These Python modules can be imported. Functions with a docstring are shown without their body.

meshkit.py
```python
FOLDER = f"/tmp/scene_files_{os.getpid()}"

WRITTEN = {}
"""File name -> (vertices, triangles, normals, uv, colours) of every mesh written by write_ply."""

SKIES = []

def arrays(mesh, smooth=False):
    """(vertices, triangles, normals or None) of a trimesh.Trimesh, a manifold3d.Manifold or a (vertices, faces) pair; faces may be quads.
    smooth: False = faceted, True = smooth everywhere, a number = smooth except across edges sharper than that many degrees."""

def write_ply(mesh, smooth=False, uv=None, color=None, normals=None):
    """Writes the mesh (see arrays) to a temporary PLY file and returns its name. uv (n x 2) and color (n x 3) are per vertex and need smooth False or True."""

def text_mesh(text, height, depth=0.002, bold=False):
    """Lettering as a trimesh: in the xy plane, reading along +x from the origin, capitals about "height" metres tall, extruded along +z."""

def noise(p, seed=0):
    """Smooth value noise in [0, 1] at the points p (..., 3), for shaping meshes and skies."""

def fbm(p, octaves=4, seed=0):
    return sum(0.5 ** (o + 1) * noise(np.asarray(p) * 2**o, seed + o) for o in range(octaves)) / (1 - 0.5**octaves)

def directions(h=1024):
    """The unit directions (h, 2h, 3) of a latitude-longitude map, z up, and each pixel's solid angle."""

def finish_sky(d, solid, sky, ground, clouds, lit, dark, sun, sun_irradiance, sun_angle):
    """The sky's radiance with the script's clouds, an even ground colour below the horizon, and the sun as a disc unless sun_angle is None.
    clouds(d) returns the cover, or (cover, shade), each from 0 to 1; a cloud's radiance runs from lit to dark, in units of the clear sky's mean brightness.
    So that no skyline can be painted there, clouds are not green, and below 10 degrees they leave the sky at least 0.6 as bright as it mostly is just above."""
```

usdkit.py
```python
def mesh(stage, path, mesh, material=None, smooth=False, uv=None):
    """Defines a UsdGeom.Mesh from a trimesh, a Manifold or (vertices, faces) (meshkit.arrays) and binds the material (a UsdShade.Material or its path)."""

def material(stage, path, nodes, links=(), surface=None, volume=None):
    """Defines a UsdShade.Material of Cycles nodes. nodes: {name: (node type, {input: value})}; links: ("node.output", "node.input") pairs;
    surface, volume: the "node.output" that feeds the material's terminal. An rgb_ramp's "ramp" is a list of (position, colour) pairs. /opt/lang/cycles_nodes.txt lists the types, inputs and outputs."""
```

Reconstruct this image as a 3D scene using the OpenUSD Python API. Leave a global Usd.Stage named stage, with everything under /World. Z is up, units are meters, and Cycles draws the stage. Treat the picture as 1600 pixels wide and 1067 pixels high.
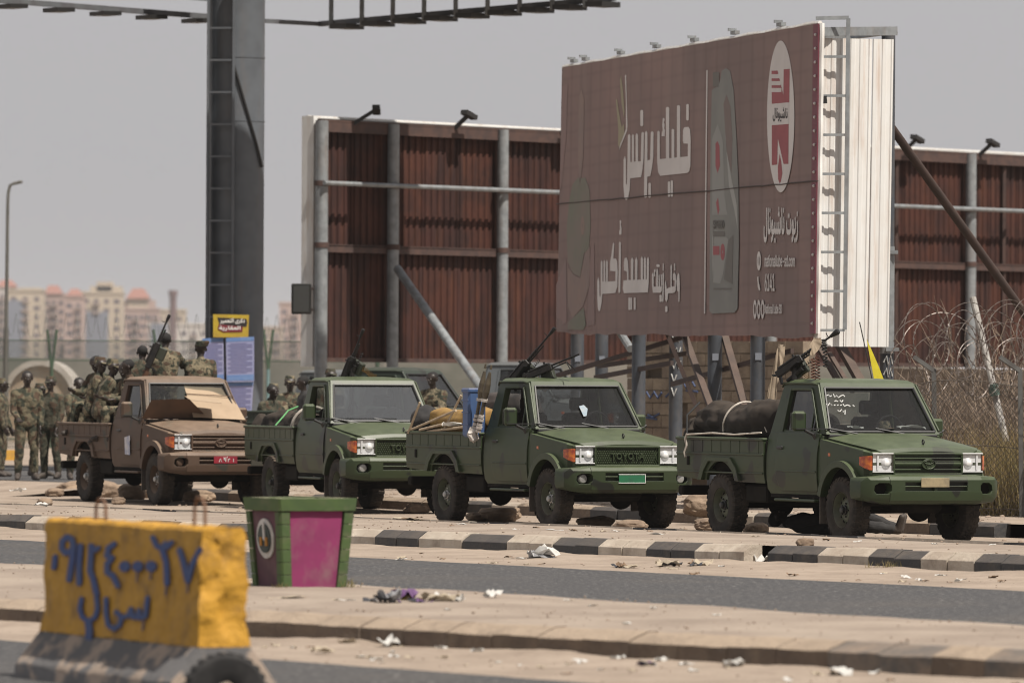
import math, random
import numpy as np, trimesh, shapely, shapely.affinity
from shapely.geometry import Polygon, LineString, Point, MultiPolygon
from shapely.ops import unary_union
from manifold3d import Manifold, CrossSection
from pxr import Usd, UsdGeom, UsdLux, UsdShade, Gf, Sdf
import usdkit, meshkit

stage = Usd.Stage.CreateInMemory()
UsdGeom.SetStageUpAxis(stage, 'Z')
UsdGeom.SetStageMetersPerUnit(stage, 1.0)
UsdGeom.Xform.Define(stage, '/World')
UsdGeom.Scope.Define(stage, '/World/Looks')
PI = math.pi
RNG = random.Random(7)

# ---------------------------------------------------------------- camera
CAM_Z, FPX, PITCH, ROLL = 1.9, 10200.0, math.atan(63.5 / 10200.0), math.radians(0.3)
_f = np.array([0, math.cos(PITCH), math.sin(PITCH)])
_u0, _r0 = np.array([0, -math.sin(PITCH), math.cos(PITCH)]), np.array([1.0, 0, 0])
_r = _r0 * math.cos(ROLL) + _u0 * math.sin(ROLL)
_u = -_r0 * math.sin(ROLL) + _u0 * math.cos(ROLL)
cam = UsdGeom.Camera.Define(stage, '/World/camera')
cam.CreateHorizontalApertureAttr(36.0)
cam.CreateVerticalApertureAttr(36.0 * 682 / 1024)
cam.CreateFocalLengthAttr(36.0 * FPX / 1600)
cam.CreateFStopAttr(3.5)
cam.CreateFocusDistanceAttr(77.0)
cam.CreateClippingRangeAttr((0.5, 20000.0))
cam.CreateExposureAttr(0.52)
cam.AddTransformOp().Set(Gf.Matrix4d(*_r, 0, *_u, 0, *(-_f), 0, 0, 0, CAM_Z, 1))

# ---------------------------------------------------------------- sky and sun
SUN_AZ, SUN_EL = math.radians(42), math.radians(59)
SUN = np.array([math.sin(SUN_AZ) * math.cos(SUN_EL), -math.cos(SUN_AZ) * math.cos(SUN_EL), math.sin(SUN_EL)])
usdkit.material(stage, '/World/Looks/sky', {
    'sky': ('sky_texture', {'sky_type': 'single_scattering', 'sun_disc': False, 'sun_elevation': SUN_EL, 'sun_rotation': math.atan2(SUN[0], SUN[1]), 'aerosol_density': 4.0, 'ozone_density': 1.0}),
    'hsv': ('hsv', {'saturation': 0.10, 'value': 1.0}),
    'mix': ('mix_color', {'fac': 0.85, 'b': (3.36, 3.31, 3.43)}),
    'bg': ('background_shader', {'strength': 0.1}),
}, [('sky.color', 'hsv.color'), ('hsv.color', 'mix.a'), ('mix.result', 'bg.color')], surface='bg.background')
sky = UsdLux.DomeLight.Define(stage, '/World/sky')
sky.GetPrim().SetCustomDataByKey('kind', 'structure')
UsdShade.MaterialBindingAPI.Apply(sky.GetPrim()).Bind(UsdShade.Material.Get(stage, '/World/Looks/sky'))
sun = UsdLux.DistantLight.Define(stage, '/World/sun')
sun.CreateNormalizeAttr(True)
sun.CreateIntensityAttr(1.25)
sun.CreateAngleAttr(0.6)
sun.CreateColorAttr(Gf.Vec3f(1.0, 0.93, 0.84))
_z = SUN / np.linalg.norm(SUN)
_x = np.cross([0, 0, 1.0], _z); _x /= np.linalg.norm(_x)
_y = np.cross(_z, _x)
sun.AddTransformOp().Set(Gf.Matrix4d(*_x, 0, *_y, 0, *_z, 0, 0, 0, 0, 1))

# ---------------------------------------------------------------- where things stand
def ray(px, py):
    d = _f + _r * (px - 800) / FPX - _u * (py - 533.5) / FPX
    return d / d[1]
def at(px, py, depth):                     # a point at a given distance down the street
    return np.array([0, 0, CAM_Z]) + ray(px, py) * depth
def gnd(px, py, z=0.0):                    # a point on level ground
    d = ray(px, py)
    return np.array([0, 0, CAM_Z]) + d * (z - CAM_Z) / d[2]
def onplane(px, py, p0, n):                # a point on a flat board
    d = ray(px, py); o = np.array([0, 0, CAM_Z])
    return o + d * (np.dot(p0 - o, n) / np.dot(d, n))

# ---------------------------------------------------------------- naming helpers
_used = {}
def _numbered(parent, name):
    k = (parent, name)
    _used[k] = _used.get(k, -1) + 1
    return name if _used[k] == 0 else '%s_%03d' % (name, _used[k])
def _tag(p, label=None, cat=None, group=None, kind=None):
    for k, v in (('label', label), ('category', cat), ('group', group), ('kind', kind)):
        if v: p.SetCustomDataByKey(k, v)
def path_of(p): return str(p.GetPath())
def thing(name, label, cat, loc=(0, 0, 0), rotz=0.0, group=None, kind=None, tilt=None):
    x = UsdGeom.Xform.Define(stage, '/World/' + _numbered('/World', name))
    x.AddTranslateOp().Set(Gf.Vec3d(*map(float, loc)))
    x.AddRotateZOp().Set(math.degrees(rotz))
    if tilt: x.AddRotateXYZOp().Set(Gf.Vec3f(*map(float, tilt)))
    _tag(x.GetPrim(), label, cat, group, kind)
    return x.GetPrim()
def _tri(m):
    if isinstance(m, Manifold):
        mm = m.to_mesh(); return trimesh.Trimesh(np.array(mm.vert_properties[:, :3]), np.array(mm.tri_verts), process=False)
    if isinstance(m, (tuple,)): return trimesh.Trimesh(m[0], m[1], process=False)
    return m
def join(ms):
    ms = [_tri(m) for m in ms]
    return trimesh.util.concatenate(ms) if len(ms) > 1 else ms[0]
SPLIT = {'roof_gutter', 'clamp', 'inner_arch', 'leaf_spring', 'bumper_backing', 'box_bracket', 'bed_rail', 'seat', 'lamp_trim', 'bumper_slat', 'end_frame', 'eye', 'top_wire', 'sign_panel', 'hanger', 'plate_border', 'seam_band', 'side_step'}
def obj(name, mesh, mat, parent=None, smooth=35, label=None, cat=None, group=None, kind=None):
    if isinstance(mesh, list) and name in SPLIT and len(mesh) > 1:
        return [obj(name, [m], mat, parent, smooth, label, cat, group, kind) for m in mesh][0]
    if isinstance(mesh, list): mesh = join(mesh)
    mesh = _tri(mesh)
    base = path_of(parent) if parent is not None else '/World'
    pth = base + '/' + _numbered(base, name)
    m = usdkit.mesh(stage, pth, mesh, mat, smooth=smooth)
    _tag(m.GetPrim(), label, cat, group, kind)
    return m.GetPrim()
def copy(root, loc, rotz, label, group=None, scale=None):
    name = root.GetName()
    x = UsdGeom.Xform.Define(stage, '/World/' + _numbered('/World', name))
    x.AddTranslateOp().Set(Gf.Vec3d(*map(float, loc)))
    x.AddRotateZOp().Set(math.degrees(rotz))
    if scale: x.AddScaleOp().Set(Gf.Vec3f(*scale))
    was = root.GetCustomData()
    _tag(x.GetPrim(), label, was.get('category'), group or was.get('group'))
    x.GetPrim().GetReferences().AddInternalReference(root.GetPath())
    x.GetPrim().SetInstanceable(True)
    return x.GetPrim()

# ---------------------------------------------------------------- shape helpers
def box(x0, x1, y0, y1, z0, z1):
    m = trimesh.creation.box([abs(x1 - x0), abs(y1 - y0), abs(z1 - z0)])
    m.apply_translation([(x0 + x1) / 2, (y0 + y1) / 2, (z0 + z1) / 2]); return m
def mbox(x0, x1, y0, y1, z0, z1):
    return Manifold.cube([abs(x1 - x0), abs(y1 - y0), abs(z1 - z0)]).translate([min(x0, x1), min(y0, y1), min(z0, z1)])
def hull(pts): return Manifold.hull_points(np.asarray(pts, float))
def rpts(x0, x1, y0, y1, z0, z1, r):
    out = []
    for x, sx in ((x0, 1), (x1, -1)):
        for y, sy in ((y0, 1), (y1, -1)):
            for z, sz in ((z0, 1), (z1, -1)):
                out += [(x + sx * r, y + sy * r, z), (x + sx * r, y, z + sz * r), (x, y + sy * r, z + sz * r)]
    return out
def rbox(x0, x1, y0, y1, z0, z1, r=0.01): return hull(rpts(x0, x1, y0, y1, z0, z1, r))
def frame_to(d):
    d = np.asarray(d, float); d = d / np.linalg.norm(d)
    a = np.array([0, 0, 1.0]) if abs(d[2]) < 0.95 else np.array([1.0, 0, 0])
    u = np.cross(a, d); u /= np.linalg.norm(u)
    return u, np.cross(d, u), d
def tube(p, q, r, n=10, r2=None, cap=True):
    p, q = np.asarray(p, float), np.asarray(q, float)
    u, v, d = frame_to(q - p); r2 = r if r2 is None else r2
    t = np.linspace(0, 2 * PI, n, endpoint=False)
    ring = np.cos(t)[:, None] * u + np.sin(t)[:, None] * v
    V = np.vstack([p + ring * r, q + ring * r2, [p], [q]])
    F = []
    for i in range(n):
        j = (i + 1) % n
        F += [(i, j, n + j), (i, n + j, n + i)]
        if cap: F += [(2 * n, j, i), (2 * n + 1, n + i, n + j)]
    return trimesh.Trimesh(V, F, process=False)
def path_tube(pts, r, n=6):
    pts = np.asarray(pts, float); k = len(pts)
    rr = np.full(k, r) if np.ndim(r) == 0 else np.asarray(r)
    tan = np.gradient(pts, axis=0); V = []
    u, v, _ = frame_to(tan[0])
    t = np.linspace(0, 2 * PI, n, endpoint=False)
    for i in range(k):
        d = tan[i] / max(np.linalg.norm(tan[i]), 1e-9)
        u = u - d * np.dot(u, d); u /= max(np.linalg.norm(u), 1e-9); v = np.cross(d, u)
        V.append(pts[i] + rr[i] * (np.cos(t)[:, None] * u + np.sin(t)[:, None] * v))
    V = np.vstack(V + [pts[:1], pts[-1:]]); F = []
    for i in range(k - 1):
        for a in range(n):
            b = (a + 1) % n
            F += [(i * n + a, i * n + b, i * n + n + b), (i * n + a, i * n + n + b, i * n + n + a)]
    for a in range(n):
        b = (a + 1) % n
        F += [(k * n, b, a), (k * n + 1, (k - 1) * n + a, (k - 1) * n + b)]
    return trimesh.Trimesh(V, F, process=False)
def bar(p, q, w, h, up=(0, 0, 1)):         # rectangular bar
    p, q = np.asarray(p, float), np.asarray(q, float)
    d = (q - p) / np.linalg.norm(q - p); up = np.asarray(up, float)
    s = np.cross(d, up); s /= np.linalg.norm(s); t = np.cross(s, d)
    V = [c + s * a * w / 2 + t * b * h / 2 for c in (p, q) for a, b in ((-1, -1), (1, -1), (1, 1), (-1, 1))]
    return hull(V)
def prism(poly, a, b, axis='y'):
    """Polygon (list of (u,v)) swept along an axis: 'y' -> (x,z), 'x' -> (y,z), 'z' -> (x,y)."""
    if not isinstance(poly, (Polygon, MultiPolygon)): poly = Polygon(poly)
    if not poly.is_valid: poly = poly.buffer(0)
    ms = []
    for g in getattr(poly, 'geoms', [poly]):
        if g.is_empty or g.area < 1e-9: continue
        m = trimesh.creation.extrude_polygon(g, abs(b - a), engine='earcut'); ms.append(m)
    m = trimesh.util.concatenate(ms) if len(ms) > 1 else ms[0]
    V = m.vertices.copy(); lo = min(a, b)
    if axis == 'z': V[:, 2] += lo
    elif axis == 'y': V = np.stack([V[:, 0], V[:, 2] + lo, V[:, 1]], 1); m.faces = m.faces[:, ::-1]
    else: V = np.stack([V[:, 2] + lo, V[:, 0], V[:, 1]], 1)
    return trimesh.Trimesh(V, m.faces, process=False)
def mani(m):
    if isinstance(m, Manifold): return m
    from manifold3d import Mesh
    m = trimesh.Trimesh(m.vertices, m.faces, process=True); m.merge_vertices()
    return Manifold(Mesh(np.asarray(m.vertices, np.float32), np.asarray(m.faces, np.uint32)))
def mprism(poly, a, b, axis='y'): return mani(prism(poly, a, b, axis))
def revolve(prof, n=32):                   # prof (r, h) about the y axis
    prof = np.asarray(prof, float); k = len(prof)
    t = np.linspace(0, 2 * PI, n, endpoint=False)
    V = np.stack([prof[:, 0][None] * np.cos(t)[:, None], np.repeat(prof[:, 1][None], n, 0), prof[:, 0][None] * np.sin(t)[:, None]], -1).reshape(-1, 3)
    F = []
    for i in range(n):
        j = (i + 1) % n
        for a in range(k - 1):
            F += [(i * k + a, i * k + a + 1, j * k + a + 1), (i * k + a, j * k + a + 1, j * k + a)]
    return trimesh.Trimesh(V, F, process=False)
def moved(m, t=(0, 0, 0), rz=0, rx=0, ry=0, s=None):
    m = _tri(m).copy()
    T = np.eye(4)
    if s is not None: T = np.diag([*(s if np.ndim(s) else (s,) * 3), 1.0]) @ T
    for ang, ax in ((rx, (1, 0, 0)), (ry, (0, 1, 0)), (rz, (0, 0, 1))):
        if ang: T = trimesh.transformations.rotation_matrix(ang, ax) @ T
    T[:3, 3] += t
    m.apply_transform(T); return m
def sheet(poly, z, thick=None):            # flat polygon at height z, cut to triangles
    poly = Polygon(poly) if not isinstance(poly, Polygon) else poly
    v, f = trimesh.creation.triangulate_polygon(poly, engine='earcut')
    m = trimesh.Trimesh(np.c_[v, np.full(len(v), z)], f, process=False)
    if m.face_normals[0][2] < 0: m.faces = m.faces[:, ::-1]
    return m
def decal(geom, org, ux, uy, off=0.004, n=None):
    """Thin flat lettering: 2-D shapes mapped on a plane (org + u*ux + v*uy), standing off along n."""
    n = np.cross(ux, uy) if n is None else n; n = n / np.linalg.norm(n); ms = []
    for g in getattr(geom, 'geoms', [geom]):
        if g.is_empty or g.geom_type != 'Polygon' or g.area < 1e-9: continue
        m = trimesh.creation.extrude_polygon(g, 1.0, engine='earcut')
        V = m.vertices
        V = org + V[:, :1] * ux + V[:, 1:2] * uy + (V[:, 2:3] * off + 0.0005) * n
        ms.append(trimesh.Trimesh(V, m.faces, process=False))
    return trimesh.util.concatenate(ms)
def rough(m, amp, scale, seed=0):          # displace vertices with noise
    m = _tri(m).copy(); p = m.vertices
    d = np.stack([meshkit.fbm(p * scale + 17.3 * k, 3, seed + k) - 0.5 for k in range(3)], -1)
    m.vertices = p + d * 2 * amp; return m

# ---------------------------------------------------------------- materials
_mats = {}
ALB = 0.73
def M(name, c, c2=None, scale=4.0, rough=0.7, metal=0.0, bump=0.0, bscale=40.0, bevel=0.0, dust=0.0, dustc=(0.30, 0.22, 0.16),
      stain=None, stain_amt=0.5, stain_scale=(1, 1, 1), lo=0.4, hi=0.62, spec=0.5, detail=4, coat=0.0, camo=None, alpha=None, trans=0.0, pos='object', sss=None):
    if name in _mats: return _mats[name]
    k_ = ALB; c = tuple(x * k_ for x in c); c2 = c2 and tuple(x * k_ for x in c2); stain = stain and tuple(x * k_ for x in stain); dustc = tuple(x * k_ for x in dustc)
    N = {'p': ('principled_bsdf', {'roughness': rough, 'metallic': metal, 'specular_ior_level': spec, 'base_color': c, 'coat_weight': coat}),
         'tc': ('texture_coordinate', {}), 'g': ('geometry', {})}
    L = []; src = 'tc.object' if pos == 'object' else 'g.position'
    cur = None
    if c2 is not None:
        N['n1'] = ('noise_texture', {'scale': scale, 'detail': detail, 'roughness': 0.6})
        N['r1'] = ('map_range', {'from_min': lo, 'from_max': hi, 'clamp': True})
        N['m1'] = ('mix_color', {'a': c, 'b': c2})
        L += [(src, 'n1.vector'), ('n1.fac', 'r1.value'), ('r1.result', 'm1.fac')]; cur = 'm1.result'
    if camo is not None:
        for k, (cc, sc, thr, off) in enumerate(camo):
            N['cm%d' % k] = ('mapping', {'location': off, 'scale': (1, 1, 1)})
            N['cn%d' % k] = ('noise_texture', {'scale': sc, 'detail': 2.0, 'roughness': 0.45, 'distortion': 0.35})
            N['cr%d' % k] = ('map_range', {'from_min': thr, 'from_max': thr + 0.02, 'clamp': True})
            N['cx%d' % k] = ('mix_color', {'a': c, 'b': cc})
            L += [(src, 'cm%d.vector' % k), ('cm%d.vector' % k, 'cn%d.vector' % k), ('cn%d.fac' % k, 'cr%d.value' % k), ('cr%d.result' % k, 'cx%d.fac' % k)]
            if cur: L.append((cur, 'cx%d.a' % k))
            cur = 'cx%d.result' % k
    if stain is not None:
        N['sm'] = ('mapping', {'scale': stain_scale})
        N['sn'] = ('noise_texture', {'scale': 1.0, 'detail': 6.0, 'roughness': 0.65})
        N['sr'] = ('map_range', {'from_min': 0.5, 'from_max': 0.72, 'to_max': stain_amt, 'clamp': True})
        N['sx'] = ('mix_color', {'a': c, 'b': stain})
        L += [(src, 'sm.vector'), ('sm.vector', 'sn.vector'), ('sn.fac', 'sr.value'), ('sr.result', 'sx.fac')]
        if cur: L.append((cur, 'sx.a'))
        cur = 'sx.result'
    if dust:  # tint on upward faces: dust, on green trucks and bare kerb also painted light
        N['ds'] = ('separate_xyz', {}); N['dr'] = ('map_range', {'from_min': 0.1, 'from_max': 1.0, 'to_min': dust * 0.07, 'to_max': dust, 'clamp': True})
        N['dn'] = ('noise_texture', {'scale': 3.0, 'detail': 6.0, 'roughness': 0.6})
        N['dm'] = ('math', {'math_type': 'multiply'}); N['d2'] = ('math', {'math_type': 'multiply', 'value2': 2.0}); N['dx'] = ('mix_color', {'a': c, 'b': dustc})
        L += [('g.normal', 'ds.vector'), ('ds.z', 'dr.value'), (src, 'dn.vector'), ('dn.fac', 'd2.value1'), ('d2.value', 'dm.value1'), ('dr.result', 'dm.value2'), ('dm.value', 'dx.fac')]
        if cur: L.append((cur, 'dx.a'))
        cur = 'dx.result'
    if cur: L.append((cur, 'p.base_color'))
    nrm = None
    if bevel:
        N['bv'] = ('bevel', {'samples': 4, 'radius': bevel}); nrm = 'bv.bevel'
    if bump:
        N['bn'] = ('noise_texture', {'scale': bscale, 'detail': 5.0, 'roughness': 0.6}); N['bp'] = ('bump', {'strength': 1.0, 'distance': bump})
        L += [(src, 'bn.vector'), ('bn.fac', 'bp.height')]
        if nrm: L.append((nrm, 'bp.normal'))
        nrm = 'bp.normal'
    if nrm: L.append((nrm, 'p.normal'))
    surf = 'p.BSDF'
    if trans:
        N['tl'] = ('translucent_bsdf', {'color': c2 or c}); N['mx'] = ('mix_closure', {'fac': trans})
        L += [('p.BSDF', 'mx.closure1'), ('tl.BSDF', 'mx.closure2')]; surf = 'mx.closure'
    _mats[name] = usdkit.material(stage, '/World/Looks/' + name, N, L, surface=surf)
    return _mats[name]
def glass(name, tint, refl=1.5, fog=0.0, fogc=(0.3, 0.27, 0.23)):
    if name in _mats: return _mats[name]
    N = {'t': ('transparent_bsdf', {'color': tint}), 'g': ('glossy_bsdf', {'roughness': 0.03, 'color': (0.75, 0.75, 0.75)}), 'f': ('layer_weight', {'blend': 0.5}), 'fp': ('math', {'math_type': 'power', 'value2': 3.0}), 'fm': ('math', {'math_type': 'multiply_add', 'value2': 0.6, 'value3': ((refl - 1) / (refl + 1)) ** 2 * 1.6}), 'm': ('mix_closure', {}),
         'd': ('diffuse_bsdf', {'color': fogc}), 'm2': ('mix_closure', {'fac': fog})}
    _mats[name] = usdkit.material(stage, '/World/Looks/' + name, N, [('f.facing', 'fp.value1'), ('fp.value', 'fm.value1'), ('fm.value', 'm.fac'), ('t.BSDF', 'm.closure1'), ('g.BSDF', 'm.closure2'), ('m.closure', 'm2.closure1'), ('d.BSDF', 'm2.closure2')], surface='m2.closure')
    return _mats[name]
# ================================================================ ground, roads, kerbs
SAND = M('sand', (0.37, 0.30, 0.24), (0.29, 0.232, 0.183), scale=0.9, rough=0.95, bump=0.02, bscale=9, stain=(0.20, 0.15, 0.115), stain_amt=0.5, stain_scale=(2.2, 2.2, 2.2), pos='world', spec=0.2)
SANDTOP = M('median_sand', (0.36, 0.297, 0.241), (0.285, 0.23, 0.186), scale=0.7, rough=0.95, bump=0.015, bscale=14, stain=(0.18, 0.14, 0.11), stain_amt=0.45, stain_scale=(1.6, 1.6, 1.6), pos='world', spec=0.2)
ASPH = M('asphalt', (0.062, 0.061, 0.063), (0.30, 0.285, 0.27), scale=17, rough=0.85, bump=0.012, bscale=40, lo=0.54, hi=0.74, stain=(0.15, 0.128, 0.108), stain_amt=0.3, stain_scale=(0.5, 0.5, 0.5), pos='world', spec=0.3)
def line_pt(p, q, t): return p + (q - p) * t
M1a, M1b = gnd(0, 978), gnd(1600, 1068)
K1a, K1b = gnd(0, 875, .2), gnd(1600, 973.5, .2)
M2a, M2b = gnd(0, 828.5), gnd(1600, 900)
K2a, K2b = gnd(0, 786, .2), gnd(1600, 848.5, .2)
V1a, V1b = np.array([-5.4, 104.8, 0]), np.array([6.3, 80.6, 0])
def ext(a, b, l0, l1):
    d = (b - a) / np.linalg.norm(b - a); return a - d * l0, b + d * l1
obj('ground', sheet([(-6000, -60), (6000, -60), (6000, 9000), (-6000, 9000)], 0.0), SAND, kind='structure', smooth=False)
def slab(name, a, b, c, d, z, mat):
    poly = Polygon([tuple(p[:2]) for p in (a, b, d, c)])
    return obj(name, prism(poly, -0.2, z, 'z'), mat, kind='structure', smooth=False)
e1a, e1b = ext(M1a, M1b, 12, 12); f1a, f1b = ext(K1a, K1b, 12, 12)
e2a, e2b = ext(M2a, M2b, 25, 12); f2a, f2b = ext(K2a, K2b, 25, 12)
def inset(a, b, w):
    d = (b - a)[:2]; n = np.array([-d[1], d[0]]) / np.linalg.norm(d)
    if n[1] < 0: n = -n
    return a + np.r_[n * w, 0], b + np.r_[n * w, 0]
def median(name, a, b, c, d, seed):
    a, b = inset(a, b, 0.16); c, d = inset(c, d, -0.1)
    nu, nv = 160, 14; V = []
    for i in range(nu + 1):
        for j in range(nv + 1):
            e0, e1 = line_pt(a, b, i / nu), line_pt(c, d, i / nu)
            if seed == 9: e0 = e0 + (e1 - e0) / np.linalg.norm(e1 - e0) * (.20 if 800 + FPX * e0[0] / e0[1] > 1178 else .06)
            p = line_pt(e0, e1, j / nv); V.append(p)
    V = np.array(V); V[:, 2] = 0.188 + 0.035 * (meshkit.fbm(V * [1.1, 0.9, 0] + seed, 4) - 0.5) + 0.02 * np.sin(np.tile(np.linspace(0, PI, nv + 1), nu + 1))
    F = []
    for i in range(nu):
        for j in range(nv):
            k = i * (nv + 1) + j; F += [(k, k + nv + 1, k + nv + 2), (k, k + nv + 2, k + 1)]
    m = trimesh.Trimesh(V, F, process=False)
    if m.face_normals[0][2] < 0: m.faces = m.faces[:, ::-1]
    return obj(name, m, SANDTOP, kind='structure', smooth=True)
median('near_median', e1a, e1b, f1a, f1b, 3)
median('far_median', e2a, e2b, f2a, f2b, 9)
# ground behind the parked trucks: one raised sandy verge out to the horizon
ev_a, ev_b = ext(V1a, V1b, 60, 25)
ev2a, ev2b = inset(ev_a, ev_b, 0.2)
vx = np.array([ev2a[:2], ev2b[:2], [400, ev2b[1]], [6000, 6000], [6000, 8900], [-6000, 8900], [-6000, ev2a[1] + 900], [-300, ev2a[1] + 100]])
obj('verge', sheet([tuple(p) for p in vx], 0.17), SAND, kind='structure', smooth=False)
def asphalt(name, a, b, c, d, z, seed, wob=0.12):
    t = np.linspace(0, 1, 140); near = a + (b - a) * t[:, None]; far = c + (d - c) * t[:, None]
    for arr, s in ((near, seed), (far, seed + 5)):
        w = (meshkit.fbm(np.c_[arr[:, :2] * 1.3, np.full(len(arr), s)], 4) - 0.5) * 2 * wob
        arr[:, 1] += w * 2.2
    return obj(name, sheet([tuple(p[:2]) for p in near] + [tuple(p[:2]) for p in far[::-1]], z), ASPH, kind='structure', smooth=False)
S1a, S1b = ext(gnd(0, 843), gnd(1600, 924), 25, 12)
kk1a, kk1b = inset(f1a, f1b, -0.05)
asphalt('road', np.r_[kk1a[:2], 0], np.r_[kk1b[:2], 0], S1a, S1b, 0.004, 1)
N1a, N1b = ext(gnd(0, 1000), gnd(912, 1067), 12, 25)
asphalt('near_road', N1a + [-4, -24, 0], N1b + [-4, -24, 0], N1a, N1b, 0.004, 4)
# crossing road seen at the far left, with its yellow kerb
xa = [gnd(-60, 747.5, .17), gnd(40, 751.5, .17), gnd(150, 755.5, .17), gnd(215, 757, .17), gnd(240, 730, .17), gnd(-60, 727, .17)]
obj('side_road', sheet([tuple(p[:2]) for p in xa], 0.176), ASPH, kind='structure', smooth=False)

# kerb stones
KC = [M('kerb_cream_%d' % i, (0.53 + .03 * i, 0.47 + .025 * i, 0.39 + .02 * i), (0.43, 0.37, 0.30), scale=3.2, rough=0.9, bump=0.01, bscale=25, stain=(0.22, 0.17, 0.13), stain_amt=0.6, stain_scale=(4, 4, 4), pos='world', bevel=0.012, dust=0.35) for i in range(3)]
KB = [M('kerb_black_%d' % i, (0.028 + .005 * i, 0.030 + .005 * i, 0.034 + .004 * i), (0.05, 0.048, 0.047), scale=5, rough=0.75, bump=0.008, bscale=25, stain=(0.16, 0.13, 0.10), stain_amt=0.4, stain_scale=(4, 4, 4), pos='world', bevel=0.012, dust=0.16) for i in range(3)]
KS = [M('kerb_bare_%d' % i, (0.165 + .006 * i, 0.122 + .004 * i, 0.09), (0.12, 0.088, 0.066), scale=4, rough=0.95, bump=0.02, bscale=16, stain=(0.075, 0.055, 0.042), stain_amt=0.8, stain_scale=(3, 3, 3), pos='world', bevel=0.015, dust=1.0, dustc=(0.36, 0.28, 0.205)) for i in range(2)]  # upright faces darkened for dirt and painted shade, upward faces paler
KG = M('kerb_grey_worn', (0.10, 0.095, 0.09), (0.22, 0.17, 0.13), scale=3, rough=0.9, bump=0.01, bscale=22, pos='world', bevel=0.012, dust=0.3)
PROF = [(0, -0.08), (0, 0.118), (0.008, 0.126), (0.112, 0.196), (0.125, 0.2), (0.24, 0.2), (0.24, -0.08)]
def kerb_stone(p, u, n, l, prof, rs, gap=.012):
    """one stone: starts at p, runs l along u, profile (away along n, z), every stone settled a little differently"""
    pr = Polygon(prof)
    m = trimesh.creation.extrude_polygon(pr, l - gap, engine='earcut')
    V = m.vertices.copy(); V[:, 2] += gap / 2
    dn, dz, tw, ti = rs.uniform(-.008, .008), rs.uniform(-.008, .006), rs.uniform(-.008, .008), rs.uniform(-.01, .01)
    nn = V[:, 0] + dn + tw * (V[:, 2] - l / 2); zz = V[:, 1] + dz + ti * (V[:, 2] - l / 2)
    W = p + np.outer(V[:, 2], u) + np.outer(nn, n); W[:, 2] += zz
    m = trimesh.Trimesh(W, m.faces, process=False); m.fix_normals(); return m
def kdirs(a, b):
    u = (b - a) / np.linalg.norm(b - a); n = np.array([-u[1], u[0], 0]); n = n if n[1] > 0 else -n
    return u, n
rs = random.Random(11)
u2, n2 = kdirs(M2a, M2b)
def sx(px, py): return float(np.dot(gnd(px, py) - M2a, u2))
def m2y(x): return 828.5 + 71.5 / 1600 * x
s586, s1085, s1180, s56 = sx(586, m2y(586)), sx(1085, m2y(1085)), sx(1181, m2y(1181)), sx(56, m2y(56))
pair = (s1085 - s586) / 7
k2 = thing('kerb', None, None, kind='structure')
i0 = int(math.floor((s56 - s586) / pair)) - 6
for i in range(i0, 8):
    for h in (0, 1):
        s = s586 + pair * i + h * pair / 2
        L_ = pair / 2
        if s > s1180 - 0.1: continue
        if s + L_ > s1180: L_ = s1180 - s
        obj('kerb_stone', kerb_stone(M2a + u2 * s, u2, n2, L_, PROF, rs), rs.choice(KB if i % 2 == 0 else KC), k2, smooth=False)
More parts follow.
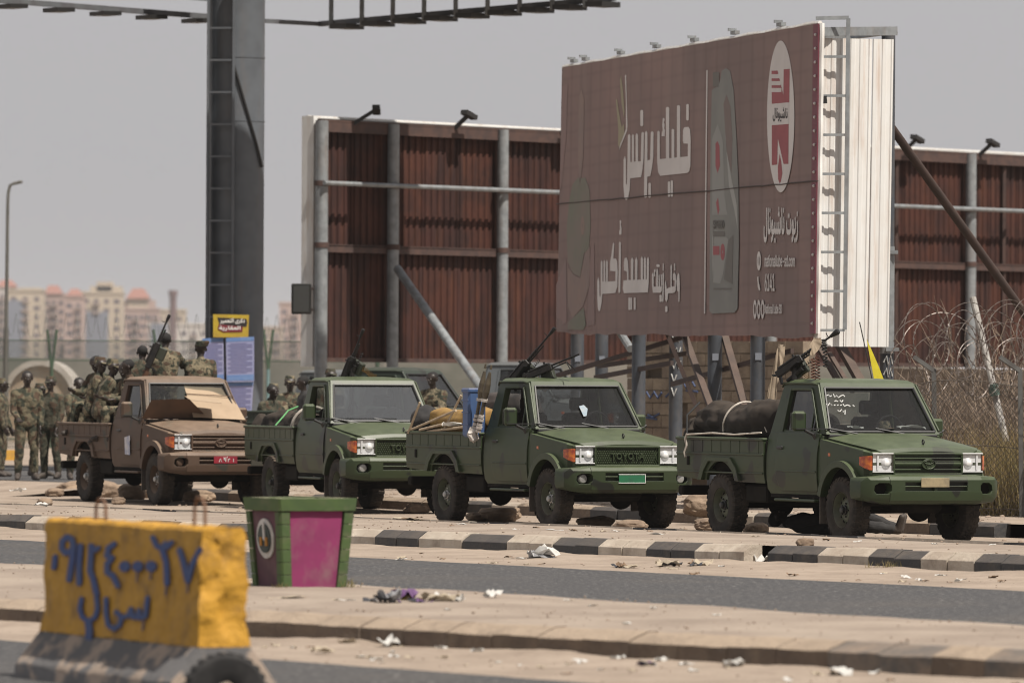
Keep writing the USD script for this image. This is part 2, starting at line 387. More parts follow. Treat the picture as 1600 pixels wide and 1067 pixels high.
for i in range(9):
    for h in (0, 1):
        s = s1180 + 0.02 + pair * 0.98 * i + h * pair * 0.49
        obj('kerb_stone', kerb_stone(M2a + u2 * s + n2 * 0.13, u2, n2, pair * 0.49, PROF, rs), rs.choice(KB if i % 2 == 0 else KC), k2, smooth=False)
# far edge of the far median: low white edging
f2a, f2b = f2a * [1, 1, 0], f2b * [1, 1, 0]
uf, nf = kdirs(f2a, f2b)
k3 = thing('median_edging', None, None, kind='structure')
for i in range(70):
    L_ = 0.9
    obj('kerb_stone', kerb_stone(f2a + uf * (4 + i * L_), uf, -nf, L_, [(0, -.08), (0, .205), (.12, .212), (.12, -.08)], rs), rs.choice(KC) if (i // 2) % 2 else rs.choice(KC + KB), k3, smooth=False)
u1, n1 = kdirs(M1a, M1b)
k1 = thing('near_kerb', None, None, kind='structure')
L1 = np.linalg.norm(M1b - M1a)
def s1(px): return float(np.dot(gnd(px, 978 + 56.25e-3 * px) - M1a, u1))
s = -2.0
while s < L1 + 4:
    L_ = 0.5
    px = 800 + FPX * (M1a + u1 * (s + .25))[0] / (M1a + u1 * (s + .25))[1]
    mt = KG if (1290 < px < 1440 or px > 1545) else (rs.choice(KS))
    PR1 = [(0, -0.08), (0, 0.135), (0.02, 0.148), (0.16, 0.2), (0.18, 0.204), (0.26, 0.204), (0.26, -0.08)]
    m_ = mani(kerb_stone(M1a + u1 * s, u1, n1, L_, PR1, rs, .004)).refine_to_length(.06)
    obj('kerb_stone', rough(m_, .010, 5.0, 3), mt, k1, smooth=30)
    s += L_
uv, nv_ = kdirs(V1a, V1b)
k4 = thing('verge_kerb', None, None, kind='structure')
s = -2.6
while s < 26:
    L_ = 0.8
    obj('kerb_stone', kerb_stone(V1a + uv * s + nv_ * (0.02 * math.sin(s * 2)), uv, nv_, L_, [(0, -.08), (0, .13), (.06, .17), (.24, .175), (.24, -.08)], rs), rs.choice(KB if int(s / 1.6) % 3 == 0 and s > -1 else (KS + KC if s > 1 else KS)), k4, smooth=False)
    s += L_
# where the kerb has broken away the verge slopes down as a bank of sand
bk0, bk1 = V1a - uv * 62, V1a - uv * 2.4
V, F = [], []
for i in range(121):
    for j in range(9):
        q = j / 8; p = bk0 + (bk1 - bk0) * i / 120 + nv_ * (.5 - 2.6 * q); z = .172 * (1 - q * q * (3 - 2 * q)) + .05 * (meshkit.fbm(np.array([p[0] * 1.1, p[1] * 1.1, 4.]), 4) - .5) * (1 - abs(2 * q - 1)) - .012 * (j == 8)
        V.append((p[0], p[1], z + (.003 if j < 8 else 0)))
for i in range(120):
    for j in range(8): k = i * 9 + j; F += [(k, k + 9, k + 10), (k, k + 10, k + 1)]
m = trimesh.Trimesh(V, F, process=False)
if m.face_normals[500][2] < 0: m.faces = m.faces[:, ::-1]
obj('sand_bank', m, SAND, kind='structure', smooth=True)
# yellow kerb of the side road
ya, yb = gnd(-80, 719, .17), gnd(40, 719, .17)
uy, ny = kdirs(ya, yb)
k5 = thing('yellow_kerb', None, None, kind='structure')
YEL = M('kerb_yellow', (0.62, 0.33, 0.03), (0.45, 0.25, 0.05), scale=4, rough=0.85, dust=0.3)
for i in range(2):
    obj('kerb_stone', kerb_stone(ya + uy * (i * .8 ), uy, ny, .8, [(0, -.08), (0, .22), (.2, .22), (.2, -.08)], rs), YEL, k5, smooth=False)

# sand that has drifted against the feet of the kerbs
def drift(name, a, b, w, h, seed):
    u, n = kdirs(a, b); L_ = np.linalg.norm(b - a); nu, nv = 220, 8; V = []
    for i in range(nu + 1):
        s = L_ * i / nu
        hh = h * (0.35 + 1.5 * max(0, meshkit.fbm(np.array([s * .8, seed, 0.]), 4) - 0.3)); ww = w * (0.6 + 0.8 * meshkit.fbm(np.array([s * .5, seed + 7, 0.]), 3))
        for j in range(nv + 1):
            q = j / nv
            p = a + u * s - n * (ww * q) + n * .005
            z = 0.006 + hh * (1 - q) ** 2 + 0.010 * (meshkit.fbm(np.array([s * 6, q * 5, seed]), 3) - .5)
            V.append((p[0], p[1], z if j < nv else -0.01))
    F = []
    for i in range(nu):
        for j in range(nv):
            k = i * (nv + 1) + j; F += [(k, k + nv + 1, k + nv + 2), (k, k + nv + 2, k + 1)]
    m = trimesh.Trimesh(V, F, process=False)
    if m.face_normals[len(m.faces) // 2][2] < 0: m.faces = m.faces[:, ::-1]
    obj(name, m, SAND, kind='structure', smooth=True)
drift('sand_drift', *ext(M2a, M2b, 3, 3), 1.1, 0.05, 2)
drift('sand_drift', *ext(M1a, M1b, 2, 2), 0.5, 0.05, 6)
# ================================================================ pickup trucks
DARK = M('underbody_black', (0.010, 0.009, 0.008), (0.018, 0.016, 0.013), scale=6, rough=0.9, spec=0.1)
RUB = M('tyre_rubber', (0.028, 0.027, 0.026), (0.06, 0.053, 0.046), scale=5, rough=0.9, bump=0.004, bscale=60, dust=0.3, spec=0.15)
BLK = M('black_trim', (0.012, 0.012, 0.012), rough=0.5)
CHROME = M('lamp_chrome', (0.80, 0.80, 0.80), rough=0.25, metal=0.0, coat=0.8)
HUBM = M('hub_metal', (.42, .42, .41), rough=.35, metal=.5)
LENS = glass('lamp_lens', (0.92, 0.93, 0.94), 1.6)
AMBER = M('amber_lens', (0.30, 0.035, 0.012), (0.62, 0.16, 0.02), scale=14, rough=0.2, coat=0.6)
REDL = M('red_lens', (0.35, 0.02, 0.015), rough=0.2, coat=0.5)
PANE = glass('car_glass', (0.60, 0.63, 0.63), 1.4, 0.012)
PANE_R = glass('car_glass_pale', (0.50, 0.54, 0.56), 1.9, 0.03, (.25, .27, .28))
PANE_D = glass('side_glass_tinted', (0.10, 0.11, 0.115), 1.4, 0.02)
SEAT = M('seat_cloth', (0.018, 0.016, 0.014), (0.012, 0.011, 0.01), scale=10, rough=0.95, spec=0.1)
def sheet4(pts, out):
    P_ = np.array(pts, float); n = np.cross(P_[1] - P_[0], P_[2] - P_[0]); f = [(0, 1, 2), (0, 2, 3)]
    if np.dot(n, out) < 0: f = [t[::-1] for t in f]
    return trimesh.Trimesh(P_, f, process=False)
def _camo(tag, c, c2, blot, dustc, dust=0.3, rough=0.42, off=(0, 0, 0)):
    return M('paint_' + tag, c, c2, scale=1.6, rough=rough, bevel=0.012, dust=dust, dustc=dustc, spec=0.32, coat=0.0,
             camo=[(blot, 2.1, 0.615, off)], bump=0.0)
def build_truck(label, loc, rotz, paint, grille='slat', lens_clear=True, side_glass=None, plate=None, name='pickup_truck', group='pickup trucks parked in line along the kerb', seed=0):
    T = thing(name, label, 'pickup truck', loc, rotz, group)
    P = lambda n, m, mt=paint, par=T, **k: obj(n, m, mt, par, **k)
    # ---- lower cab (hollow, open towards the glasshouse)
    side = Polygon([(-0.55, .56), (-0.55, 1.27), (-0.70, 1.305), (-1.93, 1.305), (-1.96, 1.25), (-1.96, .62), (-1.90, .56)])
    cab = mprism(side, -.835, .835)
    # tuck the sides in under and at the belt
    def tuck(v):
        x, y, z = v; k = 1.0
        if z > 1.0: k = 1 - 0.05 * ((z - 1.0) / .3) ** 1.5
        if z < .8: k = 1 - 0.045 * ((.8 - z) / .25) ** 1.5
        return (x, y * k, z)
    cab = cab.refine_to_length(.12).warp(tuck)
    gh_o = hull([(-.50, s * .775, 1.29) for s in (-1, 1)] + [(-1.955, s * .785, 1.29) for s in (-1, 1)] +
                [(-.93, s * .64, 1.915) for s in (-1, 1)] + [(-1.02, s * .60, 1.945) for s in (-1, 1)] + [(-1.08, s * .665, 1.905) for s in (-1, 1)] + [(-1.80, s * .665, 1.905) for s in (-1, 1)] +
                [(-1.78, s * .60, 1.95) for s in (-1, 1)] + [(-1.86, s * .60, 1.915) for s in (-1, 1)] + [(-1.25, s * .3, 1.968) for s in (-1, 1)] + [(-1.6, s * .3, 1.968) for s in (-1, 1)])
    gh_i = hull([(-.56, s * .725, 1.20) for s in (-1, 1)] + [(-1.91, s * .735, 1.20) for s in (-1, 1)] + [(-1.00, s * .60, 1.885) for s in (-1, 1)] + [(-1.80, s * .61, 1.885) for s in (-1, 1)])
    def scr(t): return -.50 + (-.93 + .50) * (t - 1.29) / (1.915 - 1.29)
    ws = hull([(scr(1.335) + dx, s * .705, 1.335) for s in (-1, 1) for dx in (-.25, .3)] + [(scr(1.84) + dx, s * .60, 1.84) for s in (-1, 1) for dx in (-.25, .3)])
    dw = mprism(Polygon([(-.72, 1.335), (-1.05, 1.825), (-1.57, 1.825), (-1.62, 1.335)]).buffer(-.02).buffer(.02), -1.2, 1.2)
    qw = mprism(Polygon([(-1.58, 1.40), (-1.56, 1.80), (-1.74, 1.80), (-1.80, 1.40)]).buffer(-.03).buffer(.03), -1.2, 1.2)
    rw = mbox(-2.2, -1.7, -.55, .55, 1.40, 1.80)
    gh = gh_o - gh_i - ws - dw - rw
    body = (cab - mprism([(-.72, .75), (-.72, 1.4), (-1.9, 1.4), (-1.9, .75)], -.76, .76)) + gh
    P('cab', body, smooth=30)
    P('roof_gutter', [path_tube([(-.52, s * .770, 1.335), (-.92, s * .668, 1.885), (-1.05, s * .678, 1.905), (-1.80, s * .678, 1.905), (-1.87, s * .66, 1.86)], .014, 6) for s in (-1, 1)])
    # glass
    P('windshield', sheet4([(scr(1.335) - .012, -.705, 1.335), (scr(1.335) - .012, .705, 1.335), (scr(1.84) - .012, .60, 1.84), (scr(1.84) - .012, -.60, 1.84)], (1, 0, .5)), PANE_R if seed == 2 else PANE, smooth=False)
    sealp = [(scr(1.325) + .006, .715, 1.325), (scr(1.85) + .006, .605, 1.85), (scr(1.85) + .006, -.605, 1.85), (scr(1.325) + .006, -.715, 1.325), (scr(1.325) + .006, .715, 1.325)]
    P('windshield_seal', [tube(sealp[i], sealp[i + 1], .016, 6) for i in range(4)], BLK)
    def side_y(z): return .775 + (.665 - .775) * (z - 1.29) / (1.905 - 1.29)
    for s in (-1, 1):
        if side_glass == 'open' and s == -1: continue
        zz = [(-.74, 1.335), (-1.06, 1.825), (-1.56, 1.825), (-1.61, 1.335)]
        P('door_window', sheet4([(x, s * (side_y(z) - .02), z) for x, z in zz], (0, s, 0)), PANE_D, smooth=False)
    P('rear_window', sheet4([(-1.90, -.54, 1.41), (-1.90, .54, 1.41), (-1.90, .54, 1.79), (-1.90, -.54, 1.79)], (-1, 0, 0)), PANE, smooth=False)
    # doors: a skin standing proud of the cab with a shut line round it
    for s in (-1, 1):
        dp = Polygon([(-.615, .63), (-.60, 1.30), (-1.68, 1.30), (-1.70, .85), (-1.62, .63), (-1.54, .60), (-.66, .60)])
        d = mprism(dp, .80, .842).refine_to_length(.1).warp(lambda v: (v[0], tuck((v[0], v[1], v[2]))[1] + .010, v[2]))
        if s < 0: d = d.mirror([0, 1, 0])
        dr = P('door', d, smooth=30)
        P('door_handle', rbox(-1.65, -1.51, s * .850 - .015, s * .850 + .015, 1.105, 1.14, .008), BLK, dr)
        P('door_crease', rbox(-1.66, -.63, s * .852 - .008, s * .852 + .008, .83, .85, .004), paint, dr)
        # window frame on the door
        fr = [(-.70, 1.32), (-1.05, 1.835), (-1.585, 1.835), (-1.635, 1.32)]
        P('window_frame', [bar((fr[i][0], s * (side_y(fr[i][1]) + .004), fr[i][1]), (fr[i + 1][0], s * (side_y(fr[i + 1][1]) + .004), fr[i + 1][1]), .03, .035, (0, 1, 0)) for i in range(3)] + [bar((-.90, s * (side_y(1.33) + .002), 1.33), (-.90, s * (side_y(1.60) + .004), 1.60), .02, .02, (0, 1, 0))], BLK if s > 0 else paint, dr)
        my, mz = (1.02, .01) if s < 0 else (.86, -.075)
        mr = P('mirror', [rbox(-.80, -.71, s * my - .09, s * my + .09, 1.32 + mz, 1.56 + mz, .03)])
        P('mirror_arm', [tube((-.72, s * .80, 1.27), (-.73, s * .95, 1.34), .02, 8), tube((-.72, s * .80, 1.24), (-.72, s * .84, 1.30), .03, 8)], BLK, mr)
        P('mirror_glass', box(-.806, -.802, s * my - .085, s * my + .085, 1.34 + mz, 1.54 + mz), M('mirror_silver', (.25, .27, .28), rough=.1, metal=.9), mr)
    # ---- engine bay, wings and bonnet
    arch = Manifold.cylinder(2.4, .47, .47, 40, True).rotate([90, 0, 0]).translate([0, 0, .45]) + mbox(-.47, .47, -1.2, 1.2, -.2, .45)
    wing = hull([(x, s * y, z) for s in (-1, 1) for x, y, z in ((.58, .73, .80), (.60, .75, .95), (.585, .74, 1.085), (.50, .80, .80), (.50, .81, .95), (.49, .80, 1.10), (-.56, .835, .62), (-.56, .835, 1.10), (-.56, .828, 1.235), (.45, .79, 1.12), (.3, .80, .62))])
    wing = wing - arch
    P('wing', wing - mbox(-.6, .45, -.62, .62, 0, 1.05), smooth=25)
    hood_p = []
    for x, y0, z0, zc in ((.622, .60, 1.078, 1.09), (.595, .68, 1.118, 1.14), (.50, .735, 1.138, 1.17), (.10, .762, 1.185, 1.232), (-.48, .765, 1.25, 1.295)):
        hood_p += [(x, s * y0, z0) for s in (-1, 1)] + [(x, s * y0 * .62, zc) for s in (-1, 1)] + [(x, s * y0 * .3, zc + .012) for s in (-1, 1)]
    hood_p += [(.60, s * .66, 1.06) for s in (-1, 1)] + [(-.48, s * .73, 1.15) for s in (-1, 1)]
    P('bonnet', hull(hood_p), smooth=18)
    P('cowl', rbox(-.62, -.49, -.74, .74, 1.20, 1.292, .01), BLK)
    P('emblem_mascot', [moved(revolve([(.018, -.006), (.03, -.006), (.03, .006), (.018, .006), (.018, -.006)], 16), (.50, 0, 1.215)), box(.49, .51, -.006, .006, 1.16, 1.20)], BLK)
    for s in (-.42, .22):
        P('wiper', [tube((-.47, s + .05, 1.30), (-.52, s - .42 + .1, 1.365), .011, 6), box(-.535, -.515, s - .75, s + .02, 1.352, 1.366)], BLK)
    # cab floor furniture
    P('dashboard', [rbox(-.95, -.60, -.70, .70, 1.12, 1.345, .03)], DARK)
    for s in (-1, 1):
        st = P('seat', [rbox(-1.62, -1.46, s * .36 - .24, s * .36 + .24, .9, 1.50, .05), rbox(-1.6, -1.5, s * .36 - .13, s * .36 + .13, 1.53, 1.70, .03)], SEAT)
    P('steering_wheel', [moved(revolve([(.185 + .014 * math.cos(a), .014 * math.sin(a)) for a in np.linspace(0, 2 * PI, 7)], 28), (0, 0, 0), rz=PI / 2, ry=.5).apply_translation((-1.02, .36, 1.33)), tube((-1.02, .36, 1.33), (-.8, .36, 1.2), .02)], BLK)
    # ---- front end
    P('front_panel', (rbox(.50, .615, -.76, .76, .80, 1.10, .02) - mbox(.58, .7, -.455, .455, .83, 1.065) - mbox(.57, .7, -.74, -.475, .86, 1.075) - mbox(.57, .7, .475, .74, .86, 1.075)), smooth=False)
    P('grille_backing', box(.55, .57, -.46, .46, .82, 1.07), DARK, smooth=False)
    fr = [rbox(.585, .632, -.47, .47, 1.055, 1.085, .008), rbox(.585, .632, -.47, .47, .815, .842, .008), rbox(.585, .632, -.475, -.445, .82, 1.08, .008), rbox(.585, .632, .445, .475, .82, 1.08, .008)]
    g = P('grille', fr)
    if grille == 'slat':
        for z in (.885, .93, .975, 1.02):
            P('slat', rbox(.59, .62, -.45, .45, z - .009, z + .009, .004), paint, g)
        P('slat', rbox(.588, .63, -.45, .45, .935, .968, .006), paint, g)
        em = [path_tube([(.64, a * math.cos(t) * sx_ + ox, .951 + b * math.sin(t) + oz) for t in np.linspace(0, 2 * PI, 25)], .007, 5) for a, b, sx_, ox, oz in ((.088, .06, 1, 0, 0), (.032, .056, 1, 0, -.002), (.06, .022, 1, 0, .022))]
        P('emblem', em + [moved(Manifold.cylinder(.012, .088, .088, 28), (0, 0, 0), ry=PI / 2, s=(1, 1, 1)).apply_transform(np.array([[1, 0, 0, .622], [0, 1, 0, 0], [0, 0, .7, .951], [0, 0, 0, 1]]))], paint, g)
    else:
        ms = []
        for i in range(-9, 26):
            for sgn in (1, -1):
                y0 = -.45 + i * .032; z0, z1 = .842, 1.055; dy = (z1 - z0) * .55
                ya, yb = (y0, y0 + dy) if sgn > 0 else (y0 + dy, y0)
                seg = LineString([(ya, z0), (yb, z1)]).intersection(shapely.box(-.447, z0, .447, z1))
                if seg.length > .02:
                    (a0, b0), (a1, b1) = seg.coords[0], seg.coords[-1]; ms.append(bar((.605, a0, b0), (.605, a1, b1), .014, .010, (1, 0, 0)))
        P('grille_mesh', ms, paint, g, smooth=False)
        tm = meshkit.text_mesh('TOYOTA', .075, .022, bold=True)
        w = tm.bounds[1][0]; V = tm.vertices
        P('lettering', trimesh.Trimesh(np.c_[.612 + V[:, 2], -(0) + (V[:, 0] - w / 2) * 1.12, .912 + V[:, 1]], tm.faces, process=False), paint, g, smooth=False)
    for s in (-1, 1):
        h = P('headlight', rbox(.545, .598, s * .605 - .135, s * .605 + .135, .862, 1.073, .01), CHROME)
        P('reflector', [moved(revolve([(.0, .03), (.03, .028), (.055, .012), (.072, -.012), (.078, -.02), (.078, -.03)], 20), (0, 0, 0), rz=-PI / 2).apply_translation((.602, s * .555, .965)), box(.598, .615, s * .67 - .012, s * .67 + .012, .88, 1.06)], CHROME, h)
        P('lens', sheet4([(.628, s * .605 - .135, .862), (.628, s * .605 + .135, .862), (.628, s * .605 + .135, 1.073), (.628, s * .605 - .135, 1.073)], (1, 0, 0)), LENS, h, smooth=False)
        P('lamp_trim', [rbox(.575, .630, s * .605 - .14, s * .605 + .14, 1.07, 1.082, .004), rbox(.575, .630, s * .605 - .14, s * .605 + .14, .853, .865, .004)], CHROME, h)
        P('indicator', hull([(.612, s * .745, .88), (.612, s * .745, 1.05), (.53, s * .815, .905), (.53, s * .815, 1.045), (.43, s * .828, .94), (.43, s * .828, 1.035), (.5, s * .7, .9), (.5, s * .7, 1.03), (.598, s * .775, .88), (.598, s * .775, 1.05)]), AMBER if s < 0 or True else REDL)
        P('side_repeater', rbox(-.36, -.30, s * .818 - .015, s * .818 + .015, 1.03, 1.075, .006), AMBER)
    # bumper
    bp = [(x, s * y, z) for s in (-1, 1) for x, y, z in ((.79, .62, .485), (.825, .62, .52), (.838, .62, .60), (.835, .62, .765), (.80, .62, .81), (.66, .62, .825), (.66, .62, .47))]
    mid = hull(bp)
    ends = [hull([(x, s * y, z) for x, y, z in ((.79, .60, .485), (.825, .60, .52), (.838, .60, .60), (.835, .60, .765), (.80, .60, .81), (.66, .60, .825), (.66, .60, .47), (.70, .84, .50), (.745, .84, .56), (.745, .84, .765), (.64, .92, .56), (.655, .925, .62), (.655, .925, .74), (.70, .86, .76), (.70, .86, .80), (.42, .93, .54), (.42, .945, .60), (.42, .945, .74), (.42, .93, .79), (.42, .80, .79), (.42, .80, .60))]) for s in (-1, 1)]
    bump = mid + ends[0] + ends[1] - mbox(.78, 1, -.42, .42, .635, .74)
    fogs = []
    for s in (-1, 1):
        cut = hull([(x, s * y, z) for x in (.66, 1.0) for y, z in ((.60, .64), (.63, .60), (.77, .60), (.80, .64), (.79, .70), (.74, .73), (.63, .73), (.60, .70))])
        bump = bump - cut
    b = P('bumper', bump, smooth=28)
    P('bumper_backing', [box(.70, .775, -.43, .43, .63, .745)] + [box(.62, .68, s * .70 - .12, s * .70 + .12, .58, .75) for s in (-1, 1)], DARK, b, smooth=False)
    P('bumper_slat', [rbox(.79, .83, -.42, .42, .68, .698, .005), rbox(.79, .825, -.02, .02, .635, .74, .004)], paint, b)
    if lens_clear:
        for s in (-1, 1):
            P('fog_lamp', [moved(revolve([(.0, .03), (.05, .026), (.062, .01), (.066, 0), (.066, -.05)], 22), (0, 0, 0), rz=-PI / 2).apply_translation((.735, s * .70, .665))], HUBM if grille != 'slat' else paint, b)
    if plate:
        pl = P('number_plate', rbox(.838, .846, -.02 + plate[1] - .19, -.02 + plate[1] + .19, plate[2] - .055, plate[2] + .055, .003), plate[0], smooth=False)
        if plate[3]:
            for j, st in enumerate(plate[3]):
                o = plate[1] - .02 - .105 + .07 * j
                P('plate_lettering', path_tube([(.848, o + u * .05, plate[2] - .03 + w * .05) for u, w in st], .006, 5), M('plate_white', (.7, .7, .68), rough=.6), pl)
            P('plate_lettering', path_tube([(.848, plate[1] - .06 + u * .06, plate[2] + .034 + w * .02) for u, w in ((0, 0), (.3, -.3), (.6, 0), (.9, -.3), (1.2, .8))], .004, 5), M('plate_white', (.7, .7, .68), rough=.6), pl)
        if len(plate) > 4: P('plate_border', [rbox(.838, .849, plate[1] - .215, plate[1] - .02 + .195, plate[2] + .05, plate[2] + .058, .002), rbox(.838, .849, plate[1] - .215, plate[1] - .02 + .195, plate[2] - .058, plate[2] - .05, .002), rbox(.838, .849, plate[1] + .165, plate[1] + .175, plate[2] - .055, plate[2] + .055, .002)], M('plate_white', (.7, .7, .68), rough=.6), pl)
    # ---- wheel-arch flares, mud flaps, step
    def flare(cx, s, r0, r1, zc, y0, y1, a0=10, a1=168):
        an = np.radians(np.linspace(a0, a1, 26))
        pl = Polygon([(cx + r1 * math.cos(t), zc + r1 * math.sin(t)) for t in an] + [(cx + r0 * math.cos(t), zc + r0 * math.sin(t)) for t in an[::-1]])
        return prism(pl, min(s * y0, s * y1), max(s * y0, s * y1))
    for s in (-1, 1):
        P('wheel_arch', flare(0, s, .455, .535, .45, .78, .888))
        P('mud_flap', rbox(-.50, -.475, s * .74 - .13, s * .74 + .13, .22, .62, .005), M('mudflap', (.10, .085, .07), (.06, .05, .045), scale=5, rough=.9))
        P('side_step', [rbox(-1.62, -.56, s * .85 - .06, s * .85 + .05, .475, .51, .012)], paint)
    # ---- load bed
    bed_l, bed_r, by = -2.00, -4.37, .835
    rarch = Polygon([(-3.18 + .47 * math.cos(t), .47 + .47 * math.sin(t)) for t in np.radians(np.linspace(0, 180, 24))] + [(-3.65, -.3), (-2.71, -.3)])
    wall = Polygon([(bed_l, .68), (bed_l, 1.20), (bed_r, 1.20), (bed_r, .74), (-3.75, .70)]).difference(rarch)
    parts = [mprism(wall, s * by - .02, s * by + .02).refine_to_length(.15).warp(lambda v: (v[0], v[1] * (1 - .04 * max(0, (.85 - v[2]) / .2) ** 1.5), v[2])) for s in (-1, 1)]
    bed = parts[0] + parts[1] + mbox(bed_r, bed_l, -by, by, .78, .83) + mbox(bed_l - .03, bed_l, -by, by, .78, 1.22) - mani(prism(rarch, -1.0, -.55)) - mani(prism(rarch, .55, 1.0))
    bd = P('load_bed', bed, smooth=25)
    for s in (-1, 1):
        P('bed_rail', [rbox(bed_r - .01, bed_l + .01, s * by - .045, s * by + .045, 1.195, 1.235, .012), rbox(bed_r, bed_l, s * (by + .022) - .012, s * (by + .022) + .012, 1.015, 1.045, .006), rbox(bed_r + .02, bed_l - .02, s * (by + .018) - .01, s * (by + .018) + .01, .79, .81, .005)], paint, bd)
        for k in range(9):
            P('bed_rib', rbox(bed_l - .14 - k * .255 - .012, bed_l - .14 - k * .255 + .012, s * (by + .018) - .006, s * (by + .018) + .006, 1.045, 1.195, .003), paint, bd)
        pts = [(-2.62, .70), (-2.70, .86), (-2.86, .985), (-3.5, .985), (-3.66, .86), (-3.74, .70)]
        inn = [(-2.72, .70), (-2.78, .82), (-2.91, .935), (-3.45, .935), (-3.58, .82), (-3.64, .70)]
        P('rear_wheel_arch', prism(Polygon(pts + inn[::-1]), min(s * (by - .02), s * (by + .05)), max(s * (by - .02), s * (by + .05))), paint, bd)
        P('lashing_eye', [rbox(-4.08, -4.02, s * (by + .022) - .008, s * (by + .022) + .008, .88, .99, .004)], DARK, bd)
        P('filler_flap', [rbox(-1.985, -1.965, s * .80 - .03, s * .80 + .03, .7, 1.2, .004)], DARK, bd)
        P('wheel_house', [rbox(-3.66, -2.7, s * .62 - .14, s * .62 + .14, .80, .98, .04)], DARK, bd)
    P('tailgate', [rbox(bed_r - .03, bed_r + .012, -by + .01, by - .01, .75, 1.21, .01)] + [rbox(bed_r - .045, bed_r - .02, y - .02, y + .02, .80, 1.16, .008) for y in (-.6, -.3, 0, .3, .6)], paint)
    P('rear_bumper', [rbox(bed_r - .12, bed_r + .02, -.78, .78, .50, .62, .02)], DARK)
    # ---- running gear
    P('chassis', [rbox(-4.25, .62, s * .40 - .045, s * .40 + .045, .52, .66, .01) for s in (-1, 1)] + [box(-4.2, .5, -.45, .45, .62, .70), box(-1.9, -.45, -.80, .80, .52, .60), rbox(-1.0, .4, -.35, .35, .36, .6, .06), tube((-.4, -.2, .42), (-3.1, -.1, .42), .045), tube((-.6, .3, .4), (-4.3, .35, .45), .035), rbox(-2.6, -1.95, .3, .78, .42, .72, .03), rbox(-2.62, -2.05, -.78, -.52, .44, .66, .02)], DARK)
    P('axle', [tube((0, -.7, .40), (0, .7, .40), .05), moved(trimesh.creation.icosphere(2, .15), (.0, .22, .40)), tube((.12, -.62, .42), (.12, .62, .42), .02)], DARK)
    P('axle', [tube((-3.18, -.7, .40), (-3.18, .7, .40), .05), moved(trimesh.creation.icosphere(2, .16), (-3.18, 0, .40))], DARK)
    P('spare_tyre', [moved(TYRE, (-3.98, 0, .60), rx=PI / 2)], RUB)
    P('leaf_spring', [path_tube([(x, s * .52, .40 + .12 * ((x + 3.18) / .65) ** 2 + .03) for x in np.linspace(-3.83, -2.53, 9)], .035, 6) for s in (-1, 1)], DARK)
    P('inner_arch', [mani(flare(0, s, .46, .49, .45, .42, .80, 0, 180)) for s in (-1, 1)], DARK)
    for x in (0, -3.18):
        for s in (-1, 1):
            w = obj('wheel', WHEEL_DISC[s] if True else None, RIMG if paint is not TAN else paint, T, smooth=30)
            mm = UsdGeom.Xformable(w); mm.AddTranslateOp().Set(Gf.Vec3d(x, s * .745, .395)); mm.AddRotateYOp().Set(37.0 * (seed + x))
            P('tyre', TYRE, RUB, w, smooth=30); P('hub', WHEEL_HUB[s], HUBM if seed % 2 else BLK, w); P('rim_hole', WHEEL_HOLES[s], DARK, w)
    return T
RIMG = M('rim_green', (.075, .09, .055), (.05, .062, .038), scale=9, rough=.5, dust=.3)
TAN = None
# wheel meshes, centred on the axle, outer face towards s
_pr = [(.215, -.095), (.27, -.112), (.33, -.112), (.368, -.098), (.383, -.085), (.385, -.04), (.380, -.036), (.380, -.010), (.386, -.008), (.386, .008), (.380, .010), (.380, .036), (.385, .04), (.383, .085), (.368, .098), (.33, .112), (.27, .112), (.215, .095), (.205, 0), (.215, -.095)]
TYRE = [revolve(_pr, 44)]
for k in range(30):
    a = 2 * PI * k / 30
    for yy, da in ((-.068, 0), (.068, PI / 30), (-.022, .04), (.022, .12)):
        b_ = rbox(.372, .393, yy - (.032 if abs(yy) > .05 else .018), yy + (.032 if abs(yy) > .05 else .018), -.026, .026, .006)
        TYRE.append(moved(b_, (0, 0, 0), ry=-(a + da)))
    for sy in (-1, 1):
        TYRE.append(moved(hull([(.345, sy * .108, -.018), (.345, sy * .108, .018), (.386, sy * .088, -.02), (.386, sy * .088, .02), (.355, sy * .112, -.012), (.355, sy * .112, .012), (.380, sy * .101, -.018), (.380, sy * .101, .018)]), ry=-(a + (0 if sy < 0 else PI / 30))))
TYRE = join(TYRE)
WHEEL_DISC, WHEEL_HUB, WHEEL_HOLES = {}, {}, {}
for s in (-1, 1):
    d = [(0, .035), (.10, .035), (.125, .030), (.150, .012), (.178, .0), (.190, .02), (.205, .075), (.222, .098), (.226, .092), (.212, .06), (.205, .0), (.205, -.095), (.215, -.10)]
    WHEEL_DISC[s] = revolve([(r, s * h) for r, h in d], 36)
    WHEEL_HUB[s] = join([revolve([(r, s * h) for r, h in ((0, .10), (.03, .10), (.042, .088), (.045, .06), (.058, .055), (.06, .034))], 20)] + [tube((.082 * math.cos(a), s * .03, .082 * math.sin(a)), (.082 * math.cos(a), s * .055, .082 * math.sin(a)), .012, 6) for a in np.linspace(0, 2 * PI, 6)[:-1]])
    WHEEL_HOLES[s] = join([moved(trimesh.creation.cylinder(.017, .012, sections=10), (.155 * math.cos(a), s * .012, .155 * math.sin(a)), rx=PI / 2) for a in np.linspace(0, 2 * PI, 13)[:-1]])
HEAD = math.radians(-65)
GREEN = [_camo('green_%d' % i, (0.025 + .002 * i, 0.040, 0.016), (0.020, 0.033, 0.013), (0.007, 0.008, 0.007), (0.15, 0.18, 0.10), dust=0.50, off=(3.1 * i + 1.7, 2.2 * i, 1.3 * i)) for i in range(3)]  # green-tinted dust also paints lit tops over flanks darkened for shade
TAN = _camo('tan', (0.080, 0.047, 0.030), (0.062, 0.038, 0.025), (0.03, 0.029, 0.022), (0.31, 0.225, 0.16), dust=0.6, rough=0.6, off=(2.3, .4, 5))
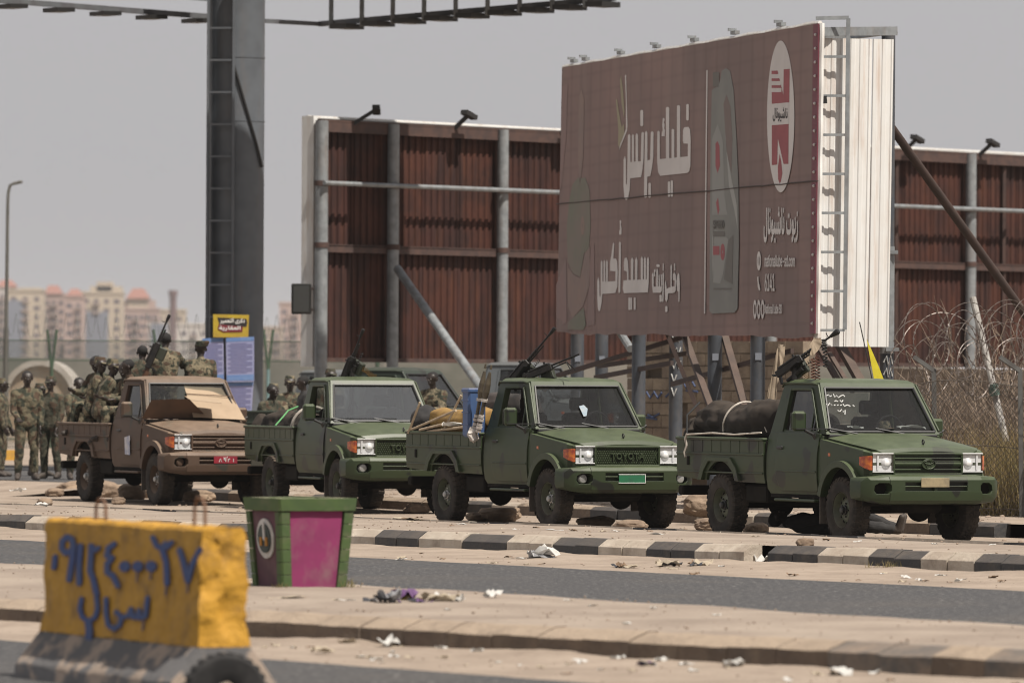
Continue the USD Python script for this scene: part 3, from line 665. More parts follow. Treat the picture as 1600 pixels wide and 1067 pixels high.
def truck_at(px, D, head):
    """origin below the front axle; px = picture column of the near front wheel's hub"""
    f = np.array([math.cos(head), math.sin(head), 0]); l = np.array([-f[1], f[0], 0])
    hub = at(px, 780, D); o = hub + l * .745; o[2] = 0; return o
YP = M('plate_yellow_worn', (.32, .26, .15), (.22, .18, .11), scale=8, rough=.7)
GP = M('plate_green', (.01, .13, .055), (.015, .10, .05), scale=8, rough=.5)
RP = M('plate_red', (.28, .015, .03), (.22, .015, .03), scale=8, rough=.5)
T4 = build_truck('dark green pickup with slatted grille, white scrawl on windscreen and cap on its dashboard', truck_at(1325, 78, HEAD), HEAD, GREEN[0], 'slat', lens_clear=False, plate=(YP, 0, .735, None), seed=0)
T3 = build_truck('dark green pickup with mesh grille, green number plate and rolled mattresses in its bed', truck_at(866, 84.6, HEAD + .01), HEAD + .01, GREEN[1], 'mesh', side_glass='open', plate=(GP, -.02, .665, None, 1), seed=1)
T2 = build_truck('green pickup half hidden behind the planter, dark tarpaulin roll roped in its bed', truck_at(536, 94.0, HEAD - .09), HEAD - .09, GREEN[2], 'mesh', side_glass='open', seed=2)
T1 = build_truck('dusty brown pickup full of soldiers with cardboard over its windscreen', truck_at(250, 99.5, HEAD - .03), HEAD - .03, TAN, 'slat', lens_clear=True, plate=(RP, .02, .70, [[(0, 0), (.4, 1), (.8, 0)], [(.7, 0), (.7, .9), (.35, 1), (.1, .75), (.35, .55), (.65, .6)], [(.1, 0), (.1, 1), (.4, .7), (.7, 1)], [(.4, 0), (.4, 1)]]), seed=3)
ARABIC = {"zuyut":[[[[0.917,0.107],[0.927,0.154],[0.934,0.138],[0.939,0.106],[0.936,0.015],[0.922,0.0],[0.917,0.046]]],[[[0.94,0.109],[0.941,0.154],[0.961,0.201],[0.974,0.282],[0.976,0.408],[0.967,0.569],[0.988,0.631],[1.0,0.446],[1.0,0.308],[0.993,0.185],[0.979,0.092],[0.955,0.015],[0.948,0.015]]],[[[0.967,0.831],[0.976,0.877],[0.986,0.862],[0.991,0.831],[0.988,0.738],[0.983,0.723],[0.969,0.738]]],[[[0.818,0.015],[0.815,0.154],[0.833,0.17],[0.846,0.22],[0.827,0.262],[0.818,0.338],[0.818,0.446],[0.829,0.6],[0.841,0.646],[0.858,0.646],[0.867,0.615],[0.877,0.538],[0.882,0.387],[0.906,0.385],[0.912,0.422],[0.912,0.514],[0.905,0.677],[0.924,0.723],[0.929,0.708],[0.936,0.538],[0.936,0.385],[0.927,0.277],[0.908,0.231],[0.878,0.23],[0.874,0.169],[0.86,0.077],[0.844,0.031]],[[0.845,0.492],[0.842,0.387],[0.857,0.372],[0.855,0.474]]],[[[0.891,0.107],[0.9,0.154],[0.908,0.138],[0.912,0.108],[0.91,0.015],[0.905,0.0],[0.893,0.015]]],[[[0.659,0.385],[0.659,0.523],[0.664,0.631],[0.685,0.6],[0.683,0.451],[0.69,0.402],[0.703,0.369],[0.759,0.369],[0.774,0.402],[0.78,0.439],[0.78,0.516],[0.773,0.631],[0.777,0.662],[0.796,0.677],[0.803,0.538],[0.801,0.354],[0.789,0.277],[0.768,0.231],[0.752,0.231],[0.751,0.215],[0.687,0.231],[0.671,0.277]]],[[[0.732,0.723],[0.732,0.785],[0.742,0.831],[0.754,0.785],[0.754,0.723],[0.746,0.677],[0.737,0.677]]],[[[0.706,0.723],[0.706,0.785],[0.716,0.831],[0.727,0.785],[0.727,0.723],[0.72,0.677],[0.711,0.677]]],[[[0.519,0.754],[0.519,0.969],[0.543,0.969],[0.545,0.454],[0.551,0.385],[0.575,0.385],[0.58,0.419],[0.581,0.516],[0.573,0.692],[0.595,0.738],[0.604,0.538],[0.604,0.385],[0.597,0.292],[0.576,0.231],[0.545,0.231],[0.531,0.262],[0.521,0.385],[0.521,0.745]]],[[[0.571,0.862],[0.573,0.954],[0.578,0.969],[0.592,0.954],[0.595,0.862],[0.59,0.831],[0.581,0.815]]],[[[0.218,0.154],[0.236,0.17],[0.249,0.207],[0.248,0.23],[0.23,0.262],[0.22,0.338],[0.22,0.446],[0.225,0.538],[0.232,0.573],[0.232,0.6],[0.244,0.646],[0.261,0.646],[0.27,0.615],[0.282,0.508],[0.286,0.385],[0.305,0.387],[0.313,0.436],[0.318,0.585],[0.341,0.569],[0.339,0.438],[0.347,0.385],[0.371,0.386],[0.377,0.436],[0.382,0.569],[0.396,0.569],[0.403,0.554],[0.401,0.418],[0.406,0.385],[0.423,0.385],[0.429,0.422],[0.434,0.585],[0.441,0.585],[0.455,0.569],[0.453,0.409],[0.455,0.387],[0.473,0.385],[0.479,0.422],[0.479,0.498],[0.472,0.677],[0.483,0.708],[0.495,0.708],[0.498,0.662],[0.502,0.523],[0.502,0.385],[0.495,0.292],[0.479,0.231],[0.455,0.231],[0.442,0.31],[0.434,0.246],[0.427,0.231],[0.403,0.231],[0.39,0.281],[0.374,0.231],[0.344,0.231],[0.328,0.295],[0.308,0.231],[0.28,0.23],[0.277,0.169],[0.263,0.077],[0.237,0.015],[0.22,0.015]],[[0.247,0.491],[0.244,0.387],[0.26,0.372],[0.261,0.424],[0.256,0.49]]],[[[0.419,0.769],[0.422,0.846],[0.436,0.866],[0.434,0.969],[0.438,1.0],[0.448,1.0],[0.453,0.969],[0.45,0.867],[0.462,0.846],[0.464,0.815],[0.462,0.738],[0.457,0.723],[0.448,0.723],[0.442,0.773],[0.436,0.723],[0.427,0.723]],[[0.439,0.861],[0.442,0.827],[0.446,0.854]]],[[[0.327,0.046],[0.327,0.108],[0.336,0.154],[0.348,0.108],[0.348,0.046],[0.344,0.0],[0.332,0.0]]],[[[0.299,0.107],[0.308,0.154],[0.315,0.138],[0.32,0.108],[0.318,0.015],[0.313,0.0],[0.301,0.015]]],[[[0.121,0.754],[0.121,0.969],[0.145,0.969],[0.147,0.454],[0.153,0.385],[0.177,0.385],[0.182,0.419],[0.182,0.516],[0.175,0.692],[0.197,0.738],[0.206,0.538],[0.206,0.385],[0.199,0.292],[0.178,0.231],[0.147,0.231],[0.133,0.262],[0.123,0.385],[0.123,0.745]]],[[[0.173,0.923],[0.18,0.969],[0.19,0.969],[0.197,0.923],[0.197,0.862],[0.182,0.815],[0.173,0.862]]],[[[0.0,0.2],[0.0,0.338],[0.007,0.477],[0.028,0.446],[0.024,0.346],[0.024,0.254],[0.034,0.171],[0.06,0.154],[0.073,0.203],[0.078,0.271],[0.076,0.969],[0.1,0.969],[0.102,0.277],[0.095,0.138],[0.076,0.031],[0.045,0.0],[0.044,0.015],[0.028,0.015],[0.014,0.062],[0.005,0.123]]]],"nat":[[[[0.859,0.754],[0.859,0.969],[0.898,0.969],[0.902,0.454],[0.912,0.385],[0.951,0.385],[0.96,0.419],[0.961,0.516],[0.949,0.692],[0.984,0.738],[1.0,0.538],[1.0,0.385],[0.988,0.292],[0.953,0.231],[0.902,0.231],[0.878,0.262],[0.863,0.385],[0.863,0.745]]],[[[0.945,0.862],[0.949,0.954],[0.957,0.969],[0.98,0.954],[0.984,0.862],[0.976,0.831],[0.961,0.815]]],[[[0.361,0.154],[0.39,0.17],[0.412,0.207],[0.411,0.23],[0.38,0.262],[0.365,0.338],[0.365,0.446],[0.373,0.538],[0.384,0.573],[0.384,0.6],[0.404,0.646],[0.431,0.646],[0.447,0.615],[0.467,0.508],[0.472,0.385],[0.505,0.387],[0.517,0.436],[0.526,0.585],[0.565,0.569],[0.561,0.438],[0.574,0.385],[0.614,0.386],[0.623,0.436],[0.631,0.569],[0.655,0.569],[0.667,0.554],[0.663,0.418],[0.672,0.385],[0.7,0.385],[0.71,0.422],[0.718,0.585],[0.729,0.585],[0.753,0.569],[0.749,0.409],[0.754,0.387],[0.782,0.385],[0.792,0.422],[0.792,0.498],[0.78,0.677],[0.8,0.708],[0.82,0.708],[0.824,0.662],[0.831,0.523],[0.831,0.385],[0.82,0.292],[0.792,0.231],[0.753,0.231],[0.731,0.31],[0.718,0.246],[0.706,0.231],[0.667,0.231],[0.645,0.281],[0.62,0.231],[0.569,0.231],[0.542,0.295],[0.51,0.231],[0.464,0.23],[0.459,0.169],[0.435,0.077],[0.392,0.015],[0.365,0.015]],[[0.409,0.491],[0.405,0.387],[0.431,0.372],[0.431,0.424],[0.423,0.49]]],[[[0.694,0.815],[0.706,0.862],[0.722,0.866],[0.718,0.969],[0.725,1.0],[0.741,1.0],[0.749,0.969],[0.745,0.867],[0.765,0.846],[0.769,0.769],[0.757,0.723],[0.741,0.723],[0.731,0.773],[0.722,0.723],[0.706,0.723],[0.698,0.738]],[[0.727,0.861],[0.732,0.827],[0.738,0.854]]],[[[0.541,0.046],[0.541,0.108],[0.557,0.154],[0.576,0.108],[0.576,0.046],[0.569,0.0],[0.549,0.0]]],[[[0.498,0.015],[0.494,0.108],[0.51,0.154],[0.529,0.108],[0.529,0.046],[0.518,0.0]]],[[[0.2,0.754],[0.2,0.969],[0.239,0.969],[0.243,0.454],[0.253,0.385],[0.292,0.385],[0.301,0.419],[0.302,0.516],[0.29,0.692],[0.325,0.738],[0.341,0.538],[0.341,0.385],[0.329,0.292],[0.294,0.231],[0.243,0.231],[0.22,0.262],[0.204,0.385],[0.204,0.745]]],[[[0.286,0.923],[0.298,0.969],[0.314,0.969],[0.325,0.923],[0.325,0.862],[0.302,0.815],[0.286,0.862]]],[[[0.0,0.2],[0.0,0.338],[0.012,0.477],[0.047,0.446],[0.039,0.346],[0.039,0.254],[0.056,0.171],[0.1,0.154],[0.121,0.203],[0.129,0.271],[0.125,0.969],[0.165,0.969],[0.169,0.277],[0.157,0.138],[0.125,0.031],[0.075,0.0],[0.072,0.015],[0.047,0.015],[0.024,0.062],[0.008,0.123]]]],"s1":[[[[0.921,0.317],[0.929,0.429],[0.944,0.397],[0.963,0.397],[0.97,0.433],[0.967,0.534],[0.951,0.667],[0.951,0.714],[0.967,0.778],[0.975,0.778],[1.0,0.492],[0.997,0.333],[0.986,0.27],[0.973,0.238],[0.932,0.254],[0.924,0.27]]],[[[0.751,0.016],[0.746,0.159],[0.77,0.207],[0.781,0.275],[0.787,0.341],[0.787,0.42],[0.776,0.54],[0.776,0.587],[0.792,0.635],[0.801,0.635],[0.815,0.414],[0.821,0.397],[0.868,0.4],[0.872,0.422],[0.868,0.489],[0.836,0.651],[0.836,0.762],[0.839,0.794],[0.857,0.843],[0.861,0.873],[0.902,0.984],[0.907,0.968],[0.915,0.841],[0.869,0.723],[0.891,0.587],[0.902,0.46],[0.902,0.365],[0.888,0.27],[0.872,0.238],[0.82,0.238],[0.81,0.269],[0.803,0.19],[0.784,0.079],[0.76,0.016]]],[[[0.612,0.19],[0.612,0.349],[0.62,0.476],[0.645,0.444],[0.639,0.263],[0.651,0.176],[0.657,0.159],[0.693,0.159],[0.71,0.208],[0.713,0.267],[0.686,0.333],[0.675,0.413],[0.675,0.508],[0.68,0.587],[0.699,0.698],[0.713,0.73],[0.735,0.73],[0.751,0.683],[0.74,0.556],[0.714,0.571],[0.702,0.501],[0.702,0.465],[0.708,0.431],[0.732,0.381],[0.743,0.317],[0.74,0.19],[0.724,0.079],[0.689,0.0],[0.653,0.0],[0.623,0.079]]],[[[0.519,0.587],[0.519,1.0],[0.546,1.0],[0.549,0.238],[0.522,0.238],[0.522,0.578]]],[[[0.005,0.016],[0.0,0.159],[0.024,0.207],[0.035,0.275],[0.041,0.341],[0.041,0.42],[0.03,0.54],[0.03,0.587],[0.046,0.635],[0.055,0.635],[0.066,0.449],[0.075,0.397],[0.1,0.398],[0.109,0.45],[0.115,0.603],[0.126,0.603],[0.142,0.587],[0.139,0.454],[0.143,0.415],[0.17,0.397],[0.202,0.651],[0.213,0.683],[0.232,0.683],[0.251,0.587],[0.266,0.414],[0.272,0.397],[0.302,0.397],[0.303,0.425],[0.29,0.492],[0.287,0.603],[0.311,0.714],[0.347,0.73],[0.361,0.698],[0.369,0.635],[0.369,0.524],[0.359,0.398],[0.395,0.398],[0.404,0.467],[0.407,0.603],[0.418,0.603],[0.434,0.571],[0.432,0.437],[0.438,0.398],[0.466,0.397],[0.47,0.422],[0.467,1.0],[0.495,1.0],[0.497,0.365],[0.492,0.302],[0.481,0.254],[0.437,0.238],[0.417,0.317],[0.41,0.27],[0.396,0.238],[0.358,0.238],[0.334,0.286],[0.321,0.286],[0.298,0.238],[0.265,0.238],[0.25,0.286],[0.238,0.222],[0.221,0.222],[0.196,0.306],[0.178,0.238],[0.145,0.238],[0.127,0.304],[0.104,0.238],[0.074,0.238],[0.064,0.269],[0.057,0.19],[0.038,0.079],[0.014,0.016]],[[0.314,0.581],[0.332,0.472],[0.341,0.531],[0.341,0.566],[0.335,0.603],[0.321,0.602]],[[0.21,0.467],[0.223,0.381],[0.234,0.381],[0.238,0.404],[0.225,0.524],[0.213,0.504]]],[[[0.423,0.746],[0.426,0.841],[0.432,0.857],[0.445,0.841],[0.448,0.746],[0.443,0.714],[0.434,0.698]]],[[[0.393,0.746],[0.396,0.841],[0.402,0.857],[0.415,0.841],[0.418,0.746],[0.413,0.714],[0.404,0.698]]],[[[0.126,0.111],[0.137,0.159],[0.145,0.143],[0.15,0.111],[0.148,0.016],[0.131,0.0],[0.126,0.048]]],[[[0.093,0.111],[0.104,0.159],[0.112,0.143],[0.117,0.111],[0.115,0.016],[0.109,0.0],[0.096,0.016]]]],"s2":[[[[0.949,0.521],[0.949,0.887],[0.995,0.887],[1.0,0.211],[0.953,0.211],[0.953,0.513]]],[[[0.421,0.69],[0.421,0.887],[0.467,0.887],[0.472,0.416],[0.483,0.352],[0.532,0.354],[0.523,0.423],[0.523,0.521],[0.533,0.577],[0.561,0.648],[0.607,0.662],[0.626,0.634],[0.65,0.535],[0.65,0.423],[0.64,0.389],[0.641,0.353],[0.709,0.354],[0.71,0.377],[0.687,0.437],[0.682,0.535],[0.724,0.634],[0.785,0.648],[0.808,0.62],[0.822,0.563],[0.822,0.465],[0.804,0.355],[0.857,0.352],[0.864,0.375],[0.86,0.887],[0.907,0.887],[0.911,0.324],[0.897,0.254],[0.864,0.211],[0.804,0.211],[0.764,0.254],[0.741,0.253],[0.701,0.211],[0.626,0.211],[0.595,0.239],[0.537,0.211],[0.472,0.211],[0.444,0.239],[0.43,0.296],[0.425,0.683]],[[0.729,0.516],[0.759,0.419],[0.776,0.472],[0.775,0.503],[0.764,0.535],[0.74,0.535]],[[0.571,0.489],[0.582,0.392],[0.598,0.412],[0.603,0.485],[0.597,0.52],[0.581,0.52]]],[[[0.593,0.775],[0.593,0.831],[0.603,0.873],[0.631,0.859],[0.636,0.775],[0.626,0.746],[0.612,0.732]]],[[[0.537,0.775],[0.537,0.831],[0.547,0.873],[0.575,0.859],[0.579,0.775],[0.57,0.746],[0.556,0.732]]],[[[0.22,0.042],[0.22,0.099],[0.229,0.127],[0.243,0.141],[0.265,0.097],[0.266,0.141],[0.307,0.184],[0.331,0.257],[0.336,0.373],[0.318,0.479],[0.318,0.521],[0.346,0.563],[0.36,0.563],[0.383,0.394],[0.383,0.282],[0.369,0.169],[0.341,0.085],[0.294,0.014],[0.276,0.014],[0.271,0.079],[0.265,0.087],[0.257,0.014],[0.248,0.0],[0.229,0.0]]],[[[0.0,0.394],[0.0,0.507],[0.009,0.563],[0.033,0.634],[0.088,0.692],[0.084,0.761],[0.131,0.761],[0.136,0.415],[0.151,0.353],[0.199,0.352],[0.21,0.385],[0.21,0.472],[0.196,0.606],[0.201,0.634],[0.238,0.662],[0.248,0.62],[0.257,0.493],[0.257,0.352],[0.248,0.282],[0.201,0.211],[0.14,0.211],[0.107,0.254],[0.101,0.296],[0.056,0.282],[0.033,0.296]],[[0.047,0.488],[0.058,0.423],[0.088,0.425],[0.088,0.561],[0.062,0.533]]],[[[0.168,0.098],[0.187,0.141],[0.201,0.127],[0.21,0.099],[0.206,0.014],[0.196,0.0],[0.173,0.014]]],[[[0.089,0.901],[0.089,0.958],[0.107,1.0],[0.131,0.958],[0.131,0.901],[0.117,0.859],[0.098,0.859]]],[[[0.037,0.958],[0.056,1.0],[0.07,0.986],[0.079,0.958],[0.075,0.873],[0.065,0.859],[0.042,0.873]]]]}
# ================================================================ billboards
def ar_shape(key, x0, y0, x1, y1):
    """lettering as shapely shapes in a rectangle (y up)"""
    out = []
    for rings in ARABIC[key]:
        q = [[(x0 + (x1 - x0) * x, y0 + (y1 - y0) * y) for x, y in r] for r in rings]
        out.append(Polygon(q[0], q[1:]).buffer(0))
    return unary_union(out)
GALV = M('galvanised_steel', (0.30, 0.32, 0.33), (0.22, 0.235, 0.245), scale=6, rough=0.55, metal=0.25, stain=(0.22, 0.15, 0.11), stain_amt=0.4, stain_scale=(5, 5, 1))
POSTG = M('post_bluegrey', (0.055, 0.066, 0.083), (0.04, 0.048, 0.06), scale=4, rough=0.6, dust=0.2, stain=(0.16, 0.13, 0.10), stain_amt=0.4, stain_scale=(5, 5, 1.5))
RUSTM = [M('rusty_sheet_%d' % i, (0.054 + .007 * i, 0.0185 + .002 * i, 0.0142), (0.032, 0.013, 0.011), scale=1.3, rough=0.75, stain=(0.15, 0.055, 0.026), stain_amt=0.45, stain_scale=(7, 7, .55), spec=0.3, pos='object') for i in range(3)]
RUSTD = M('rusty_beam', (0.085, 0.045, 0.035), (0.055, 0.032, 0.028), scale=5, rough=0.8)
BROWNB = M('brown_beam', (0.052, 0.029, 0.023), (0.035, 0.021, 0.018), scale=4, rough=0.75, dust=0.2)
WHT = [M('white_sheet_%d' % i, (0.82 - .02 * i, 0.82 - .02 * i, 0.80 - .02 * i), (0.76, 0.745, 0.71), scale=2, rough=0.5, stain=(0.42, 0.22, 0.10), stain_amt=0.45, stain_scale=(9, 9, .7), pos='world') for i in range(3)]
def corr(p0, u, w, z0, z1, n, pitch, amp, phase=0.0, lean=None):
    """one trapezoid-ribbed sheet: starts at p0, runs w along u, ribs vertical, standing out along n"""
    xs, s = [], 0.0
    for k in range(int(w / pitch) + 2):
        for f, a in ((0.0, 0), (.36, 0), (.46, 1), (.86, 1), (.96, 0)):
            x = (k + f - phase) * pitch
            if 0 <= x <= w: xs.append((x, a * amp))
    xs = [(0.0, 0.0)] + [q for q in xs if .002 < q[0] < w - .002] + [(w, 0.0)]
    V, F = [], []
    for x, a in xs:
        b = p0 + u * x + n * a; b2 = p0 + u * x + n * (a - .006)
        V += [(*b[:2], z0), (*b[:2], z1), (*b2[:2], z0), (*b2[:2], z1)]
    for i in range(len(xs) - 1):
        k = 4 * i
        F += [(k, k + 4, k + 5), (k, k + 5, k + 1), (k + 2, k + 7, k + 6), (k + 2, k + 3, k + 7), (k + 1, k + 5, k + 7), (k + 1, k + 7, k + 3), (k, k + 6, k + 4), (k, k + 2, k + 6)]
    m = trimesh.Trimesh(V, F, process=False)
    return m
def floodlight(par, base, d, mat):
    """sign lamp on a short arm; d points from the board outwards"""
    d = np.asarray(d, float)
    sd = np.cross(d, [0, 0, 1]); sd /= np.linalg.norm(sd)
    f = obj('floodlight', [bar(base - [0, 0, .1], base + d * .5 + [0, 0, .20], .07, .07)], mat, par)
    c = base + d * .55 + [0, 0, .22]
    obj('lamp_housing', [bar(c + sd * .19 + [0, 0, .05], c - sd * .19 - [0, 0, .05], .15, .09)], mat, f)
# ---------------- rusty back of the long hoarding
RL, RR = at(490, 590, 125), at(1600, 590, 143)
RL[2] = RR[2] = 0
ru = (RR - RL) / np.linalg.norm(RR - RL); rn = np.array([ru[1], -ru[0], 0])      # rn faces the street
def rpt(px, off=0.0, z=0.0):
    p = onplane(px, 590, RL + rn * off, rn); p[2] = z; return p
RB = thing('rusty_billboard', 'long hoarding seen from behind, rust red ribbed sheets on grey posts', 'billboard')
RW, ztop, zmid, zbot = 27.0, 6.90, 4.50, 2.33
W_ = 1.05; nS = int(RW / W_)
for i in range(nS):
    o = RL + ru * (i * W_)
    for z0, z1, ph in ((zmid + .02, ztop - .05, 0), (zbot, zmid - .02, .4)):
        j = RNG.uniform(-.02, .02)
        obj('sheet_panel', corr(o + rn * (.004 * (i % 2)), ru, W_ - .006, z0 + j * .5, z1 + j, rn, .19, .035, ph), RNG.choice(RUSTM), RB, smooth=False)
e = RL + ru * RW
def rail(z, off, w, h): return bar(RL + rn * off + [0, 0, z] - ru * .05, e + rn * off + [0, 0, z], w, h)
obj('top_rail', [rail(ztop - .02, .10, .20, .05), rail(ztop - .13, .19, .02, .2)], RUSTD, RB)
obj('middle_rail', [rail(zmid, .10, .16, .05), rail(zmid - .06, .17, .02, .14)], RUSTD, RB)
obj('bottom_rail', rail(zbot - .02, .07, .10, .08), RUSTD, RB)
obj('tie_pipe', tube(rpt(505, .42, 5.68), e + rn * .42 + [0, 0, 5.68], .045, 8), GALV, RB)
obj('front_skin', bar(RL - rn * .2 + [0, 0, (ztop + zbot) / 2 + .06], e - rn * .2 + [0, 0, (ztop + zbot) / 2 + .06], .05, ztop - zbot + .06), WHT[1], RB)
obj('edge_strip', [hull([RL - ru * u_ + rn * n_ + [0, 0, z_] for u_ in (.03, .15) for n_ in (.10, -.2) for z_ in (zbot - .15, ztop + .07)]), bar(RL - ru * .12 - rn * .16 + [0, 0, ztop + .05], e - rn * .12 + [0, 0, ztop + .05], .06, .02)], WHT[0], RB)
for k, px in enumerate((501, 613, 784, 1000, 1205, 1516)):
    p = rpt(px, .24); r = .115 if k else .125
    po = obj('post', tube(p + [0, 0, .1], p + [0, 0, ztop - .02], r, 18), GALV, RB)
    obj('clamp', [moved(trimesh.creation.cylinder(r + .02, .10, sections=16), p + [0, 0, z]) for z in (zmid, 5.68)], RUSTD, po)
for px in (1568, 1400):
    p = rpt(px, .10); obj('stiffener', bar(p + [0, 0, zbot], p + [0, 0, ztop], .07, .08, (0, 1, 0)), RUSTD, RB)
FLB = M('floodlight_black', (0.015, 0.014, 0.014), rough=0.6)
for px in (543, 703, 868, 1405, 1523):
    floodlight(RB, rpt(px, .1, ztop), rn * .75 + ru * (.6 if px == 543 else .1), FLB)
pa, pb = at(621, 420, 126.0), at(795, 668, 121.0)
obj('prop', tube(pa, pb, .085, 14), GALV, RB)
cb = at(471, 467, 124.4)
cbx = obj('control_box', rbox(cb[0] - .19, cb[0] + .19, cb[1] - .14, cb[1] + .14, cb[2] - .29, cb[2] + .29, .02), M('box_grey_dark', (.05, .05, .045), rough=.6), RB)
obj('box_door', rbox(cb[0] - .15, cb[0] + .15, cb[1] - .155, cb[1] - .135, cb[2] - .25, cb[2] + .25, .005), M('box_door_grey', (.16, .17, .16), rough=.6), cbx)
obj('box_bracket', [bar(cb + [.1, 0, z], RL + [0, 0, cb[2] + z], .04, .04) for z in (-.2, .2)], RUSTD, cbx)

# ---------------- the brown advertising board
BTL, BTR, BBR, BBL = at(878, 106, 104), at(1278, 37, 88), at(1271, 521, 88), at(870, 516, 104)
bn = np.cross(BTR - BTL, BBL - BTL); bn /= np.linalg.norm(bn)
if bn[1] > 0: bn = -bn
bu = (BTR - BTL); bu /= np.linalg.norm(bu); bvz = np.cross(bn, bu); bvz = bvz if bvz[2] > 0 else -bvz
BB = thing('brown_billboard', 'big faded brown advertising board with white lettering and a white oval emblem', 'billboard')
def banner_mat():
    ang = math.atan2(bu[1], bu[0])
    N = {'g': ('geometry', {}), 'p': ('principled_bsdf', {'roughness': .8, 'specular_ior_level': .2}), 'n': ('noise_texture', {'scale': .35, 'detail': 5.0}), 'r': ('map_range', {'from_min': .4, 'from_max': .64, 'clamp': True}),
         'm': ('mix_color', {'a': (.165, .120, .110), 'b': (.215, .145, .130)}), 'map': ('mapping', {'rotation': (0, 0, -ang)}), 'w': ('wave_texture', {'wave_type': 'bands', 'bands_direction': 'x', 'scale': .45, 'distortion': .6, 'detail': 3.0, 'detail_scale': 2.0}),
         'wz': ('wave_texture', {'wave_type': 'bands', 'bands_direction': 'z', 'scale': 1.1, 'distortion': .5, 'detail': 3.0}), 'wr': ('map_range', {'from_min': .8, 'from_max': 1.0, 'to_max': .22, 'clamp': True}), 'wq': ('map_range', {'from_min': .85, 'from_max': 1.0, 'to_max': .16, 'clamp': True}),
         'd1': ('mix_color', {'b': (.10, .072, .066)}), 'd2': ('mix_color', {'b': (.10, .072, .066)}), 'sm': ('mapping', {'scale': (1.2, 1.2, .25)}), 'sn': ('noise_texture', {'scale': 1.0, 'detail': 6.0}), 'sr': ('map_range', {'from_min': .5, 'from_max': .75, 'to_max': .4, 'clamp': True}), 'd3': ('mix_color', {'b': (.235, .175, .155)})}
    L = [('g.position', 'n.vector'), ('n.fac', 'r.value'), ('r.result', 'm.fac'), ('g.position', 'map.vector'), ('map.vector', 'w.vector'), ('g.position', 'wz.vector'), ('w.fac', 'wr.value'), ('wz.fac', 'wq.value'), ('m.result', 'd1.a'), ('wr.result', 'd1.fac'), ('d1.result', 'd2.a'), ('wq.result', 'd2.fac'),
         ('g.position', 'sm.vector'), ('sm.vector', 'sn.vector'), ('sn.fac', 'sr.value'), ('d2.result', 'd3.a'), ('sr.result', 'd3.fac'), ('d3.result', 'p.base_color')]
    return usdkit.material(stage, '/World/Looks/banner_brown', N, L, surface='p.BSDF')
BAN = banner_mat()
def quad3(a, b, c, d, back):               # a slab between four corners
    pts = [*(p for p in (a, b, c, d)), *(p - bn * back for p in (a, b, c, d))]
    return hull(pts)
# the cloth itself: slightly wavy surface
nu, nv = 90, 34; V, F = [], []
for i in range(nu + 1):
    for j in range(nv + 1):
        a, b = i / nu, j / nv
        p = (BTL * (1 - a) + BTR * a) * (1 - b) + (BBL * (1 - a) + BBR * a) * b
        w = 0.0012 * (meshkit.fbm(np.array([a * 22, b * 4, 1.0]), 3) - .5) * (4 * a * (1 - a))
        if b > .95: w += .03 * (meshkit.fbm(np.array([a * 30, 3., 1.0]), 3) - .5)
        hem = np.array([0, 0, -.09 * meshkit.fbm(np.array([a * 14, 8., 1.0]), 3)]) if j == nv else 0
        V.append(p + bn * (w - .0012) + hem)
for i in range(nu):
    for j in range(nv):
        k = i * (nv + 1) + j; F += [(k, k + nv + 1, k + nv + 2), (k, k + nv + 2, k + 1)]
bm = trimesh.Trimesh(V, F, process=False)
if np.dot(bm.face_normals[len(F) // 2], bn) < 0: bm.faces = bm.faces[:, ::-1]
obj('banner', bm, BAN, BB, smooth=True)
obj('backing', quad3(BTL - bn * .05 + bu * .1, BTR - bn * .05 - bu * .25, BBR - bn * .05 - bu * .25, BBL - bn * .05 + bu * .1, .10), RUSTD, BB)
DK = 0.002                                   # prints lie this far in front of the plane
def bq(px, py): return onplane(px, py, BTL + bn * DK, bn)
def print_px(name, polys, sc, ox, oy, mat, th=.001, label=None, lift=0.0):
    """flat print on the board, outlines given in picture columns and rows"""
    ms = []
    g0 = unary_union([p if isinstance(p, (Polygon, MultiPolygon)) else Polygon(p).buffer(0) for p in polys])
    for g in getattr(g0, 'geoms', [g0]):
        v, f = trimesh.creation.triangulate_polygon(g, engine='earcut')
        W = np.array([bq(ox + x / sc, oy + y / sc) for x, y in v]) + bn * lift
        m = trimesh.Trimesh(np.vstack([W, W + bn * th]), np.vstack([f, f + len(W)]), process=False)
        fn = m.face_normals
        m.faces = np.array([t if np.dot(n, bn) > 0 else t[::-1] for t, n in zip(m.faces, fn)]); ms.append(m)
    return obj(name, ms, mat, BB, smooth=False, label=label)
def rr(x0, y0, x1, y1, r=None, sk=0.0):      # letter stroke with rounded ends
    w = min(abs(x1 - x0), abs(y1 - y0)); r = w * .45 if r is None else r
    p = shapely.box(x0 + r, y0 + r, x1 - r, y1 - r).buffer(r, 4)
    return p
PW = M('print_white', (0.70, 0.66, 0.63), (0.62, 0.58, 0.555), scale=1.2, rough=0.8, spec=0.25)
PG = M('print_gold', (0.33, 0.29, 0.19), rough=0.8)
PR = M('print_red', (0.34, 0.085, 0.095), (0.30, 0.075, 0.085), scale=2, rough=0.8)
PBG = M('print_bottle_grey', (0.235, 0.235, 0.215), (0.20, 0.20, 0.185), scale=1, rough=0.8)
PBL = M('print_bottle_light', (0.36, 0.36, 0.335), rough=0.8)
PBD = M('print_bottle_dark', (0.145, 0.135, 0.12), rough=0.8)
PGR = M('print_green', (0.165, 0.170, 0.125), (0.205, 0.17, 0.14), scale=.8, rough=0.8)
PTN = M('print_skin_tone', (0.265, 0.185, 0.155), (0.235, 0.17, 0.15), scale=1.5, rough=0.8)
PRD = M('print_pale_red', (0.255, 0.165, 0.15), (0.23, 0.16, 0.148), scale=1.0, rough=0.8)
PMO = M('print_maroon', (0.135, 0.012, 0.03), rough=0.6)
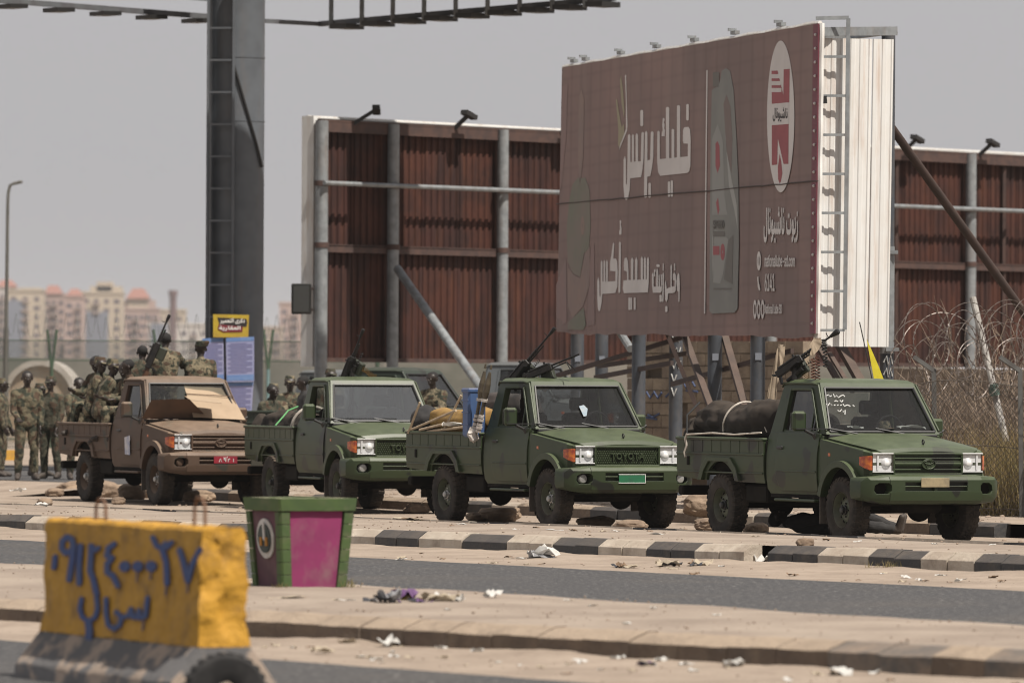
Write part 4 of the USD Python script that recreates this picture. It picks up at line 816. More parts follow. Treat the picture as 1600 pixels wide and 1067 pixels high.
# first line of big lettering
print_px('lettering', [
    # fa lam ya kaf
    [(358, 408), (368, 398), (378, 408), (380, 635), (612, 612), (613, 506), (577, 504), (571, 480), (573, 392), (583, 370), (618, 366), (632, 390), (637, 480), (634, 690), (625, 735), (608, 750), (382, 774), (366, 745), (357, 660)],
    rr(522, 186, 549, 640), rr(430, 200, 458, 650), rr(477, 384, 500, 650), rr(599, 176, 621, 312),
    [(404, 297), (414, 290), (420, 308), (412, 330), (420, 345), (416, 380), (422, 395), (419, 445), (394, 443), (396, 412), (404, 395), (399, 350)],
    rr(446, 820, 466, 950), rr(470, 812, 489, 948),
    # ba ra
    [(304, 412), (315, 402), (327, 412), (325, 610), (315, 700), (300, 775), (275, 782), (272, 950), (258, 960), (247, 945), (250, 700), (256, 412), (266, 400), (276, 415), (276, 646), (298, 640)],
    rr(284, 832, 305, 956),
    # nun sin
    [(226, 418), (237, 408), (247, 418), (243, 640), (235, 720), (222, 785), (133, 794), (128, 890), (114, 962), (98, 978), (84, 955), (76, 860), (77, 640), (88, 608), (97, 640), (97, 840), (105, 850), (113, 440), (123, 424), (134, 440), (134, 660), (146, 658), (146, 440), (156, 424), (164, 440), (164, 656), (177, 655), (177, 436), (187, 418), (198, 436), (198, 655), (220, 652)],
    rr(216, 226, 241, 360)], 5.336, 960, 130, PW)
print_px('crown_emblem', [[(12, 140), (22, 132), (40, 250), (58, 350), (62, 380), (44, 540), (30, 520), (34, 400)], [(46, -20), (56, -60), (72, 60), (86, 240), (80, 290), (60, 180)], [(40, 300), (60, 370), (80, 340), (84, 420), (46, 520)]], 5.336, 960, 130, PG)
print_px('crown_outline', [[(88, -60), (98, -70), (104, 140), (110, 360), (106, 400), (60, 510), (40, 560), (50, 500), (97, 385), (97, 150)]], 5.336, 960, 130, PW)
# second line
print_px('lettering', [
    [(297, 310), (306, 298), (315, 312), (316, 480), (309, 790), (298, 806), (290, 790)], [(304, 95), (312, 88), (320, 100), (314, 130), (322, 170), (320, 230), (298, 230), (299, 195), (306, 180)],
    [(84, 690), (94, 645), (104, 690), (106, 830), (116, 840), (118, 500), (127, 478), (135, 500), (135, 690), (145, 690), (145, 500), (153, 474), (162, 500), (162, 690), (170, 690), (170, 500), (179, 474), (187, 500), (187, 690), (262, 686), (262, 590), (210, 585), (209, 500), (222, 430), (236, 320), (244, 308), (250, 325), (246, 400), (240, 465), (268, 466), (280, 500), (284, 600), (280, 740), (262, 802), (132, 812), (126, 900), (112, 970), (102, 982), (90, 960), (84, 860)],
    [(340, 680), (376, 676), (374, 592), (345, 580), (344, 500), (352, 462), (370, 455), (384, 490), (390, 590), (390, 674), (413, 674), (413, 480), (426, 452), (438, 480), (436, 674), (454, 672), (454, 480), (467, 450), (478, 480), (476, 672), (510, 670), (510, 470), (521, 440), (531, 470), (531, 668), (540, 668), (540, 470), (551, 446), (560, 470), (560, 668), (568, 668), (570, 470), (582, 448), (591, 470), (588, 700), (580, 796), (345, 804), (334, 760)],
    rr(389, 846, 406, 968), rr(408, 846, 424, 968), rr(442, 846, 460, 968),
    [(620, 620), (628, 600), (636, 620), (638, 740), (660, 740), (662, 580), (672, 560), (680, 580), (678, 740), (686, 740), (686, 630), (694, 620), (700, 740), (712, 738), (706, 620), (716, 620), (720, 700), (716, 780), (706, 800), (628, 800), (620, 720)],
    rr(662, 522, 696, 548), [(640, 580), (652, 565), (656, 590), (648, 600), (654, 640), (640, 640)], [(722, 620), (731, 600), (738, 620), (736, 760), (732, 888), (720, 890), (724, 740)], rr(726, 512, 735, 584), rr(694, 820, 716, 890),
    [(748, 700), (756, 680), (764, 760), (802, 744), (802, 540), (810, 520), (816, 540), (814, 740), (842, 736), (842, 680), (826, 676), (826, 620), (838, 600), (852, 620), (858, 690), (852, 780), (840, 800), (778, 806), (774, 860), (762, 892), (750, 870), (746, 780)],
    rr(838, 512, 848, 584), rr(750, 930, 772, 988), [(866, 640), (876, 606), (888, 620), (893, 720), (889, 888), (879, 888), (880, 790), (866, 780), (862, 700)]], 6.275, 920, 330, PW)
# logo
el = Polygon([(170 + 91 * math.cos(t), 522 + 505 * math.sin(t)) for t in np.linspace(0, 2 * PI, 49)[:-1]])
print_px('logo_oval', [el], 4.264, 1180, 60, PW)
print_px('logo_letter', [Polygon([(110, 218), (150, 216), (189, 380), (191, 208), (231, 205), (228, 430), (112, 438)]).difference(unary_union([shapely.box(105, 240 + 46 * k, 166 + 5 * k, 268 + 46 * k) for k in range(3)])), [(112, 580), (224, 572), (222, 838), (190, 838), (152, 668), (148, 842), (112, 846)], [(164, 770), (176, 830), (182, 900), (172, 955), (164, 968), (154, 940), (152, 860)]], 4.264, 1180, 60, PR, lift=.002)
print_px('logo_band', [[(114, 438), (226, 428), (224, 572), (114, 580)]], 4.264, 1180, 60, PW, lift=.003)
print_px('logo_script', [shapely.affinity.scale(ar_shape('nat', 120, -556, 218, -462), 1, -1, origin=(0, 0))] if True else [], 4.264, 1180, 60, M('print_black', (.05, .04, .04), rough=.8), lift=.006)
# small print at the right
print_px('lettering', [shapely.affinity.scale(ar_shape('zuyut', 124, -372, 410, -70), 1, -1, origin=(0, 0))], 5.333, 1170, 310, PW)
def board_text(text, x0, y0, x1, y1, sc, ox, oy):
    tm = meshkit.text_mesh(text, 1.0, .004, bold=True); V = tm.vertices; b0, b1 = tm.bounds
    W = np.array([bq(ox + (x0 + (x1 - x0) * (v[0] - b0[0]) / (b1[0] - b0[0])) / sc, oy + (y1 + (y0 - y1) * (v[1] - b0[1]) / (b1[1] - b0[1])) / sc) + bn * v[2] for v in V])
    obj('lettering', trimesh.Trimesh(W, tm.faces, process=False), PW, BB, smooth=False)
board_text('nationallube-sd.com', 134, 470, 385, 572, 5.333, 1170, 310)
board_text('6141', 134, 628, 215, 775, 5.333, 1170, 310)
board_text('National Lube SD', 134, 880, 277, 962, 5.333, 1170, 310)
def oval(cx, cy, rx, ry, hole=.55):
    o = Polygon([(cx + rx * math.cos(t), cy + ry * math.sin(t)) for t in np.linspace(0, 2 * PI, 25)[:-1]])
    i = Polygon([(cx + rx * hole * math.cos(t), cy + ry * hole * math.sin(t)) for t in np.linspace(0, 2 * PI, 17)[:-1]])
    return o.difference(i)
print_px('icon', [oval(84, 522, 17, 80, .6), shapely.box(80, 470, 88, 575)], 5.333, 1170, 310, PW)
print_px('icon', [[(70, 656), (80, 650), (82, 690), (92, 740), (96, 762), (86, 770), (76, 740)]], 5.333, 1170, 310, PW)
for cx in (51, 83, 115): print_px('icon', [oval(cx, 925, 14, 80)], 5.333, 1170, 310, PW)
# bottle and rule
print_px('white_rule', [[(36, 52), (41, 52), (31, 1040), (26, 1040)]], 2.6, 1090, 90, PW)
print_px('bottle', [[(58, 135), (66, 125), (82, 120), (92, 95), (98, 55), (115, 44), (132, 55), (146, 130), (158, 330), (166, 520), (168, 760), (162, 1020), (150, 1036), (60, 1040), (48, 1030), (50, 700), (54, 300)]], 2.6, 1090, 90, PBG)
print_px('bottle_neck', [rr(62, 60, 88, 120, 2)], 2.6, 1090, 90, PBD)
print_px('bottle_handle', [[(106, 190), (118, 150), (134, 200), (142, 330), (138, 470), (118, 380)]], 2.6, 1090, 90, M('print_handle_gap', (.19, .145, .13), rough=.8), lift=.002)
print_px('bottle_highlight', [[(112, 300), (122, 400), (140, 500), (160, 600), (164, 700), (150, 620), (128, 520)], [(64, 700), (70, 660), (62, 900), (60, 740)]], 2.6, 1090, 90, PBL, lift=.002)
print_px('bottle_label', [[(64, 690), (126, 738), (104, 880), (92, 918), (64, 914)], [(60, 330), (82, 270), (104, 340), (110, 560), (122, 640), (60, 640)]], 2.6, 1090, 90, M('print_label', (.29, .29, .27), rough=.8), lift=.002)
print_px('bottle_mark', [[(74, 350), (82, 340), (90, 360), (92, 440), (82, 470), (74, 440)], rr(64, 766, 90, 802, 2), oval(103, 790, 9, 34, .2), [(76, 590), (84, 570), (90, 620), (84, 640)]], 2.6, 1090, 90, PR, lift=.004)
print_px('bottle_panel', [[(128, 740), (146, 720), (142, 920), (108, 900)], rr(64, 706, 112, 728, 2), rr(66, 936, 140, 942, 1)], 2.6, 1090, 90, PBD, lift=.004)
tm = meshkit.text_mesh('SPEED', 1.0, .004, bold=True); b1 = tm.bounds[1]
W = np.array([bq(1090 + (64 + 46 * v[0] / b1[0]) / 2.6, 90 + (694 - 32 * v[1]) / 2.6) + bn * (.008 + v[2]) for v in tm.vertices])
obj('bottle_lettering', trimesh.Trimesh(W, tm.faces, process=False), PBD, BB, smooth=False)
# faded standing figure printed at the far end
print_px('printed_robe', [[(84, 480), (104, 455), (132, 455), (148, 500), (152, 640), (146, 720), (128, 740), (112, 830), (84, 815), (66, 770), (62, 640), (72, 540)], [(84, 985), (126, 945), (134, 1010), (124, 1030), (66, 1028), (66, 1000)]], 2.42, 860, 90, PGR)
print_px('printed_stole', [[(108, 150), (118, 120), (128, 160), (124, 380), (112, 490), (104, 380)]], 2.42, 860, 90, PTN)
print_px('printed_cloth', [[(66, 790), (86, 820), (112, 835), (130, 740), (150, 715), (148, 860), (124, 940), (84, 985), (66, 940)]], 2.42, 860, 90, PTN)
print_px('printed_band', [[(44, 110), (66, 100), (60, 300), (44, 470), (36, 520)], [(22, 860), (60, 760), (62, 1000), (22, 1024)], [(152, 730), (166, 700), (168, 1010), (138, 1016)]], 2.42, 860, 90, PRD)
print_px('medal', [oval(122, 636, 7, 36, .3)], 2.42, 860, 90, PTN, lift=.002)
# seam, hem, lacing, top edge
seam = [(870, 319)] + [(x, 319 - 36 * (x - 870) / 408 + RNG.uniform(-.8, .8)) for x in range(885, 1275, 14)] + [(1278, 283)]
obj('seam', path_tube([bq(*p) for p in seam], .010, 5), M('seam_dark', (.06, .04, .035), rough=.9), BB)
obj('hem', quad3(bq(1270.5, 39), bq(1279, 37), bq(1273, 521), bq(1265, 521), .015), PMO, BB)
for k in range(22):
    t = (k + .5) / 22; p = bq(1275.5 - 5.5 * t, 44 + 472 * t)
    obj('eyelet', moved(trimesh.creation.icosphere(1, .022), p + bn * .01), PW, BB)
obj('top_edge', path_tube([BTL + (BTR - BTL) * t + [0, 0, .01 + .008 * math.sin(t * 60)] - bn * .03 for t in np.linspace(0, 1, 50)], .032, 6), WHT[0], BB)
obj('side_edge', path_tube([BTR + (BBR - BTR) * t + bu * (.035 + .012 * math.sin(t * 40)) - bn * .05 for t in np.linspace(0, 1, 40)], .035, 6), WHT[0], BB)
for px in (893, 911, 966, 1022, 1081, 1144, 1216):
    t = (px - 878) / 400; p = BTL + (BTR - BTL) * max(t * .87, 0) / (0.87 * t + (1 - t)) if False else onplane(px, 106 - 69 * t, BTL, bn)
    fl = obj('edge_lamp', [bar(p + [0, 0, .03], p + [0, 0, .16], .03, .03), bar(p + [0, 0, .12] + bn * .06, p + [0, 0, .12] - bn * .06, .04, .04)], GALV, BB)
    obj('lamp_housing', bar(p + bu * .15 + [0, 0, .08] - bn * .04, p - bu * .14 + [0, 0, .08] - bn * .04, .07, .05), GALV, fl)
# white ribbed end wall
wl, wr = at(1279, 60, 88.35), at(1397, 62, 88.62)
wu = np.r_[(wr - wl)[:2], 0]; wlen = np.linalg.norm(wu); wu /= wlen; wn = np.array([wu[1], -wu[0], 0])
wz0, wz1 = at(1382, 542, 88.6)[2], at(1397, 62, 88.6)[2]
cuts = [0, .40 * wlen, .72 * wlen, wlen]
lean = -.07
for k in range(3):
    sh = corr(wl + wu * cuts[k] + wn * .004 * k, wu, cuts[k + 1] - cuts[k] - .008, wz0, wz1, wn, .13, .011, .2 * k)
    V = sh.vertices; V[:, 0] += (V[:, 2] - wz1) * 0.012; sh.vertices = V
    obj('end_panel', sh, WHT[k % 3], BB, smooth=False)
obj('end_frame', [bar(wl - wn * .05 + [0, 0, z], wr - wn * .05 + [0, 0, z], .05, .06) for z in (wz0 + .3, (wz0 + wz1) / 2, wz1 - .2)], GALV, BB)
ta, tb = at(1280, 50, 88.2), at(1398, 49, 89.4)
obj('top_beam', [bar(ta, tb, .10, .12), bar(ta + [0, 0, -.04], at(1330, 66, 91), .06, .10), bar(at(1395, 48, 89.5), at(1285, 62, 92), .08, .10)], GALV, BB)
# ladder on the end wall
lad = obj('ladder', [bar(at(1325.5, 29, 88.30), at(1320, 515, 88.30), .055, .05, (0, 1, 0)), bar(at(1275, 29, 88.25), at(1326, 28, 88.30), .04, .05), bar(at(1281, 40, 88.24), at(1273, 515, 88.24), .035, .04, (0, 1, 0))], GALV, BB)
for k in range(8):
    y = 89 + k * 61.0; obj('rung', bar(at(1279 - k * .8, y, 88.24), at(1324.5 - k * .7, y, 88.30), .03, .035), GALV, lad)
obj('junction_box', bar(at(1279, 157, 88.25), at(1292, 156, 88.25), .09, .10), BLK, BB)
# legs
for k, (px, off) in enumerate(((902, .25), (940, 1.1), (998, .25), (1056, 1.1), (1117, .3), (1184, .25))):
    p = onplane(px, 560, BTL - bn * off, bn); p[2] = 0
    lg = obj('leg', tube(p + [0, 0, .05], p + [0, 0, 2.75], .105, 16), POSTG, BB)
    if px != 1056 and px != 998: obj('stencil', bar(p + [-.04, -.11, 2.28], p + [.05, -.11, 2.28], .008, .10), M('stencil_grey', (.2, .22, .26), rough=.8), lg)
    if px == 1056:
        for j in range(5):
            z = 2.66 - j * .21; ww = [(-.07, 0), (-.03, -.12), (.01, 0), (.04, -.12), (.07, 0)]
            obj('scrawl', path_tube([p + [x, -math.sqrt(.111 ** 2 - x * x) - .003, z + dz - .15 * (j > 2) * x] for x, dz in (ww if j < 3 else ww[:3])], .011, 5), M('scrawl_white', (.6, .6, .58), rough=.8), lg)
pe = at(1387, 300, 90.2)
pz = lambda z: np.array([pe[0], pe[1], z])
lg = obj('leg', tube(pz(.05), pz(at(1387, 45, 90.2)[2]), .095, 16), POSTG, BB)
obj('leg_sleeve', [tube(pz(2.32), pz(3.8), .10, 16), bar(pz(2.38) + [-.02, 0, 0], pz(2.38) + [.16, 0, 0], .26, .05), bar(pz(3.72) + [-.02, 0, 0], pz(3.72) + [.14, 0, 0], .26, .05)], GALV, lg)
for j in range(3):
    z = 2.24 - j * .17
    obj('scrawl', path_tube([pz(0) + [x, -math.sqrt(.1 ** 2 - x * x) - .004, z + dz] for x, dz in [(-.05, -.04), (-.01, .05), (.01, -.07), (.05, .05), (.07, -.06)]], .011, 5), M('scrawl_white', (.6, .6, .58), rough=.8), lg)
# props and ties under and behind the board
for a, b, w in (((1066, 515, 96), (1112, 640, 94), .09), ((1042, 520, 97), (1110, 690, 97), .09), ((1128, 510, 95), (1168, 650, 93), .10), ((1281, 545, 91.5), (1318, 610, 90.5), .08), ((1310, 535, 91), (1350, 606, 90), .12), ((1296, 552, 92), (1332, 612, 91), .06)):
    obj('prop', bar(at(*a), at(*b), w, w * .7), BROWNB, BB)
for a, b in (((930, 590, 101), (1050, 567, 98)), ((860, 590, 103), (1070, 526, 99)), ((1050, 600, 97), (1238, 548, 92)), ((935, 572, 104), (1075, 552, 99))):
    obj('tie', bar(at(*a), at(*b), .05, .07), BROWNB, BB)
obj('stay', tube(at(1391, 197, 90.2), at(1660, 573, 94), .062, 12), BROWNB, BB)
obj('stay', tube(at(960, 505, 101), at(985, 545, 100), .06, 10), GALV, BB)

# ---------------- tall sign column with ladder and the lower edge of its panels
PYL = thing('sign_column', 'tall dark grey round column with ladder carrying a sign above the picture', 'sign column')
COLM = M('column_paint', (0.115, 0.13, 0.148), (0.095, 0.107, 0.123), scale=2, rough=0.5, stain=(0.15, 0.12, 0.10), stain_amt=0.35, stain_scale=(3, 3, .6), bump=0.003, bscale=4)
c0 = at(367, 400, 123.5); c0[2] = 0
obj('column', moved(trimesh.creation.cylinder(.545, 13.2, sections=48), c0 + [0, 0, 6.6]), COLM, PYL)
obj('weld_ring', [moved(trimesh.creation.cylinder(.553, .02, sections=48), c0 + [0, 0, z]) for z in np.arange(2.0, 9.4, 1.2)], COLM, PYL)
obj('base_plate', moved(trimesh.creation.cylinder(.75, .1, sections=32), c0 + [0, 0, .2]), COLM, PYL)
lx0, lx1 = at(324, 300, 122.9), at(364, 300, 122.78)
ld = obj('ladder', [bar([p[0], p[1] + .12, .4], [p[0], p[1] + .12, 9.6], .045, .34, (0, 1, 0)) for p in (lx0, lx1)], COLM, PYL)
for k in range(15):
    z = 1.9 + (597 - (48 + 50 * k)) / 82.8
    if z > 1.2: obj('rung', bar([lx0[0], lx0[1] - .02, z], [lx1[0], lx1[1] - .02, z], .035, .035), COLM, ld)
obj('cable', path_tube([at(365 + 42 * t, 100 + 158 * t + 10 * math.sin(t * 3), 0) if False else c0 + [(.575) * math.sin(-.05 + 1.15 * t), -.575 * math.cos(-.05 + 1.15 * t), 7.9 - 1.95 * t - .12 * math.sin(t * 3)] for t in np.linspace(0, 1, 14)], .028, 6), BLK, PYL)
apex, le, re_ = at(500, 38, 128), at(-40, -2, 122.4), at(960, -2, 122.4)
SGN = M('sign_frame', (0.13, 0.14, 0.15), (0.10, 0.10, 0.11), scale=4, rough=.6)
ap2 = at(410, 33, 126.5)
obj('bottom_chord', [bar(apex, re_, .10, .10), bar(ap2, le, .10, .10), bar(ap2, apex, .08, .08)], SGN, PYL)
for k in range(9):
    t = .04 + .108 * k; p = apex + (re_ - apex) * t
    obj('hanger', [bar(p + [0, -.1, -.12], p + [0, -.1, 1.5], .09, .09, (0, 1, 0))], GALV, PYL)
    obj('walkway_plate', bar(p + (re_ - apex) * .03 + [0, -.25, -.10], p + (re_ - apex) * .085 + [0, -.25, -.12], .5, .10), BLK, PYL)
for k in range(6):
    t = .2 + .16 * k; p = ap2 + (le - ap2) * t
    obj('walkway_plate', bar(p + [0, -.25, -.10], p + (le - ap2) * .06 + [0, -.25, -.12], .5, .08), BLK, PYL)
sgo = np.array([-.45, -.45, .35])
obj('sign_panel', [bar(apex + (re_ - apex) * .12 + sgo + [0, 0, 2.75], re_ + sgo + [0, 0, 2.75], 1.5, 5.0), bar(le + [0, 0, 2.6], ap2 + [0, 0, 2.6], .08, 4.6), bar(at(-40, -30, 119.8) + [0, 0, 2.3], at(960, -30, 119.8) + [0, 0, 2.3], .08, 4.3)], SGN, PYL)
# notices stuck on the column
def notice(name, label, corners, D, mat, cat='notice', group=None, th=.01):
    P4 = [at(x, y, D) for x, y in corners]
    n = np.cross(P4[1] - P4[0], P4[3] - P4[0]); n /= np.linalg.norm(n); n = n if n[1] < 0 else -n
    m = hull([*P4, *(p - n * th for p in P4)])
    return obj(name, m, mat, None, smooth=False, label=label, cat=cat, group=group), P4, n
LIL = M('poster_lilac', (0.33, 0.33, 0.50), (0.27, 0.29, 0.48), scale=3, rough=0.7)
BLU = M('poster_blue', (0.12, 0.22, 0.46), (0.16, 0.26, 0.48), scale=5, rough=.7)
LINE = M('poster_line', (0.16, 0.16, 0.33), rough=.7)
def poster(lab, corners, D, bands):
    T = thing('poster', lab, 'poster')
    P4 = [at(x, y, D) for x, y in corners]; n = np.cross(P4[1] - P4[0], P4[3] - P4[0]); n /= np.linalg.norm(n); n = n if n[1] < 0 else -n
    obj('paper', hull([*P4, *(p - n * .012 for p in P4)]), LIL, T, smooth=False)
    q = lambda u, v, o: (P4[0] * (1 - u) + P4[1] * u) * (1 - v) + (P4[3] * (1 - u) + P4[2] * u) * v + n * o
    for v0, v1 in bands: obj('colour_band', hull([q(u, v, o) for u in (0.01, .99) for v in (v0, v1) for o in (.001, .004)]), BLU, T, smooth=False)
    for k in range(22):
        v = .13 + k * .033
        if v < .82: obj('print_line', hull([q(u, v + dv, o) for u in (.06 + .1 * (k % 3 == 0), .94 - .2 * (k % 4 == 0)) for dv in (0, .012) for o in (.001, .004)]), LINE, T, smooth=False)
poster('lilac printed sheet with blue bands, left of two on the column', [(316, 529), (349, 527), (350, 596), (317, 597)], 122.55, ((0, .09), (.84, .97)))
poster('lilac printed sheet with blue bands, right of the black gap on the column', [(353, 528), (397, 526), (397, 596), (354, 597)], 122.5, ((0, .09), (.84, .97)))
poster('lower lilac sheet hanging below the other two on the column', [(353, 598), (396, 597), (392, 662), (356, 662)], 122.55, ((0, .08),))
YS = thing('yellow_sign', 'small yellow advertisement with black and red lettering panels on the column', 'sign')
P4 = [at(x, y, 122.5) for x, y in ((333, 491), (389, 492), (388, 527), (333, 527))]
yn = np.array([0, -1., 0]); o3 = P4[3]; ux, uz = P4[2] - P4[3], P4[0] - P4[3]
obj('board', hull([*P4, *(p + [0, .02, 0] for p in P4)]), M('sign_yellow', (0.50, 0.36, 0.02), (.42, .28, .03), scale=6, rough=.6), YS, smooth=False)
obj('black_panel', decal(Polygon([(.12, .86), (.95, .80), (.97, .62), (.95, .46), (.55, .48), (.13, .40), (.17, .62)]), o3, ux, uz, .004, yn), M('sign_black', (.02, .015, .015), rough=.6), YS, smooth=False)
obj('red_panel', decal(Polygon([(.16, .56), (.85, .46), (.83, .24), (.3, .22), (.14, .34)]), o3, ux, uz, .008, yn), M('sign_red', (.18, .012, .025), rough=.6), YS, smooth=False)
SW = M('sign_white', (.75, .73, .70), rough=.6)
obj('lettering', decal(ar_shape('s1', .20, .58, .90, .82), o3, ux, uz, .013, yn), SW, YS, smooth=False)
obj('lettering', decal(ar_shape('s2', .17, .28, .78, .52), o3, ux, uz, .013, yn), SW, YS, smooth=False)
# ================================================================ far town, fences, walls
CITYW = 4.435                                    # picture columns per metre out there
CD = FPX / CITYW
wcol = {'cream': (0.52, 0.44, 0.34), 'pink': (0.45, 0.33, 0.29), 'white': (0.60, 0.56, 0.52), 'grey': (0.20, 0.22, 0.27), 'tan': (0.42, 0.34, 0.27)}
WALLM = {k: M('town_wall_' + k, c, tuple(x * .85 for x in c), scale=.05, rough=.9) for k, c in wcol.items()}
WIN = M('town_window', (0.16, 0.13, 0.14), (0.10, 0.09, 0.11), scale=.2, rough=.3)
ROOFR = M('town_roof_red', (0.30, 0.14, 0.11), rough=.8)
BALC = M('town_balcony', (0.33, 0.26, 0.23), rough=.8)
def block(name, label, x0, x1, ytop, mat, cols=None, roofs=(), steps=(), grey=None, win=True, depth=16, group='apartment blocks on the far skyline', dz=0.0):
    D = CD + dz; sc = FPX / D
    zt = CAM_Z + (593.5 - ytop) / sc
    X0, X1 = (x0 - 800) / sc, (x1 - 800) / sc
    T = thing(name, label, 'building', ((X0 + X1) / 2, D, 0), 0, group)
    w = X1 - X0
    obj('wall', box(-w / 2, w / 2, 0, depth, -1, zt), WALLM[mat], T, smooth=False)
    obj('parapet', box(-w / 2 - .3, w / 2 + .3, -.3, depth + .3, zt, zt + .9), WALLM[mat], T, smooth=False)
    for a, b, yt in steps:
        z2 = CAM_Z + (593.5 - yt) / sc; obj('upper_storey', box((a - 800) / sc - (X0 + X1) / 2, (b - 800) / sc - (X0 + X1) / 2, 1, depth - 2, zt, z2), WALLM[mat], T, smooth=False)
    for a, b, yb, yt in roofs:
        xa, xb = (a - 800) / sc - (X0 + X1) / 2, (b - 800) / sc - (X0 + X1) / 2
        z0, z1 = CAM_Z + (593.5 - yb) / sc, CAM_Z + (593.5 - yt) / sc; m = (xa + xb) / 2; q = (xb - xa) * .22
        obj('roof', hull([(xa, -.5, z0), (xb, -.5, z0), (xa, 8, z0), (xb, 8, z0), (m - q, 2.5, z1), (m + q, 2.5, z1), (m - q, 5, z1), (m + q, 5, z1)]), ROOFR, T, smooth=False)
        obj('roof_drum', box(xa + .6, xb - .6, .5, 7, zt, z0), WALLM['cream'], T, smooth=False)
    if grey:
        xa, xb = (grey[0] - 800) / sc - (X0 + X1) / 2, (grey[1] - 800) / sc - (X0 + X1) / 2
        obj('glass_facade', box(xa, xb, -.6, .2, 0, CAM_Z + (593.5 - grey[2]) / sc), WALLM['grey'], T, smooth=False)
    if win:
        n = cols or max(2, int(w / 3.4)); fl = int((zt - 2) / 3.2)
        for i in range(n):
            xc = -w / 2 + w * (i + .5) / n
            for k in range(fl):
                z = zt - 2.6 - 3.2 * k
                if z < 7: break
                if grey and xa < xc < xb and z < CAM_Z + (593.5 - grey[2]) / sc: continue
                ww = .75 if (i + k) % 3 else 1.0
                obj('window', box(xc - ww, xc + ww, -.08, .1, z - .85, z + .75), WIN, T, smooth=False)
                if i % 3 == 1: obj('balcony', box(xc - 1.3, xc + 1.3, -1.1, -.1, z - 1.25, z - .45), BALC, T, smooth=False)
block('apartment_block', 'white block with red roof at the left edge of the skyline', -30, 14, 452, 'white', roofs=((-8, 26, 449, 438),), dz=40)
block('apartment_block', 'cream block with dark glass front beside the street lamp', 12, 66, 456, 'cream', grey=(11, 36, 470), steps=((30, 60, 450),))
block('apartment_block', 'pink tower with red cap, taller left one of a pair', 66, 101, 462, 'pink', cols=3, roofs=((66, 98, 460, 446),), steps=((74, 90, 456),), dz=20)
block('apartment_block', 'pink tower with red cap, right one of a pair', 101, 129, 466, 'pink', cols=2, roofs=((103, 128, 462, 451),), dz=-20)
block('apartment_block', 'tall cream block with blue grey lower front and flat stepped top', 126, 190, 459, 'cream', grey=(128, 169, 487), steps=((140, 188, 447), (150, 174, 440)))
block('apartment_block', 'broad pink block stepping down to the right with small red roof', 168, 246, 484, 'pink', cols=8, roofs=((196, 234, 466, 450),), steps=((170, 240, 468),), win=True, dz=60)
block('apartment_block', 'low cream block left of the dark chimney', 240, 288, 486, 'cream', dz=90)
block('apartment_block', 'grey and white low block at the foot of the chimney', 232, 326, 508, 'white', grey=(236, 262, 505), dz=-60)
block('apartment_block', 'tan block seen just right of the sign column', 405, 441, 512, 'tan', dz=10)
block('apartment_block', 'taller pink block seen behind the control box', 436, 500, 474, 'pink', dz=30)
ch = thing('chimney', 'slim dark brown chimney standing above the town', 'chimney', ((293 - 800) / CITYW, CD - 100, 0))
CHM = M('chimney_brown', (0.14, 0.085, 0.085), rough=.9)
obj('shaft', tube((0, 0, 0), (0, 0, 30.5), 1.3, 16, 1.15), CHM, ch); obj('crown', tube((0, 0, 30.2), (0, 0, 32.2), 1.5, 16), CHM, ch)

# street lamp
LAMPM = M('lamp_post_paint', (0.12, 0.115, 0.10), (0.09, 0.09, 0.08), scale=2, rough=.6)
lb = at(8, 600, 165); lb[2] = .17
lt = at(11, 290, 165)
SL = thing('street_lamp', 'thin street lamp with short bent arm at the left edge', 'street lamp', lb)
h = lt[2] - .17
obj('pole', [tube((0, 0, 0), (.02, 0, h * .45), .07, 12, .062), tube((.02, 0, h * .45), (.04, 0, h * .93), .048, 12, .042)], LAMPM, SL)
obj('arm', path_tube([(.04, 0, h * .92), (.05, 0, h * .97), (.10, 0, h + .01), (.2, 0, h + .05), (.36, 0, h + .09)], .04, 8), LAMPM, SL)
obj('lamp_head', rbox(.30, .42, -.07, .07, h + .05, h + .13, .03), LAMPM, SL)

# green fence with forked posts
FG = M('fence_green', (0.05, 0.095, 0.055), (0.04, 0.07, 0.045), scale=4, rough=.7)
FB = M('fence_blue', (0.17, 0.27, 0.28), (0.10, 0.18, 0.17), scale=4, rough=.7)
FW = M('fence_wire', (0.11, 0.125, 0.115), rough=.7)
FN = thing('forked_fence', 'far mesh fence with forked green posts and wire coils along its top', 'fence')
fx = [-86, 81, 247, 419, 590]
for k, px in enumerate(fx):
    p = at(px, 560, 165); p[2] = .17; zj = at(px, 577, 165)[2]; zt2 = at(px, 515, 165)[2]
    po = obj('fence_post', tube(p, [p[0], p[1], zj], .045, 10), FB if k == 3 else FG, FN)
    for sd in (-1, 1): obj('fork_arm', tube([p[0], p[1], zj - .03], [p[0] + sd * .12, p[1] + .01 * sd, zt2], .034, 8), FG, po)
xa_, xb_ = at(-120, 560, 165)[0], at(600, 560, 165)[0]; yf = at(0, 560, 165)[1]
zt_ = at(300, 533, 165)[2]
obj('wire_mesh', [tube((x, yf, .17), (x, yf, zt_), .0055, 3, cap=False) for x in np.arange(xa_, xb_, .045)] + [tube((xa_, yf, z), (xb_, yf, z), .0055, 3, cap=False) for z in np.arange(.2, zt_, .045)], FW, FN, smooth=False, kind='stuff')
obj('top_wire', [tube((xa_, yf, z), (xb_, yf, z), .013, 5) for z in (zt_, zt_ - .5, 1.0, .4)], FG, FN, smooth=False)
t = np.arange(0, 46 * 2 * PI, .35)
obj('wire_coil', path_tube(np.c_[xa_ + (xb_ - xa_) * t / t[-1], yf + .3 * np.cos(t), zt_ + .36 + .30 * np.sin(t) + .05 * np.sin(t * .37)], .006, 3), FW, FN)

